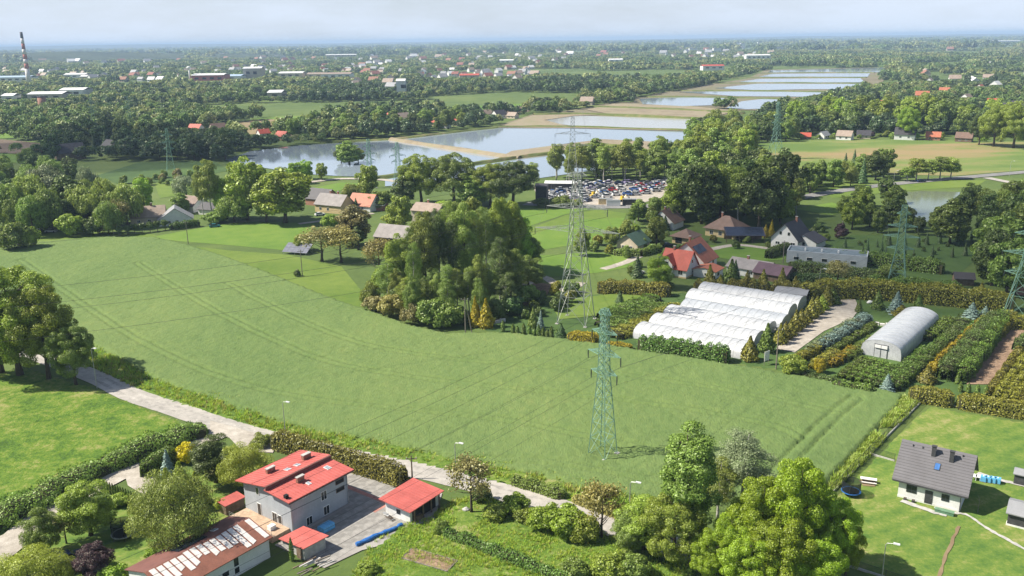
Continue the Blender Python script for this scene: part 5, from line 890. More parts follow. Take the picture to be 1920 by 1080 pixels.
for nm_, w_, r_ in (('red', 'beige_wall', 'far_red'), ('orange', 'beige_wall', 'far_orange'), ('brown', 'white_wall', 'tan_tile'), ('grey', 'white_wall', 'grey_sheet'), ('white', 'white_wall', 'white_roof')):
    mb = MB(); mb.prism([(0, 0), (9, 0), (9, 4.5), (4.5, 8.4), (0, 4.5)], 0, 13, 'x', 0); mb.prism([(-.6, 4.1), (4.5, 8.5), (9.6, 4.1), (9.6, 4.4), (4.5, 8.9), (-.6, 4.4)], -.5, 13.5, 'x', 1)
    for x in (2.5, 6, 9.5): mb.box(x, x + 1.4, -.06, .05, 1.6, 3.2, 2)
    hm[nm_] = mb.mesh('town_house', [M[w_], M[r_], M['glass']])
TOWN_PTS = []
for (x0, y0, x1, y1), n, where in TOWNS:
    for k in range(n):
        x = rnd.uniform(x0, x1); y = y0 + (y1 - y0) * rnd.random() ** .8 - (x - 960) * 0; c = rnd.choices(list(hm), [3, 2, 5, 4, 4])[0]; p = W(x, y - 0.0)
        if p.y > 9000 or p.y < 300: continue
        o = obj('town_house', hm[c], None, p, rnd.choice([-.5, -.3, .6, .9, 1.4])); s = rnd.uniform(.85, 1.35) * min(1.7, max(1, p.y / 2300)); o.scale = (s, s, s); TOWN_PTS.append((p.x, p.y, s * 14))
        tag(o, f'tiny white house with {c} roof {where}', 'house', f'{c} roofed houses {where}')
print('town houses', len(TOWN_PTS))
# ------------------------------------------------------------------ polytunnels
FR = W(1388, 674); bk = W(1512, 573); lf = W(1179, 644); du = (bk - FR); DEP = du.length; du.normalize(); dv = Vector((-du.y, du.x, 0)); TL = 27.0; ang = math.atan2(du.y, du.x)
def arch(w, h, n=12, side=.35): return [(w / 2 - w / 2 * math.cos(math.pi * k / n), h * (side * min(1, math.sin(math.pi * k / n) * 3) + (1 - side) * math.sin(math.pi * k / n))) for k in range(n + 1)]
NT = 6; tw = DEP / NT
for k in range(NT):
    t = thing('polytunnel', f'{["front", "second", "third", "fourth", "fifth", "rearmost"][k]} white polytunnel of the block, counted from the crop field', 'greenhouse', FR + du * (k * tw), ang, 'white polytunnels side by side')
    h = (3.0, 3.1, 3.2, 3.0, 3.5, 3.5)[k]; mt = 'grey_film' if k == 3 else 'film'; sec = arch(tw - .12, h); L_ = TL + (1.0 if k > 3 else 0); y0 = 0 - (1 if k == 3 else 0)
    nb = 15; rows = []
    for j in range(nb * 2 + 1):
        sag = 0 if j % 2 == 0 else -.05; yy = y0 + L_ * j / (nb * 2); rows.append([(x + .06, yy, max(0, z + sag * (z / h))) for x, z in sec])
    m_ = len(sec); v = [p for r in rows for p in r]; f = [(i * m_ + j, i * m_ + j + 1, (i + 1) * m_ + j + 1, (i + 1) * m_ + j) for i in range(len(rows) - 1) for j in range(m_ - 1)]
    MB().add(v, f).build('film_cover', M[mt], t, True); MB().add(rows[0], [tuple(range(m_))]).build('end_wall', M[mt], t); MB().add(rows[-1], [tuple(range(m_))[::-1]]).build('end_wall', M[mt], t)
    for j in range(0, nb * 2 + 1, 2): MB().tube([(p[0], p[1], p[2] + .012) for p in rows[j]], [.035] * m_, 4).build('hoop', M['old_steel'], t)
# big single greenhouse on the right
gp = Vector((85.94, 182.92, 0)); ga = math.radians(50.92); t = thing('greenhouse', 'large grey film tunnel greenhouse with double doors', 'greenhouse', gp, ga); GW, GL, GH = 8.86, 31.5, 4.15; sec = arch(GW, GH, 16, .45); rows = []
for j in range(33): rows.append([(GL * j / 32, y, z * (1 if j % 2 == 0 else .985)) for y, z in sec])
m_ = len(sec); MB().add([p for r in rows for p in r], [(i * m_ + j, (i + 1) * m_ + j, (i + 1) * m_ + j + 1, i * m_ + j + 1) for i in range(32) for j in range(m_ - 1)]).build('film_cover', M['grey_film'], t, True)
MB().add([(0, y, z) for y, z in sec], [tuple(range(m_))]).build('end_wall', M['film'], t); MB().add([(GL, y, z) for y, z in sec], [tuple(range(m_))]).build('end_wall', M['grey_film'], t)
for j in range(0, 33, 2): MB().tube([(p[0], p[1], p[2] + .02) for p in rows[j]], [.03] * m_, 4).build('hoop', M['steel'], t)
for y0 in (3.05, 4.45):
    d = MB().box(-.06, -.01, y0, y0 + 1.36, 0, 2.1).build('door', M['film'], t); MB().box(-.09, -.062, y0 + .05, y0 + .1, .1, 2.0).build('frame', M['dark_frame'], d); fl = MB().box(-.3, -.05, y0, y0 + 1.3, 2.35, 3.0).build('vent_flap', M['white_wall'], t)
for y in (3.0, 4.42, 5.85): MB().bar((-.05, y, 0), (-.05, y, 3.1), .05).build('post', M['dark_frame'], t)
MB().bar((-.06, 2.9, 3.15), (-.06, 5.95, 3.15), .06).build('beam', M['dark_frame'], t); MB().bar((-.06, 3, 2.2), (-.06, 5.9, 2.2), .05).build('beam', M['dark_frame'], t)
house('potting_shed', 'dark shed with flat grey roof behind the tunnels', 'shed', (1452, 566), -26, 8, 6, 2.8, 3.2, 'u', 'wood', 'grey_sheet', ov=.5)
house('nursery_hut', 'brown hut with white roof edge at the right border', 'hut', (1905, 552), -26, 6, 5, 3.2, 4.2, 'u', 'brick_wall', 'white_roof'); house('summer_hut', 'tiny dark hut in the shaded meadow', 'hut', (1790, 535), -15, 5, 4, 2.2, 3.4, 'u', 'wood', 'dark_tile')
for i, (x, y, lab) in enumerate(((1342, 662, None), (1630, 570, 'white plastic sack heap beside the nursery gate'), (1645, 575, 'pale sack beside the nursery gate spruce'))):
    if lab: tag(obj('sack_heap', MB().tube([(-.6, 0, .3), (0, .1, .5), (.7, 0, .35), (1.2, .1, .2)], [.3, .55, .5, .2], 8).mesh('sack_heap', M['white_wall'], True), None, W(x, y)), lab, 'sacks')
t = thing('pallet_stack', 'low row of white stone slabs by nursery drive', 'slabs', W(1648, 610), math.radians(-22))
for k in range(8): MB().box(-5 + k * 1.3, -5 + k * 1.3 + 1.1, -.4, .4, 0, .55 + .2 * (k % 2)).build('slab', M['pale_sheet'], t)
t = thing('sign_board', 'blank white sign board at the end of the tunnels', 'sign', W(1437, 684), math.radians(40)); MB().box(-.9, .9, -.03, .03, 1.0, 3.2).build('panel', M['white_frame'], t)
for x in (-.8, .8): MB().bar((x, .06, 0), (x, .06, 3.2), .05).build('post', M['pole'], t)
t = thing('stone_heap', 'pale concrete blocks dumped beside the golden thujas', 'blocks', W(930, 606), .4); rnd = random.Random(2)
for k in range(6): MB().box(-2 + k * .8, -1.3 + k * .8, -.5 + .1 * k, .4, 0, .7 + .3 * rnd.random()).build('block', M['pale_sheet'], t)

# ------------------------------------------------------------------ pylons and cables
def pylon(label, base, rz, H, bw, tw, arms, mat, waist=None, leg=.09, brace=.035, ins=1.6, name='lattice_pylon', armh=1.1):
    """square lattice mast: four legs, bracing, tapered cross-arms with insulators; returns arm tips in world space."""
    t = thing(name, label, 'pylon', base, rz); wz, ww = waist or (H * .55, (bw + tw) / 2.6)
    def half(z): return (bw + (ww - bw) * z / wz) / 2 if z < wz else (ww + (tw - ww) * (z - wz) / (H - wz)) / 2
    corners = ((-1, -1), (1, -1), (1, 1), (-1, 1))
    for cx, cy in corners:
        MB().tube([(cx * half(z), cy * half(z), z) for z in (0, wz, H)], [leg, leg * .85, leg * .6], 4).build('leg', M[mat], t); MB().box(cx * half(0) - .4, cx * half(0) + .4, cy * half(0) - .4, cy * half(0) + .4, -.1, .25).build('footing', M['concrete'], t)
    mb = MB(); z = 0
    while z < H - .3:
        dz = max(1.0, half(z) * 1.9); z2 = min(H, z + dz)
        for k in range(4):
            a, b = corners[k], corners[(k + 1) % 4]; mb.bar((a[0] * half(z), a[1] * half(z), z), (b[0] * half(z2), b[1] * half(z2), z2), brace); mb.bar((b[0] * half(z), b[1] * half(z), z), (a[0] * half(z2), a[1] * half(z2), z2), brace); mb.bar((a[0] * half(z2), a[1] * half(z2), z2), (b[0] * half(z2), b[1] * half(z2), z2), brace)
        z = z2
    tag(mb.build('bracing', M[mat], t), kind='stuff')
    tips = []; rm = Matrix.Translation(base) @ Matrix.Rotation(rz, 4, 'Z')
    for zc, l, r, hang in arms:
        for sgn, ln in ((-1, l), (1, r)):
            h = half(zc); tip = Vector((sgn * ln, 0, zc + .1)); m2 = MB()
            for yy in (-1, 1):
                m2.bar((sgn * h, yy * h, zc), tip, brace * 1.5); m2.bar((sgn * h, yy * h, zc + armh), tip, brace * 1.3)
                for q in (.33, .66):
                    a_ = Vector((sgn * h, yy * h, zc)).lerp(tip, q); b_ = Vector((sgn * h, yy * h, zc + armh)).lerp(tip, q); m2.bar(a_, b_, brace); m2.bar(a_, Vector((sgn * h, yy * h, zc + armh)).lerp(tip, max(0, q - .3)), brace)
            for q in (.3, .6): m2.bar(Vector((sgn * h, -h, zc)).lerp(tip, q), Vector((sgn * h, h, zc)).lerp(tip, q), brace)
            arm = m2.build('cross_arm', M[mat], t); arm['kind'] = 'stuff'
            if hang: MB().tube([tip, tip - Vector((0, 0, hang * .5)), tip - Vector((0, 0, hang))], [.09, .11, .07], 6).build('insulator', M['insulator'], arm)
            tips.append(rm @ (tip - Vector((0, 0, hang))))
    return tips
LN = math.atan2(245.5 - 140.5, 111.4 - 15.5)
n1 = W(1130, 852); T1 = pylon('green lattice pylon standing in the crop field', n1, LN - math.pi / 2, 26.6, 3.6, 1.0, [(25.6, 1.3, 1.3, 0), (22.4, 2.6, 2.6, 1.5), (18.6, 3.4, 3.4, 1.6), (15.2, 2.7, 2.7, 1.6)], 'teal_steel', (15, 1.5), .10, .042, armh=.8)
n3 = W(1680, 540); T3 = pylon('green lattice pylon behind the olive hedge', n3, LN - math.pi / 2 + .25, 24, 5.0, 1.3, [(21.5, 1.9, 1.9, 0), (18.0, 3.9, 3.9, 1.4), (15.0, 4.8, 4.8, 1.4), (11.6, 3.6, 3.6, 1.4)], 'teal_steel', (12, 2.0), .12, .045, armh=.8)
nb_ = W(1080, 603); TB = pylon('tall grey lattice pylon behind the crop field', nb_, math.radians(-24), 38.5, 7.6, 1.6, [(37.5, 2.6, 2.6, 0), (29.6, 8.0, 8.0, 1.8), (23.8, 11.2, 11.2, 1.8)], 'old_steel', (23, 3.0), .14, .05)
nf = W(1073, 352); TF = pylon('grey lattice pylon beyond the car yard', nf, math.radians(-5), 34, 6.5, 1.6, [(26, 8.4, 8.4, 1.6), (20.4, 9.4, 9.4, 1.6)], 'old_steel', (18, 2.8), .11, .045)
n4 = W(1912, 600); T4 = pylon('grey green lattice pylon at the right edge', n4, LN - math.pi / 2, 27, 7.0, 1.4, [(22, 4, 4, 1.4), (17, 6, 5, 1.4), (12, 5, 4, 1.4)], 'teal_steel', (16, 2.4), .14, .05)
n5 = W(1453, 298); T5 = pylon('teal lattice pylon beside the pink field', n5, .5, 33, 7, 1.2, [(30, 2, 2, 0), (25, 3.6, 3.6, 1.6), (21, 4.6, 4.6, 1.6), (17, 3.6, 3.6, 1.6)], 'teal_steel', (16, 2.6), .14, .06)
for x, y, h, lab in ((322, 330, 26, 'faint teal pylon on the dark left meadow'), (247, 250, 30, 'faint grey pylon among the left trees'), (695, 352, 24, 'teal pylon beside the pond trees'), (178, 245, 28, 'faint pylon behind the small tan field'), (1040, 135, 40, 'thin mast far away above the woods'), (748, 350, 22, 'slim teal pylon left of the big pond trees')): pylon(lab, W(x, y), .4, h, 5, 1.1, [(h * .85, 3, 3, 1), (h * .7, 4, 4, 1), (h * .57, 3, 3, 1)], 'teal_steel', (h * .5, 2), .10, .045)
def cable(a, b, sag, label, group='overhead power cables', r=.022, n=22):
    a, b = Vector(a), Vector(b); pts = [a.lerp(b, k / n) - Vector((0, 0, 4 * sag * (k / n) * (1 - k / n))) for k in range(n + 1)]; o = a.lerp(b, .5); mb = MB().tube([p - o for p in pts], [r] * (n + 1), 4); ob = mb.build('power_cable', M['cable']); ob.location = o; tag(ob, label, 'cable', group)
arm_names = ['top', 'upper', 'long middle', 'lower']
dirn = Vector((math.cos(LN), math.sin(LN), 0))
for i, p in enumerate(T1):
    nm = f'{arm_names[i // 2]} {"left" if i % 2 == 0 else "right"} arm'
    cable(p, T3[i], 2.6, f'cable from {nm} of crop field pylon toward the olive hedge'); cable(p, p - dirn * 150, 3.2, f'cable from {nm} of crop field pylon out over the red roofs')
LP = Vector((-205, 128, 0)); dl = (LP - nb_).normalized(); nl_ = Vector((-dl.y, dl.x, 0))
for i, p in enumerate(TB[2:]):
    side = (-1, 1)[i % 2]; off = (8.0, 8.0, 11.2, 11.2)[i]; e = LP + nl_ * (side * off) + Vector((0, 0, (28, 28, 22, 22)[i])); nm = f'{("upper", "lower")[i // 2]} {("left", "right")[i % 2]} arm'
    cable(p, e, 6.5, f'conductor from {nm} of tall grey pylon across the crop', r=.03); cable(p, TF[i], 6, f'conductor from {nm} of tall grey pylon to the car yard pylon', r=.03)
    cable(TF[i], TF[i] + (nf - nb_).normalized() * 260 - Vector((0, 0, 2)), 6, f'conductor running on from {nm} of car yard pylon', r=.03)
cable(TB[0], LP + nl_ * -2.6 + Vector((0, 0, 36)), 5, 'thin earth wire from the tall grey pylon across the crop', r=.025)
for i, p in enumerate(T4): cable(p, p + Vector((80, 70, 0)), 2, f'cable {ordinal(i + 1)} from the top leaving the right edge pylon')

# poles and street lamps
def lamp(x, yb, yt, label, toward=1):
    p = W(x, yb); h = max(6.5, min(9.5, height_at(x, yt, p.y))); t = thing('street_lamp', label, 'street lamp', p, 0); MB().tube([(0, 0, 0), (0, 0, h * .5), (0, 0, h - .4)], [.085, .07, .055], 7).build('pole', M['steel'], t); MB().tube([(0, 0, h - .4), (.15 * toward, -.1, h - .1), (.8 * toward, -.5, h + .05)], [.05, .045, .04], 6).build('arm', M['steel'], t); hd = MB().box(-.4, .4, -.16, .16, -.05, .1).build('lamp_head', M['lamp_head'], t); hd.location = (1.1 * toward, -.65, h + .08); hd.rotation_euler = (0, 0, -.5 * toward)
lamp(182, 728, 652, 'street lamp under the big roadside tree at left'); lamp(536, 822, 752, 'street lamp at crop edge left of the red roofs'); lamp(855, 902, 829, 'street lamp at crop edge behind the white garage'); lamp(1180, 980, 902, 'street lamp left of the tall dark tree'); lamp(1652, 1098, 1020, 'street lamp at the lower border of the right lawn'); lamp(1535, 545, 515, 'small lamp in the shaded lawn behind the olive hedge'); lamp(1675, 348, 320, 'road lamp beside the paired trees', 1); lamp(1892, 332, 302, 'road lamp at the right edge of the main road', 1)
def pole(x, yb, h, label, twin=False, name='utility_pole', mat='pole'):
    p = W(x, yb); t = thing(name, label, 'pole', p); MB().bar((0, 0, 0), (0, 0, h), .15, .1, 7).build('shaft', M[mat], t)
    if twin: MB().bar((1.6, .4, 0), (.1, 0, h * .95), .14, .1, 7).build('strut', M[mat], t)
    b = MB().box(-.9, .9, -.06, .06, h - .6, h - .45).build('cross_bar', M[mat], t)
    for x_ in (-.8, 0, .8): MB().bar((x_, 0, h - .449), (x_, 0, h - .2), .05, sides=6).build('insulator', M['white_frame'], b)
pole(773, 898, 4.2, 'dark wooden pole behind the white garage', mat='wood'); pole(873, 627, 9.5, 'wooden double pole beside the golden thujas', True); pole(567, 518, 8.5, 'wooden pole on the meadow by the solar array'); pole(353, 458, 8.5, 'slim pole at the far edge of the crop'); pole(205, 440, 10, 'wooden double pole by the clipped trees', True); pole(97, 432, 13, 'tall wooden double pole left of the round bush', True); pole(1455, 692, 9.5, 'wooden pole at the nursery entrance'); pole(1468, 494, 7.5, 'pale pole on the lawn by the flat roofed house'); pole(785, 545 - 120, 6, 'pole beside the beige two storey house')

# fences
def fence(pts, h, label, mat='dark_frame', step=2.5, base=True, wire=True, name='mesh_fence'):
    P = [W(*p) for p in pts]; t = thing(name, label, 'fence', P[0]); o = P[0]; mb = MB(); k0 = 0
    for a, b in zip(P[:-1], P[1:]):
        L = (b - a).length; n = max(1, int(L / step)); d = (b - a) / n
        for k in range(n + 1): q = a + d * k - o; MB().bar((q.x, q.y, 0), (q.x, q.y, h), .035).build('post', M[mat], t)
        if base:
            e = (b - a).normalized(); nrm = Vector((-e.y, e.x, 0)) * .08; q, r = a - o, b - o; MB().add([(q + nrm), (r + nrm), (r - nrm), (q - nrm), (q + nrm) + Vector((0, 0, .35)), (r + nrm) + Vector((0, 0, .35)), (r - nrm) + Vector((0, 0, .35)), (q - nrm) + Vector((0, 0, .35))], [(4, 5, 6, 7), (0, 1, 5, 4), (2, 3, 7, 6), (1, 2, 6, 5), (3, 0, 4, 7)]).build('base_board', M['concrete'], t)
        if wire:
            q, r = a - o, b - o; MB().add([(q.x, q.y, .36), (r.x, r.y, .36), (r.x, r.y, h), (q.x, q.y, h)], [(0, 1, 2, 3)]).build('mesh_panel', M['fence_mesh'], t); MB().bar((q.x, q.y, h), (r.x, r.y, h), .02).build('top_rail', M[mat], t)
    return t
fm, fn_, fl_ = new_mat('wire_mesh'); _d = fn_.new('ShaderNodeBsdfDiffuse'); _d.inputs['Color'].default_value = (.03, .045, .04, 1); _t = fn_.new('ShaderNodeBsdfTransparent'); _x = fn_.new('ShaderNodeMixShader'); _x.inputs[0].default_value = .32; _o = fn_.new('ShaderNodeOutputMaterial'); fl_.new(_t.outputs[0], _x.inputs[1]); fl_.new(_d.outputs[0], _x.inputs[2]); fl_.new(_x.outputs[0], _o.inputs[0]); M['fence_mesh'] = fm
fence([(1730, 752), (1628, 855), (1556, 930)], 1.7, 'dark mesh fence between the crop and the lawn'); fence([(1732, 752), (1830, 770), (1940, 790)], 1.6, 'mesh fence on pale kerb below the olive hedge'); fence([(1630, 852), (1677, 866)], 1.5, 'short mesh fence ending at the white house corner'); fence([(1590, 1062), (1660, 1085), (1720, 1105)], 1.3, 'mesh fence at the lower lawn border'); fence([(1660, 560), (1600, 558), (1570, 556)], 1.3, 'low gate fence at the end of nursery drive', base=False)

# ------------------------------------------------------------------ vehicles
paints = {n: plain('paint_' + n, c, .3, .06, 1, spec=.6) for n, c in dict(white=(.72, .72, .72), silver=(.42, .43, .45), red=(.45, .03, .04), darkblue=(.02, .035, .10), blue=(.05, .12, .34), black=(.02, .02, .024), grey=(.16, .165, .175), teal=(.03, .16, .2), yellow=(.62, .42, .03), violet=(.22, .19, .33)).items()}
def car_meshes():
    low = [(-2.1, .28), (2.1, .28), (2.12, .62), (1.95, .80), (1.05, .92), (-1.55, .96), (-2.1, .86)]; cab = [(1.05, .925), (.35, 1.38), (-.3, 1.46), (-1.1, 1.42), (-1.75, .975)]
    body = MB().prism(low, -.86, .86, 'y').mesh('body', paints['white']); roof = MB().prism([(.42, 1.40), (-.3, 1.48), (-1.05, 1.44), (-1.1, 1.39), (.35, 1.34)], -.68, .68, 'y').mesh('roof', paints['white'])
    glass = MB().add([(x, s * (.8 if z < 1 else .66), z) for s in (-1, 1) for x, z in cab], [(0, 1, 2, 3, 4), (9, 8, 7, 6, 5)] + [(i, 5 + i, 5 + (i + 1) % 5, (i + 1) % 5) for i in range(5)]).mesh('windows', M['glass'])
    wheel = MB().tube([(0, -.11, 0), (0, -.1, 0), (0, .1, 0), (0, .11, 0)], [.2, .32, .32, .2], 12).mesh('wheel', M['tyre'])
    one = MB(); one.prism(low, -.86, .86, 'y', 0); one.add([(x, s * (.8 if z < 1 else .66), z) for s in (-1, 1) for x, z in cab], [(0, 1, 2, 3, 4), (9, 8, 7, 6, 5)] + [(i, 5 + i, 5 + (i + 1) % 5, (i + 1) % 5) for i in range(5)], 1); one.prism([(.42, 1.40), (-.3, 1.48), (-1.05, 1.44), (-1.1, 1.39), (.35, 1.34)], -.68, .68, 'y', 0)
    for x in (-1.3, 1.3):
        for y in (-.8, .8): one.bar((x, y - .1, .32), (x, y + .1, .32), .32, sides=8, mi=2)
    return body, roof, glass, wheel, one.mesh('yard_car', [paints['white'], M['glass'], M['tyre']])
cb, cr, cg, cw, cone_ = car_meshes()
def car(x, y, rz, paint, label, z=.0):
    t = thing('parked_car', label, 'car', W(x, y) + Vector((0, 0, z)), rz); obj('body', cb, t, mat=paints[paint]); obj('roof', cr, t, mat=paints[paint]); obj('windows', cg, t)
    for a in (-1.3, 1.3):
        for b in (-.8, .8): obj('wheel', cw, t, (a, b, .32))
    return t
car(127, 1052, .75, 'darkblue', 'dark blue car parked under the lime tree'); car(154, 1066, .75, 'black', 'black car partly hidden by the purple tree'); car(403, 426, .35, 'teal', 'teal car parked by the tan roofed farm house'); car(1727, 342, .12, 'darkblue', 'dark blue car driving on the main road', .26); car(1252, 462, .2, 'black', 'black car by the brown hipped garage'); car(1197, 514, .6, 'white', 'white car in front of the round green tree'); car(67, 432, .1, 'white', 'white van-like car on the far left road', .1); car(96, 436, .1, 'silver', 'silver car beside the tall double pole', .1); car(600, 404, .5, 'white', 'white car beside the yellow house'); car(665, 398, 1.2, 'red', 'red car in front of the orange roofed cottage')
rnd = random.Random(21); CY = GP([(1016, 374), (1050, 352), (1090, 343), (1250, 340), (1256, 352), (1222, 364), (1160, 371), (1090, 375), (1030, 378)]); n_c = 0; placed = []
for row in range(60):
    for k in range(90):
        x = min(p.x for p in CY) + k * 4.9 + rnd.uniform(-.5, .5); y = min(p.y for p in CY) + row * 3.1 + rnd.uniform(-.4, .4)
        if not inpoly(x, y, CY) or rnd.random() < .2 or n_c >= 280: continue
        c = rnd.choices(['white', 'silver', 'red', 'darkblue', 'blue', 'black', 'grey', 'violet'], [10, 8, 1.2, 2, 2, 1.5, 3, 3])[0]; o = obj('yard_car', cone_, None, Vector((x, y, .125)), rnd.choice([0, math.pi]) + rnd.uniform(-.25, .25)); s = rnd.uniform(.95, 1.15); o.scale = (s, s, s * rnd.choice([1, 1, 1.05, 1.35])); set_mat(o, paints[c]); tag(o, f'{c} car crammed among others in the distant car yard', 'car', f'{c} cars in the car yard'); n_c += 1
print('yard cars', n_c)
for i, (x, y, c) in enumerate(((1078, 381, 'red'), (1090, 380, 'white'), (1098, 377, 'silver'), (1103, 378, 'darkblue'))):
    o = obj('yard_car', cone_, None, W(x, y) + Vector((0, 0, .125)), .3 * i); set_mat(o, paints[c]); tag(o, f'{c} car standing apart at the front of the car yard', 'car')
for x, y, c, lab in ((1112, 370, 'yellow', 'yellow excavator standing left in the car yard'), (1166, 378, 'yellow', 'big yellow loader in the car yard')):
    t = thing('digger', lab, 'excavator', W(x, y) + Vector((0, 0, .13)), .5); t.scale = (.7, .7, .7); MB().box(-2, 2, -1.2, 1.2, .5, 1.5).build('chassis', paints[c], t); MB().box(-.6, 1.0, -1, 1, 1.502, 3.4).build('cab', paints[c], t); MB().tube([(1.5, 0, 1.6), (3.2, 0, 4), (5, 0, 2.5)], [.3, .25, .2], 6).build('boom', paints[c], t); MB().box(4.6, 5.6, -.7, .7, 1.5, 2.6).build('bucket', M['steel'], t)
    for a in (-1.5, 1.5):
        for b in (-1.2, 1.2): MB().bar((a, b - .2, .7), (a, b + .2, .7), .7, sides=12).build('wheel', M['tyre'], t)
for x, y, mt, lab in ((1180, 384, 'dark_frame', 'dark container at the right front of the car yard'), (1135, 383, 'yellow_wall', 'tan container in front of the car yard'), (1150, 386, 'white_wall', 'white container beside the dark one')):
    t = thing('skip_container', lab, 'container', W(x, y) + Vector((0, 0, .13)), -.08); MB().box(-3, 3, -1.2, 1.2, 0, 2.4).build('body', M[mt], t); MB().box(-3.05, 3.05, -1.25, 1.25, 2.402, 2.52).build('rim', M['steel'], t)
# ------------------------------------------------------------------ single trees and shrubs of the foreground
tree('grand', 38, 705, 498, 165, 'big leafy tree at the left edge above the lane', 'green'); tree('grand', 92, 712, 540, 120, 'sunlit tree leaning right beside the lane at left', 'green'); tree('grand', 143, 722, 612, 82, 'dark dense tree right of the roadside group', 'mid'); tree('broad', 5, 700, 560, 110, 'shaded tree at the left border behind the roadside group', 'mid')
for i, (x, yb, yt, w) in enumerate(((1488, 1076, 868, 138), (1422, 1074, 902, 125), (1556, 1078, 935, 98), (1368, 1086, 970, 95), (1330, 1092, 1000, 80), (1585, 1084, 985, 60), (1462, 1112, 972, 130), (1400, 1118, 1010, 110), (1525, 1116, 1005, 110))): tree('grand', x, yb, yt, w, f'bright yellow green oak, {ordinal(i + 1)} listed of the lower right foreground group', 'oak', 'oaks of the lower right foreground', name='oak_tree')
tree('poplar', 1285, 1035, 797, 100, 'tall narrow dark tree above the lane', 'mid', name='ash_tree'); tree('grand', 1262, 1055, 930, 120, 'dark tree at the foot of the tall narrow one', 'green'); tree('broad', 1205, 1030, 936, 105, 'bushy green tree left of the tall narrow one', 'green'); tree('broad', 1180, 1040, 965, 70, 'low green tree beside the right budding tree', 'mid')
tree('birch', 1388, 962, 812, 112, 'pale drooping birch in front of the crop', 'silver'); tree('birch', 1345, 975, 862, 70, 'small drooping birch left of the pale one', 'birch')
tree('budding', 884, 962, 858, 88, 'thin budding tree behind the white garage', 'brown'); tree('budding', 1128, 1008, 905, 82, 'thin budding tree above the lane in front of crop', 'bronze')
for x, yb, yt, w, col, lab in ((903, 940, 912, 38, 'dark', 'dark shrub under the budding tree by garage'), (966, 962, 928, 52, 'fresh', 'round bright shrub beside the lane'), (985, 976, 955, 46, 'green', 'low green shrub below the round bright one'), (930, 972, 950, 50, 'green', 'low green shrub by the brick heap'), (1020, 990, 950, 66, 'fresh', 'bright green shrub left of the big twin'), (1062, 1002, 955, 80, 'fresh', 'big bright green shrub above the rough grass'), (1095, 1012, 968, 60, 'green', 'shrub left of the thin bronze tree'),
                                 (1140, 1078, 1040, 70, 'green', 'leafy shrub in the lower rough grass'), (1190, 1085, 1045, 60, 'mid', 'dark leafy shrub near the tall tree foot'), (1075, 1085, 1052, 55, 'mid', 'loose shrub at the lower picture border'), (745, 900, 878, 25, 'birch', 'wispy shrub beside dark wooden pole'), (690, 1075, 1055, 40, 'green', 'small shrub beside the scrap pile'), (828, 1000, 975, 28, 'mid', 'shrub at the upper end of the berry row')):
    tree('bigbush', x, yb, yt, w, lab, col, cat='shrub')
# garden at lower left
tree('broad', 170, 1005, 905, 98, 'round green garden tree shading the trampoline', 'green', name='garden_tree'); tree('broad', 82, 1042, 955, 66, 'bushy garden tree beside the gravel drive', 'mid', name='garden_tree'); tree('willow', 335, 1040, 893, 148, 'grey green weeping willow beside the workshop', 'birch'); tree('cone', 345, 955, 866, 60, 'lime yellow cypress behind the willow', 'lime', name='cypress_tree'); tree('cone', 318, 945, 878, 48, 'slim lime cypress left of the tall one', 'lime', name='cypress_tree'); tree('cone', 372, 950, 885, 46, 'lime cypress close to the dark tree', 'lime', name='cypress_tree')
tree('bigbush', 352, 868, 832, 40, 'bright yellow flowering shrub by the drive', 'yellow', cat='shrub'); tree('broad', 405, 905, 818, 88, 'dense dark garden tree left of the red roofs', 'dark', name='garden_tree'); tree('willow', 462, 915, 838, 100, 'yellow green round tree touching the grey house', 'lime', name='garden_tree'); tree('spruce', 318, 905, 845, 30, 'slim blue spruce behind thuja hedge', 'blue'); tree('budding', 125, 1020, 965, 50, 'small plum tree with purple haze beside the drive', 'brown', name='plum_tree')
tree('willow', 62, 1120, 1035, 130, 'yellow lime tree at the lower left corner', 'lime', name='lime_tree'); tree('willow', 110, 1110, 1045, 70, 'yellow shrub beside the dark blue car', 'lime', name='lime_tree'); tree('broad', 182, 1092, 1024, 70, 'dark purple leaved tree beside the cars', 'purple', name='purple_plum'); tree('bigbush', 285, 1050, 1030, 26, 'small round green shrub beside the workshop', 'fresh', cat='shrub'); tree('bigbush', 415, 958, 934, 26, 'pale round shrub in front of the grey house', 'lime', cat='shrub'); tree('bigbush', 215, 1100, 1060, 60, 'green shrub at the lower border left of workshop', 'fresh', cat='shrub'); tree('bigbush', 262, 965, 940, 36, 'loose shrub at the willow foot', 'birch', cat='shrub'); tree('bigbush', 225, 948, 928, 40, 'bright shrub behind the garden tree', 'green', cat='shrub')
tree('column', 548, 1052, 1008, 10, 'single dark column thuja by low shed', 'thuja', cat='thuja'); tree('bigbush', 490, 836, 815, 40, 'shrub at the drive mouth beside the lane', 'birch', cat='shrub')
for k in range(17):
    f = k / 16; tree('column', 188 + 80 * f, 918 + 34 * f, 896 + 32 * f, 6.5, f'slim thuja, {ordinal(k + 1)} from left in the garden row by the drive', 'thuja', 'thuja row by the drive', cat='thuja')
hedge([(-40, 1000), (30, 965), (110, 925), (200, 880), (290, 842), (350, 820), (388, 812)], 5.6, 2.5, 'long bushy bramble bank beside the gravel drive', 'bramble', .17, name='bramble_bank', cat='hedge', lump=.6, lump_len=3.2, rnd_=.5)
hedge([(268, 898), (300, 878), (330, 862)], 2.4, 3.0, 'clipped dark thuja hedge beside the gravel turning', 'thuja', .14, lump=.08)
hedge([(512, 838), (580, 856), (660, 880), (720, 898), (762, 914)], 2.6, 3.4, 'olive thuja hedge between lane and courtyard', 'oliveyellow', .16, lump=.18, lump_len=1.3)
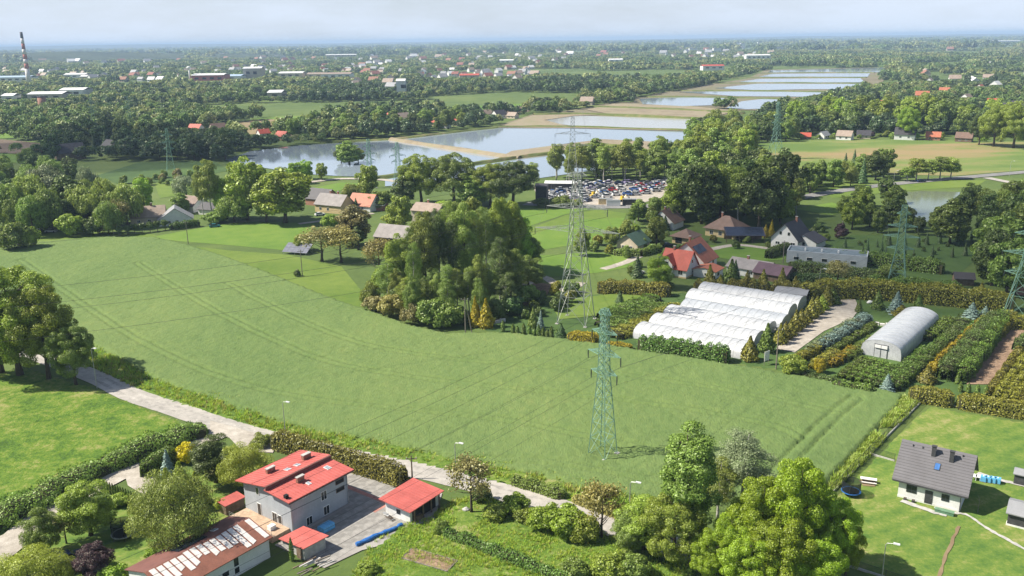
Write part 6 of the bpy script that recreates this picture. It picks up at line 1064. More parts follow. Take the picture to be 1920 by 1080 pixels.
hedge([(832, 1003), (880, 1022), (950, 1050), (1010, 1072), (1070, 1100)], 1.5, 1.5, 'row of berry bushes across the rough grass', 'hedge', .13, lump=.6, lump_len=2.4, name='berry_row')
hedge([(960, 905), (1010, 920), (1060, 935)], 2.2, 1.5, 'brambles on the bank between lane and crop', 'mid', .14, lump=.5, lump_len=2, name='bramble_patch'); hedge([(1075, 938), (1120, 955), (1180, 975)], 2.0, 1.1, 'dry reddish weeds on the bank above the lane', 'bronze', .13, lump=.5, lump_len=2, name='weed_patch')
# ------------------------------------------------------------------ central copse and its surroundings
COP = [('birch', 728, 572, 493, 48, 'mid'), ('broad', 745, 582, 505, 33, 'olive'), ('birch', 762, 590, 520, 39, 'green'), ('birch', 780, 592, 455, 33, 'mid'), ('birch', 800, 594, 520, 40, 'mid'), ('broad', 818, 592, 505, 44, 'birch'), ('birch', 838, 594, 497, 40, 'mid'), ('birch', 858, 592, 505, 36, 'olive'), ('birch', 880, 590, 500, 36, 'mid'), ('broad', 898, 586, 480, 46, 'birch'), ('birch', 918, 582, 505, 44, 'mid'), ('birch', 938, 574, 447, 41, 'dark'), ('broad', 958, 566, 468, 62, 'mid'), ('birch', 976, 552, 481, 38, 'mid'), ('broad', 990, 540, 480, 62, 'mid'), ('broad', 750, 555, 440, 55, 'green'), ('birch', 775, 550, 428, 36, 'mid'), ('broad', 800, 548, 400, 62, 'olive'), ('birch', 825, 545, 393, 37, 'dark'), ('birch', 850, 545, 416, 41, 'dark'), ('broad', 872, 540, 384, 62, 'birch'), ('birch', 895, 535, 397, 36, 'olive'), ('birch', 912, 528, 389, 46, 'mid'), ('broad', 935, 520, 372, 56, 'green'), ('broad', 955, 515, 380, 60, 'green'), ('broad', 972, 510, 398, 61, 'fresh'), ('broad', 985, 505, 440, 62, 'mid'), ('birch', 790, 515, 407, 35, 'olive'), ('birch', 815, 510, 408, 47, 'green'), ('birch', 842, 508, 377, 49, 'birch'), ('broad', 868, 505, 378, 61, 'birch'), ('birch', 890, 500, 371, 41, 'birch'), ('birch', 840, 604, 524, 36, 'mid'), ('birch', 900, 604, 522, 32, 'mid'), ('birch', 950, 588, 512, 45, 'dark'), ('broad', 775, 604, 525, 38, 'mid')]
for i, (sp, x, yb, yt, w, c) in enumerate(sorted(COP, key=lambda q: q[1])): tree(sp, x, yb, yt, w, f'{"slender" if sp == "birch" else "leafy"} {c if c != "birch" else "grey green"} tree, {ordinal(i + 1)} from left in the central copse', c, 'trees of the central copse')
for i, (x, yb, yt, w, c) in enumerate(((812, 612, 562, 62, 'mid'), (775, 606, 565, 45, 'brown'), (735, 594, 552, 50, 'bronze'), (705, 584, 556, 48, 'brown'), (845, 612, 570, 55, 'mid'), (862, 608, 575, 40, 'dark'), (790, 598, 555, 50, 'green'), (752, 585, 540, 45, 'dark'), (695, 570, 530, 36, 'olive'), (930, 600, 560, 40, 'dark'), (960, 590, 555, 50, 'deep'), (990, 570, 535, 45, 'mid'), (720, 560, 505, 45, 'green'))): tree('bigbush', x, yb, yt, w, f'shrub, {ordinal(i + 1)} listed at the {"left" if x < 770 else "middle" if x < 900 else "right"} foot of copse', c, 'copse edge shrubs', cat='shrub')
tree('budding', 604, 490, 425, 76, 'left brownish budding tree by the solar array', 'brown'); tree('budding', 640, 492, 427, 70, 'second brownish budding tree by the solar array', 'bronze'); tree('broad', 662, 462, 386, 66, 'dark brown leafless looking tree by the barn', 'brown'); tree('budding', 712, 520, 448, 62, 'bronze budding tree left of the copse', 'bronze'); tree('poplar', 672, 468, 425, 30, 'dark narrow tree beside the old barn', 'dark'); tree('broad', 752, 440, 368, 46, 'green tree left of the beige two storey house', 'green'); tree('broad', 830, 418, 378, 60, 'fresh green tree right of the beige two storey house', 'fresh'); tree('bush', 558, 518, 505, 14, 'tiny dark shrub beside the meadow pole', 'dark', cat='shrub'); tree('bigbush', 568, 470, 440, 34, 'green bush left of the brown budding trees', 'green', cat='shrub'); tree('bigbush', 735, 420, 402, 36, 'yellow green bush beside the beige house', 'lime', cat='shrub'); tree('bigbush', 618, 428, 402, 30, 'bright bush beside the farm track', 'fresh', cat='shrub')
tree('cone', 892, 612, 556, 24, 'slim golden thuja left of its twin', 'gold', name='golden_thuja', cat='thuja'); tree('cone', 912, 614, 560, 32, 'fat golden thuja beside the double pole', 'gold', name='golden_thuja', cat='thuja')
for i, (x, y) in enumerate(((943, 622), (962, 624), (970, 625), (982, 627), (993, 628), (1002, 629), (1010, 630), (1018, 631), (1026, 632), (1034, 633), (1044, 634))): tree('column', x, y, y - 22 + (i % 3) * 4, 9, f'small dark thuja, {ordinal(i + 1)} from left along the crop edge', 'thuja', 'small thujas at crop edge', cat='thuja')
tree('cone', 1052, 636, 606, 22, 'broad dark conifer left of the golden hedge', 'spruce', cat='conifer'); tree('spruce', 1014, 620, 582, 14, 'small blue spruce at the crop edge lawn', 'blue'); tree('cone', 1000, 615, 575, 20, 'soft green conifer beside the small blue spruce', 'mid', cat='conifer'); tree('spruce', 1162, 568, 545, 16, 'lone small spruce on the patchy lawn', 'spruce'); tree('bush', 1186, 572, 563, 8, 'tiny bush on the patchy lawn', 'dark', cat='shrub')
hedge([(1064, 640), (1095, 643), (1124, 646)], 3, 2.6, 'bright golden hedge at the crop edge', 'gold', .15, lump=.12, lump_len=1.2); hedge([(1138, 648), (1165, 652), (1185, 655)], 2, 1.2, 'low golden hedge before the first polytunnel', 'gold', .13)
fill('plot behind the big grey pylon', [(1000, 575), (1040, 550), (1085, 545), (1060, 580), (1020, 600), (985, 600)], 4, [('bush', 'mid', 2), ('bush', 'dark', 2), ('bush', 'oliveyellow', 1)], (6, 11), 'shrubs by the big pylon', 4, maxn=26)
for i, (a, b) in enumerate((((1125, 615), (1225, 572)), ((1140, 625), (1250, 575)), ((1150, 636), (1275, 578)), ((1128, 600), (1230, 562)))): hedge([a, ((a[0] + b[0]) / 2, (a[1] + b[1]) / 2), b], 5.6, 1.5 + .1 * i, f'{ordinal(i + 1)} olive green row of nursery thujas left of the tunnels', 'thuja' if i != 2 else 'oliveyellow', .17, lump=.4, lump_len=1.2, name='nursery_row', cat='plant row', group='nursery rows left of the tunnels')
# nursery
hedge([(1195, 655), (1240, 661), (1290, 668), (1330, 674), (1368, 680)], 3.4, 3.6, 'lumpy dark thuja hedge in front of the tunnels', 'hedge', .18, lump=.3, lump_len=2.2, tops=.25); hedge([(1120, 548), (1180, 550), (1258, 556)], 4, 3.6, 'olive thuja hedge behind the patchy lawn', 'oliveyellow', .2, lump=.25, lump_len=2); hedge([(1300, 546), (1380, 548), (1450, 552), (1520, 556)], 4, 3.4, 'olive hedge of pointed thujas behind the tunnels', 'oliveyellow', .2, lump=.4, lump_len=3, tops=.4)
for i, (x, y, h, w) in enumerate(((1330, 540, 44, 26), (1370, 542, 56, 34), (1400, 545, 38, 24), (1430, 545, 40, 26), (1465, 548, 46, 26), (1350, 545, 30, 24), (1490, 552, 34, 26), (1512, 556, 30, 24))): tree('cone', x, y, y - h, w, f'pointed olive conifer, {ordinal(i + 1)} listed behind the tunnels', 'thuja' if i == 1 else 'oliveyellow', 'pointed conifers behind the tunnels', cat='conifer')
for k in range(10):
    f = k / 9; tree('cone', 1462 + 88 * f, 645 - 72 * f, 645 - 72 * f - 40 + 6 * (k % 3), 27, f'olive pointed thuja, {ordinal(k + 1)} from the front in the row beside tunnels', 'oliveyellow' if k != 8 else 'lime', 'thuja row beside the tunnels', cat='conifer')
tree('cone', 1560, 570, 540, 34, 'big round olive conifer at the end of nursery drive', 'thuja', cat='conifer'); tree('cone', 1405, 676, 630, 34, 'broad conical spruce at the front tunnel corner', 'oliveyellow', name='cone_spruce', cat='conifer'); tree('cone', 1437, 660, 606, 32, 'taller conical spruce behind the front corner one', 'thuja', name='cone_spruce', cat='conifer'); tree('bigbush', 1488, 702, 668, 52, 'round green bush at the crop corner of nursery', 'green', cat='shrub')
hedge([(1500, 560), (1600, 556), (1700, 562), (1800, 572), (1900, 582)], 6, 4.8, 'tall olive hedge wall crossing behind the greenhouse', 'oliveyellow', .22, lump=.3, lump_len=4); hedge([(1600, 552), (1690, 556), (1800, 564)], 4, 5.2, 'darker back rank of the olive hedge wall', 'thuja', .22, lump=.3, lump_len=3)
for i, (x, y, h, w, c) in enumerate(((1645, 580, 36, 24, 'thuja'), (1680, 588, 40, 30, 'blue'), (1720, 590, 38, 26, 'thuja'), (1820, 605, 36, 36, 'blue'), (1845, 605, 30, 30, 'blue'), (1610, 586, 26, 14, 'thuja'), (1838, 560, 30, 26, 'oliveyellow'), (1690, 592, 20, 40, 'oliveyellow'))): tree('spruce' if c == 'blue' else 'cone', x, y, y - h, w, f'{"blue spruce" if c == "blue" else "olive conifer"}, {ordinal(i + 1)} listed along the hedge behind greenhouse', c, 'conifers behind the greenhouse', cat='conifer')
ROWS = [((1478, 688), (1560, 642), 'oliveyellow', 2.6, 1.6), ((1510, 668), (1600, 612), 'silver', 2.8, 1.8), ((1535, 660), (1628, 602), 'blue', 3.0, 2.2), ((1548, 668), (1640, 612), 'thuja', 2.2, 1.2), ((1520, 695), (1570, 668), 'oliveyellow', 3.0, 1.8), ((1555, 690), (1600, 660), 'gold', 2.2, 1.6), ((1575, 680), (1640, 640), 'mid', 3.0, 1.4), ((1575, 712), (1622, 676), 'thuja', 2.2, 1.4), ((1590, 716), (1640, 680), 'thuja', 2.2, 1.4), ((1606, 720), (1660, 684), 'thuja', 2.2, 1.4), ((1622, 724), (1672, 690), 'thuja', 2.2, 1.3),
        ((1640, 728), (1712, 676), 'dark', 2.0, 1.2), ((1655, 732), (1740, 660), 'hedge', 2.6, 1.7), ((1676, 734), (1775, 640), 'hedge', 2.6, 1.8), ((1720, 700), (1790, 628), 'dark', 2.4, 1.6), ((1730, 640), (1780, 605), 'thuja', 4.0, 1.8), ((1770, 650), (1815, 600), 'dark', 4.0, 1.8), ((1805, 640), (1838, 608), 'hedge', 2.6, 1.6), ((1755, 690), (1848, 605), 'gold', 1.6, 2.2), ((1768, 715), (1862, 612), 'dark', 4.2, 3.4), ((1800, 718), (1880, 610), 'thuja', 3.2, 3.2), ((1862, 640), (1895, 600), 'oliveyellow', 3, 2.6), ((1880, 618), (1930, 612), 'oliveyellow', 3.5, 2.8),
        ((1850, 745), (1912, 660), 'oliveyellow', 1.6, 1.5), ((1866, 750), (1925, 670), 'oliveyellow', 1.6, 1.5), ((1882, 754), (1938, 680), 'oliveyellow', 1.6, 1.5), ((1898, 757), (1950, 690), 'oliveyellow', 1.6, 1.5), ((1914, 760), (1960, 700), 'oliveyellow', 1.6, 1.5), ((1905, 660), (1945, 630), 'dark', 3, 2.4), ((1560, 726), (1640, 738), 'thuja', 2.4, 1.6), ((1500, 705), (1575, 724), 'dark', 2.0, 1.4)]
cname = {'oliveyellow': 'olive', 'silver': 'silver', 'blue': 'blue grey', 'thuja': 'dark olive', 'gold': 'golden', 'mid': 'green', 'dark': 'dark green', 'hedge': 'green'}
for i, (a, b, c, w, h) in enumerate(ROWS): hedge([a, ((a[0] + b[0]) / 2 + 1, (a[1] + b[1]) / 2), b], w, h, f'{cname[c]} plant row, {ordinal(i + 1)} across the nursery from left', c, .15, lump=.55, lump_len=1.3, tops=.3, name='nursery_row', cat='plant row', group='rows of the tree nursery')
hedge([(1702, 748), (1740, 754), (1788, 762)], 3.2, 3.0, 'left clipped yellow olive hedge above the lawn fence', 'oliveyellow', .15, lump=.15, lump_len=2); hedge([(1792, 763), (1850, 772), (1935, 786)], 3.2, 3.0, 'right clipped yellow olive hedge above the lawn fence', 'oliveyellow', .15, lump=.15, lump_len=2); tree('spruce', 1663, 732, 702, 24, 'pale blue spruce at the crop corner', 'blue'); tree('cone', 1738, 718, 685, 34, 'olive conifer left of the mulched plot', 'oliveyellow', cat='conifer'); tree('bigbush', 1752, 700, 678, 26, 'golden bush between nursery rows', 'gold', cat='shrub'); tree('bigbush', 1536, 700, 672, 22, 'golden bush at the front of nursery', 'gold', cat='shrub')
for i, (x, y) in enumerate(((1800, 735), (1815, 738), (1832, 740), (1848, 742), (1795, 720))): tree('column', x, y, y - 20, 10, f'small dark thuja, {ordinal(i + 1)} in front of the mulched plot', 'thuja', 'thujas by the mulched plot', cat='thuja')
HED = [([(1478, 506), (1540, 514), (1620, 524), (1650, 528)], 4, 3.2, 'dark'), ([(1430, 522), (1480, 526), (1560, 532)], 3, 2.4, 'deep'), ([(1598, 492), (1680, 502), (1770, 513)], 5, 4.0, 'thuja'), ([(1545, 484), (1600, 492)], 5, 3.5, 'thuja'), ([(1500, 478), (1530, 486), (1550, 490)], 3, 2.4, 'dark'), ([(1438, 485), (1462, 476), (1478, 470)], 3, 3.0, 'dark'), ([(1150, 478), (1200, 480), (1240, 470)], 3, 2.2, 'mid'), ([(1262, 470), (1300, 462), (1318, 457)], 2.5, 1.6, 'hedge'), ([(1200, 545), (1240, 542), (1262, 538)], 2.5, 1.6, 'thuja'), ([(1640, 530), (1660, 522), (1670, 512)], 4, 3, 'mid')]
for i, (p, w, h, c) in enumerate(HED): hedge(p, w, h, f'{"dark" if c in ("dark", "deep") else "olive green" if c == "thuja" else "green"} garden hedge, {ordinal(i + 1)} listed around the houses right of centre', c, .22, lump=.2)
fill('the shaded meadow', [(1560, 470), (1620, 455), (1830, 450), (1820, 480), (1700, 490), (1600, 485)], 5, [('column', 'thuja', 3)] if False else [('bush', 'dark', 2), ('spruce', 'spruce', 2)], (3, 5), 'young conifers in the shaded meadow', 14, (.5, .7), 60)
for i, x in enumerate((225, 240, 253, 267, 282, 296, 310)): tree('ball', x, 443 - 2.0 * i, 424 - 2.0 * i, 14, f'clipped round tree, {ordinal(i + 1)} from left along the farm drive', 'dark', 'clipped trees on the farm drive')
hedge([(318, 432), (345, 428), (375, 424)], 3, 2.8, 'dark clipped hedge in front of the annex', 'dark', .2)
# ------------------------------------------------------------------ left side groups
LEFT = [('bigbush', 28, 470, 418, 60, 'mid', 'big green bush at the far left crop corner'), ('bigbush', 58, 466, 426, 36, 'green', 'second green bush at the left crop corner'), ('bigbush', 136, 442, 402, 50, 'green', 'round green bush beside the double pole'), ('bigbush', 178, 440, 405, 42, 'dark', 'dark orchard shrub right of round bush'), ('bigbush', 200, 438, 410, 34, 'bronze', 'reddish orchard shrub left of clipped trees'), ('willow', 100, 415, 312, 78, 'silver', 'pale silver willow crown above the left woods'), ('willow', 172, 400, 314, 40, 'silver', 'second pale willow right of the large silver one'), ('willow', 60, 425, 330, 80, 'birch', 'broad grey green willow at left'), ('willow', 25, 435, 345, 75, 'mid', 'dark willow at the left picture edge'), ('broad', 128, 420, 330, 80, 'dark', 'very dark round tree among pale willows'), ('willow', 92, 435, 362, 66, 'mid', 'willow in the front of left woods'), ('willow', 165, 425, 350, 66, 'birch', 'soft willow right of the dark round tree'), ('willow', 205, 425, 336, 60, 'olive', 'olive willow behind the farm house'), ('willow', 240, 425, 345, 66, 'birch', 'round willow left of the tan roof'),
        ('broad', 272, 400, 335, 38, 'fresh', 'bright green slim tree behind the farm house'), ('willow', 205, 440, 378, 50, 'mid', 'willow shading the farm shed'), ('budding', 228, 430, 372, 44, 'brown', 'thin brown tree beside the farm house'), ('willow', 350, 372, 330, 50, 'silver', 'silver bush tree behind the brown cottage'), ('broad', 340, 400, 362, 32, 'mid', 'round tree hiding the brown cottage'), ('birch', 398, 412, 300, 36, 'birch', 'tall sparse tree rising above the cottages'), ('birch', 382, 410, 310, 28, 'birch', 'second tall sparse tree above the cottages'), ('broad', 425, 410, 336, 46, 'fresh', 'bright tree right of the sparse pair'), ('broad', 465, 412, 296, 76, 'green', 'large green tree left of the yellow house'), ('broad', 535, 418, 316, 100, 'green', 'huge round tree beside the yellow house'), ('broad', 500, 416, 330, 60, 'olive', 'tree between the two large ones by yellow house'), ('willow', 440, 416, 368, 66, 'mid', 'grey green tree before the large green tree'), ('bigbush', 405, 418, 398, 46, 'mid', 'shrub near the teal car'), ('broad', 555, 345, 305, 30, 'fresh', 'small bright tree on the pond bank'), ('broad', 604, 338, 306, 22, 'green', 'small round tree at pond edge'), ('broad', 575, 336, 300, 26, 'fresh', 'loose tree at the pond edge left'),
        ('broad', 692, 372, 310, 42, 'green', 'green tree behind the orange cottage'), ('willow', 660, 378, 345, 36, 'olive', 'olive tree beside the orange cottage'), ('spruce', 668, 396, 372, 14, 'spruce', 'small spruce in front of orange cottage'), ('broad', 715, 392, 358, 44, 'mid', 'tree beside the white scrap sheds'), ('broad', 655, 308, 265, 46, 'mid', 'clump of trees on the pond islet'), ('broad', 640, 306, 276, 26, 'dark', 'left tree of the pond islet'), ('broad', 672, 305, 278, 24, 'green', 'right tree of the pond islet')]
for sp, x, yb, yt, w, c, lab in LEFT: tree(sp, x, yb, yt, w, lab, c, cat='shrub' if 'bush' in sp else 'tree')
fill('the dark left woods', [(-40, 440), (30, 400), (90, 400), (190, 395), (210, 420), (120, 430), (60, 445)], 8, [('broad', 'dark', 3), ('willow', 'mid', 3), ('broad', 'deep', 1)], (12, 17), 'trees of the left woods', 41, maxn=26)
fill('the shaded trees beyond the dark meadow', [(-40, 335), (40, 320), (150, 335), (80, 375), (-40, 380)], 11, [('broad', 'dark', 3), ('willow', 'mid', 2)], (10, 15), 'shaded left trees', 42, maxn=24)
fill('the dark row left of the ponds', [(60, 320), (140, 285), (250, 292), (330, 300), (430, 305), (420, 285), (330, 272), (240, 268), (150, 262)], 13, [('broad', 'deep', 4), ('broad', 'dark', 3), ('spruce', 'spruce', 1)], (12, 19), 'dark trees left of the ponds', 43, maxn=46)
fill('the low bushes of the dark meadow', [(230, 345), (320, 330), (400, 335), (330, 350)], 6, [('bush', 'mid', 3), ('bush', 'brown', 1), ('bush', 'birch', 1)], (7, 13), 'meadow bushes', 44, maxn=16)
fill('the trees on the far pond shore', [(545, 262), (640, 262), (720, 255), (800, 250), (870, 240), (860, 228), (760, 236), (640, 240)], 11, [('broad', 'mid', 4), ('birch', 'birch', 2), ('broad', 'dark', 2), ('willow', 'birch', 1)], (10, 18), 'far pond shore trees', 45, maxn=50)
# ------------------------------------------------------------------ centre and right groups
CEN = [('grand', 790, 382, 292, 82, 'green', 'big round tree left of the pair before the pond'), ('grand', 852, 384, 290, 92, 'mid', 'big loose tree in the middle before the pond'), ('grand', 962, 386, 303, 95, 'dark', 'broad dark tree left of the black barn'), ('grand', 920, 386, 308, 70, 'green', 'tree joining the broad dark one'), ('broad', 885, 388, 330, 60, 'mid', 'lower tree between the big pond trees'), ('broad', 760, 386, 330, 46, 'dark', 'dark tree at left of the big pond trees'), ('birch', 1000, 350, 305, 26, 'birch', 'pale birch above the black barn'), ('bigbush', 1050, 388, 368, 46, 'mid', 'bushes in front of the car yard'), ('bigbush', 1020, 388, 372, 40, 'dark', 'dark bushes beside the black barn'), ('bigbush', 1078, 388, 374, 30, 'olive', 'bush left of the red yard car')]
for sp, x, yb, yt, w, c, lab in CEN: tree(sp, x, yb, yt, w, lab, c, cat='shrub' if 'bush' in sp else 'tree')
fill('the birch belt behind the car yard', [(1025, 340), (1090, 318), (1290, 312), (1300, 338), (1130, 342)], 8, [('birch', 'birch', 5), ('birch', 'olive', 2), ('broad', 'mid', 2), ('birch', 'mid', 2)], (12, 20), 'birch belt', 51, (.7, .95), 60)
fill('the shrubs below the big pylon', [(1085, 480), (1130, 455), (1240, 452), (1230, 475), (1160, 478)], 6, [('bush', 'mid', 3), ('bush', 'dark', 2), ('broad', 'olive', 1), ('bush', 'oliveyellow', 1)], (7, 12), 'shrubs behind the lawn', 52, maxn=26)
fill('the dense wood right of the car yard', [(1262, 420), (1270, 398), (1300, 388), (1400, 385), (1490, 395), (1495, 420), (1440, 435), (1380, 425), (1320, 422)], 9, [('broad', 'green', 3), ('broad', 'mid', 3), ('broad', 'dark', 3), ('birch', 'birch', 1)], (15, 23), 'dense wood', 53, (.6, .8), 56)
fill('the low trees at the car yard road', [(1180, 428), (1190, 412), (1240, 402), (1268, 402), (1265, 425), (1230, 430)], 6, [('birch', 'mid', 3), ('broad', 'mid', 2), ('broad', 'green', 2)], (6.5, 10), 'low trees at the car yard road', 65, maxn=18)
fill('the wood between yard and pink field', [(1262, 362), (1300, 330), (1390, 320), (1470, 345), (1480, 375), (1380, 375), (1260, 372)], 10, [('broad', 'mid', 3), ('broad', 'dark', 3), ('broad', 'green', 2), ('birch', 'birch', 2)], (12, 18), 'wood by the pink field', 54, maxn=48)
fill('the wood at the right end of ponds', [(1290, 330), (1300, 275), (1330, 255), (1480, 250), (1500, 262), (1390, 275), (1400, 310)], 12, [('broad', 'green', 3), ('broad', 'mid', 3), ('broad', 'dark', 2), ('willow', 'birch', 1)], (13, 20), 'wood at the ponds', 55, maxn=48)
fill('the tree wall behind the summer houses', [(1480, 252), (1560, 248), (1700, 250), (1880, 262), (1940, 264), (1940, 240), (1700, 232), (1500, 232)], 12, [('broad', 'green', 4), ('broad', 'mid', 3), ('poplar', 'green', 2), ('broad', 'fresh', 1), ('broad', 'dark', 1)], (15, 25), 'tree wall behind summer houses', 56, (.6, .75), 56)
fill('the bushes of the summer gardens', [(1480, 262), (1700, 260), (1880, 268), (1880, 262), (1600, 255)], 9, [('bush', 'fresh', 2), ('bush', 'mid', 2), ('bush', 'olive', 1), ('bush', 'purple', .4)], (7, 14), 'summer garden bushes', 57, maxn=34)
BR = [(1862, 275, 195, 60, 'green'), (1900, 278, 190, 66, 'green'), (1935, 278, 205, 60, 'mid'), (1835, 272, 215, 40, 'dark'), (1700, 262, 202, 40, 'fresh')]
for i, (x, yb, yt, w, c) in enumerate(BR): tree('grand', x, yb, yt, w, f'big full tree, {ordinal(i + 1)} of the large ones beyond the pink field at right', c, 'large trees beyond the pink field')
fill('the trees in front of the pink field', [(1500, 366), (1525, 345), (1600, 322), (1650, 326), (1680, 334), (1620, 344), (1560, 356)], 9, [('broad', 'mid', 3), ('willow', 'birch', 2), ('broad', 'dark', 1), ('spruce', 'spruce', .6)], (9, 15), 'trees before the pink field', 58, maxn=30)
tree('broad', 1528, 350, 318, 26, 'dark purple leaved tree before the pink field', 'purple', name='purple_plum')
PAIR = [('birch', 1718, 338, 297, 34, 'birch'), ('birch', 1740, 338, 300, 30, 'birch'), ('birch', 1762, 336, 294, 36, 'mid'), ('birch', 1782, 336, 296, 34, 'birch'), ('birch', 1700, 340, 315, 30, 'mid')]
for i, (sp, x, yb, yt, w, c) in enumerate(PAIR): tree(sp, x, yb, yt, w, f'tree {ordinal(i + 1)} listed of the clump at the main road', c, 'clump at the main road')
fill('trees beyond the flat roofed house', [(1560, 428), (1590, 395), (1630, 380), (1670, 378), (1685, 405), (1680, 435), (1640, 440)], 9, [('broad', 'mid', 3), ('broad', 'green', 2), ('broad', 'dark', 2), ('birch', 'birch', 1)], (8, 14), 'trees by the road pond', 59, maxn=36)
fill('the dark trees around the green pond', [(1770, 458), (1800, 438), (1850, 425), (1960, 415), (1960, 458), (1850, 464)], 7, [('birch', 'mid', 4), ('birch', 'dark', 2), ('broad', 'mid', 2), ('birch', 'birch', 2)], (12, 18), 'dark trees around the green pond', 60, (.7, .9), 44)
fill('the low trees before the green pond', [(1690, 440), (1700, 425), (1770, 432), (1765, 450)], 6, [('broad', 'mid', 2), ('broad', 'dark', 2)], (5.5, 8), 'low trees before the green pond', 64, maxn=14)
fill('the dark wood at the right edge', [(1850, 545), (1870, 500), (1900, 470), (1960, 470), (1970, 550), (1900, 560)], 8, [('broad', 'dark', 3), ('broad', 'mid', 2)], (15, 20), 'dark right edge wood', 61, maxn=20)
fill('the bushes before the gabled houses', [(1480, 445), (1540, 430), (1600, 435), (1600, 445), (1520, 455)], 7, [('bush', 'dark', 2), ('bush', 'mid', 2), ('bush', 'purple', .5), ('broad', 'mid', 1)], (7, 11), 'bushes near the gabled house', 62, maxn=22)
RT = [('broad', 1236, 540, 478, 50, 'fresh', 'round bright green tree before the red roofed house'), ('spruce', 1222, 452, 412, 26, 'spruce', 'grey spruce left of the white plum roofed house'), ('broad', 1190, 445, 420, 22, 'fresh', 'small lime green tree above green roofed house'), ('spruce', 1247, 432, 405, 18, 'spruce', 'dark spruce hiding the white house front'), ('cone', 1348, 442, 418, 12, 'gold', 'golden conifer right of the brown hipped house'), ('cone', 1435, 445, 420, 14, 'gold', 'golden conifer behind the white gabled house'), ('cone', 1446, 442, 412, 12, 'gold', 'second golden conifer behind the white gabled house'), ('spruce', 1377, 540, 490, 28, 'spruce', 'dark spruce in front of grey fibre cement roof'), ('budding', 1570, 535, 490, 50, 'brown', 'leafless tree in front of flat roofed house'), ('broad', 1168, 455, 425, 26, 'olive', 'olive tree near the big pylon'), ('spruce', 1195, 520, 478, 20, 'spruce', 'dark conifer by the white car')]
sap = obj('sapling', trunk_mesh('sapling', 5, 3.2, .05, 7, 1.1, M['pole'], .3), None, W(1833, 962)); tag(sap, 'bare thin sapling at the corner of the white house', 'tree')
for sp, x, yb, yt, w, c, lab in RT: tree(sp, x, yb, yt, w, lab, c)
fill('gardens right of centre', [(1165, 470), (1230, 440), (1330, 450), (1480, 455), (1480, 468), (1330, 470), (1240, 500), (1180, 520)], 9, [('bush', 'mid', 3), ('bush', 'oliveyellow', 2), ('bush', 'fresh', 1), ('bush', 'dark', 2)], (5, 10), 'garden shrubs right of centre', 63, maxn=28)
# ------------------------------------------------------------------ distant woodland (nobody could count it)
def far_crown(seed, mat, n=330, size=.85): return clump_crown('far_crown', seed, (0, 0, 7.2), 5.0, 5.6, 18, n, size, mat, .42, -.6, .05)
def grove(seed, mat, n=420):
    rng = np.random.default_rng(seed); Vs, Qs, k = [], [], 0
    for _ in range(9):
        c = np.array([rng.uniform(-20, 20), rng.uniform(-14, 14), 0]); h = rng.uniform(10, 19); d = unit(rng, n // 9); d[:, 2] = np.abs(d[:, 2]); P = c + d * np.array([6, 6, h * .55]) + np.array([0, 0, h * .45]); V, Q = cards(rng, P, d, 2.3, .75); Vs.append(V); Qs.append(Q + k); k += len(V)
    return fast_mesh('grove', np.concatenate(Vs), np.concatenate(Qs), mat)
FK = [far_crown(300 + i, LEAF[c]) for i, c in enumerate(('far', 'far', 'farlight', 'fardark', 'far', 'fardark'))]; GK = [grove(320 + i, LEAF[c]) for i, c in enumerate(('far', 'fardark', 'far', 'farlight'))]
rng = np.random.default_rng(99)
CLEAR = [[(690, 264), (930, 236), (1000, 212), (1330, 215), (1400, 203), (1480, 190), (1340, 290), (1000, 340), (700, 345)]] + [p for p in PONDS.values()] + [p for p, _ in REEDS] + [f[1] for f in FIELDS] + [[(930, 300), (1300, 285), (1290, 240), (1080, 236), (940, 240), (740, 258), (420, 290), (430, 330), (700, 340)], [(1185, 200), (1480, 206), (1640, 170), (1670, 126), (1440, 131), (1330, 160), (1190, 184)], [(1070, 230), (1320, 246), (1400, 212), (1290, 196), (1150, 192), (1090, 205), (920, 238)], [(-300, 440), (-300, 330), (60, 300), (440, 310), (720, 345), (1000, 345), (1290, 335), (1300, 270), (1500, 258), (2300, 255), (2300, 1200), (-300, 1200)]]
def px_np(X, Y, Z=0.0):
    v = np.stack([X, Y, np.full(X.shape, Z)], -1) - _C; f = v @ _F; return 960 + FPX * (v @ _CX) / f, 540 + FPX * (v @ _CD) / f
def woods(r0, r1, spacing, clear_pad):
    n = int(.56 * 1.35 * (r1 * r1 - r0 * r0) / spacing ** 2); r = np.sqrt(rng.uniform(r0 * r0, r1 * r1, n)); a = rng.uniform(-.62, .62, n); X, Y = r * np.sin(a), r * np.cos(a); PX, PY = px_np(X, Y); ok = np.ones(n, bool)
    for c in CLEAR: ok &= ~inpoly_np(PX, PY, c)
    dens = fbm(X, Y, 260, 3) ; ok &= dens > clear_pad
    if TOWN_PTS:
        T = np.array(TOWN_PTS)
        for tx, ty, tr in T: ok &= ~((np.abs(X - tx) < tr * .9) & (Y - ty < tr * 1.1) & (Y - ty > -tr * 2.6))
    return X[ok], Y[ok]
for x, y, w_, *_r in HALLS:
    p = W(x, y); TOWN_PTS.append((p.x, p.y, w_ * mpp(p) * .62 + 10))
for x, y, s_, *_r in POND_H: p = W(x, y); TOWN_PTS.append((p.x, p.y, 14))
TOWN_PTS.append((cp.x, cp.y, 20))
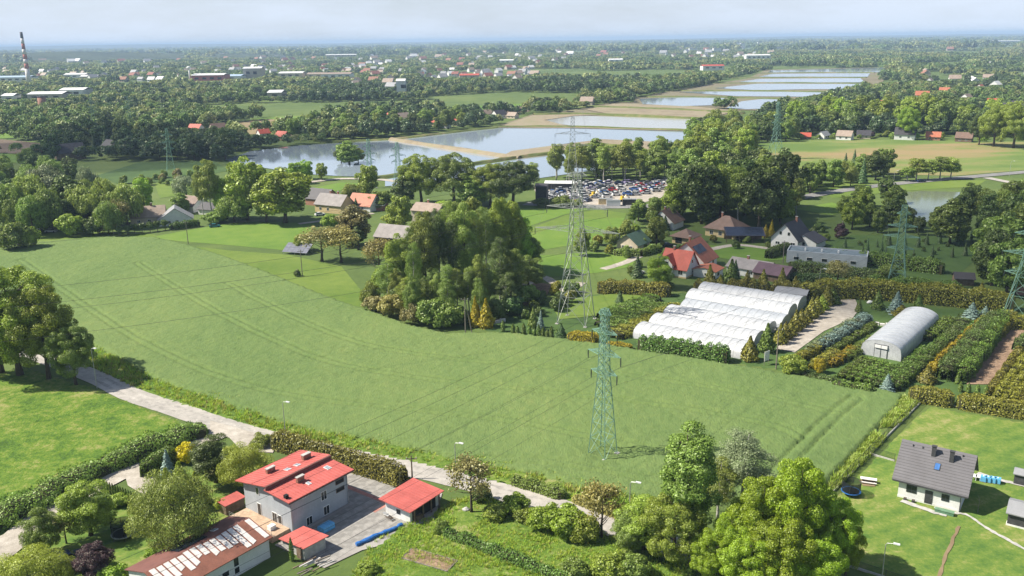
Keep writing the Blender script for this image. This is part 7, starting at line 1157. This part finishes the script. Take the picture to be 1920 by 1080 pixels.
def put(name, label, X, Y, kinds, s0, s1, h0):
    n = len(X); s = rng.uniform(s0, s1, n); kind = np.clip((fbm(X + 900, Y, 140, 2) * 1.9 - .45) * len(kinds) + rng.normal(0, 1.1, n), 0, len(kinds) - .01).astype(int)
    sz = s * rng.uniform(.75, 1.2, n); lim = np.full(n, 1e9); ang = X / Y
    for tx, ty, tr in TOWN_PTS:      # trees in front of a house stay low enough for it to show
        near = (np.abs(ang - tx / ty) < (tr * .75 + 4) / ty) & (Y < ty); lim = np.where(near, np.minimum(lim, np.maximum(2.0, CAM_H * (1 - Y / ty) + 4.5)), lim)
    sz = np.minimum(sz, lim / h0); sxy = np.minimum(s, np.maximum(.3, sz * 1.6)); print(name, n)
    sc = np.stack([sxy * rng.uniform(.85, 1.2, n), sxy * rng.uniform(.85, 1.2, n), sz], 1)
    scatter(name, label, np.stack([X, Y, np.zeros(n)], 1), sc, rng.uniform(0, 6.28, n), kind, kinds)
X, Y = woods(480, 1500, 7.0, .33); put('woodland', 'wide belt of mixed woodland beyond the ponds', X, Y, FK, .32, 1.12, 13)
X, Y = woods(1500, 4200, 22, .44); put('distant_woodland', 'hazy woodland between the far settlements', X, Y, GK, .4, .8, 19)
X, Y = woods(4200, 14000, 95, .46); put('horizon_woodland', 'blue woodland strip toward the horizon', X, Y, GK, 1.0, 2.0, 19)
# grass tufts of the unmown ground
def tuft(seed, mat):
    rng_ = np.random.default_rng(seed); V, Q = [], []
    for k in range(9):
        a = rng_.uniform(0, 6.28); l = rng_.uniform(.18, .42); b = np.array([rng_.normal(0, .1), rng_.normal(0, .1), 0]); d = np.array([math.cos(a), math.sin(a), 0]); s = np.array([-d[1], d[0], 0]) * .035
        V += [b - s, b + s, b + d * l * .6 + s * .4 + np.array([0, 0, l]), b + d * l * .6 - s * .4 + np.array([0, 0, l])]; Q.append([4 * k, 4 * k + 1, 4 * k + 2, 4 * k + 3])
    return fast_mesh('tuft', np.array(V), np.array(Q), mat)
TK = [tuft(1, LEAF['fresh']), tuft(2, LEAF['lime']), tuft(3, LEAF['green']), tuft(4, LEAF['dryleaf'])]
def grass(name, label, poly, n, s0, s1, wts):
    xs = [p.x for p in poly]; ys = [p.y for p in poly]; X = rng.uniform(min(xs), max(xs), n * 3); Y = rng.uniform(min(ys), max(ys), n * 3); ok = inpoly_np(X, Y, poly) & (fbm(X, Y, 4, 2) + .3 * rng.random(n * 3) > .55); X, Y = X[ok][:n], Y[ok][:n]; s = rng.uniform(s0, s1, len(X)) * (.6 + .8 * fbm(X, Y, 7, 2))
    scatter(name, label, np.stack([X, Y, np.full(len(X), .1)], 1), np.stack([s, s, s], 1), rng.uniform(0, 6.28, len(X)), rng.choice(4, len(X), p=wts), TK)
grass('verge_grass', 'tufts in the rough grass below the lane', ROUGH, 5000, .7, 1.3, [.5, .35, .1, .05])
VERGE = GP([(60, 650), (180, 640), (280, 695), (420, 745), (560, 790), (760, 825), (900, 858), (1060, 895), (1260, 950), (1250, 985), (1110, 948), (960, 908), (800, 868), (620, 832), (470, 797), (330, 752), (240, 722), (170, 688)]); grass('verge_grass', 'weedy tufts along the crop side of the lane', VERGE, 16000, 1.0, 2.0, [.35, .3, .2, .15])
grass('verge_grass', 'dark tall grass between crop and lawn fence', GP([(1690, 748), (1726, 752), (1640, 845), (1560, 925), (1535, 950), (1560, 900), (1640, 812)]), 9000, 1.4, 2.4, [.1, 0, .9, 0])
# ------------------------------------------------------------------ the air
me = MB(); me.box(-34000, 34000, -1500, 42000, -4, 104); hm_, hn, hl = new_mat('haze_air'); pv = hn.new('ShaderNodeVolumePrincipled'); pv.inputs['Color'].default_value = (.52, .72, 1.0, 1); pv.inputs['Density'].default_value = 1.05e-4; pv.inputs['Anisotropy'].default_value = 0.0; ho = hn.new('ShaderNodeOutputMaterial'); hl.new(pv.outputs[0], ho.inputs['Volume'])
tag(me.build('haze', hm_), 'thin blue summer haze over the whole plain', None, None, 'stuff')

# fair-weather clouds left of the view; they shade part of the far fields
cm_, cn, cl = new_mat('cloud_vapour'); c1 = cn.new('ShaderNodeBsdfDiffuse'); c1.inputs['Color'].default_value = (.9, .9, .92, 1); c2 = cn.new('ShaderNodeBsdfTransparent'); c3 = cn.new('ShaderNodeMixShader'); c3.inputs[0].default_value = .34; c4 = cn.new('ShaderNodeOutputMaterial'); cl.new(c2.outputs[0], c3.inputs[1]); cl.new(c1.outputs[0], c3.inputs[2]); cl.new(c3.outputs[0], c4.inputs[0])
def cloud(target, z, rx, ry, rz_, label, seed):
    r_ = random.Random(seed); off = z / math.tan(SUN_EL); c = Vector((target.x + SUN_DIR.x * off, target.y + SUN_DIR.y * off, z)); t = thing('cloud', label, 'cloud', c); n, m2 = 28, 14; V, Fc = [], []
    for j in range(m2 + 1):
        for i in range(n):
            th = math.pi * j / m2; ph = 2 * math.pi * i / n; d = Vector((math.sin(th) * math.cos(ph), math.sin(th) * math.sin(ph), math.cos(th))); k = .75 + .5 * fbm(np.array([d.x * 2 + seed]), np.array([d.y * 2 + d.z]), 1, 3)[0]; V.append((d.x * rx * k, d.y * ry * k, max(-rz_ * .3, d.z * rz_ * k)))
    for j in range(m2):
        for i in range(n): Fc.append((j * n + i, (j + 1) * n + i, (j + 1) * n + (i + 1) % n, j * n + (i + 1) % n))
    MB().add(V, Fc).build('vapour', cm_, t, True); t['kind'] = 'structure'
cloud(W(200, 288), 900, 190, 85, 70, 'white cumulus high to the left of the valley', 3); cloud(W(1690, 470), 900, 75, 85, 50, 'small white cumulus high on the left', 8)
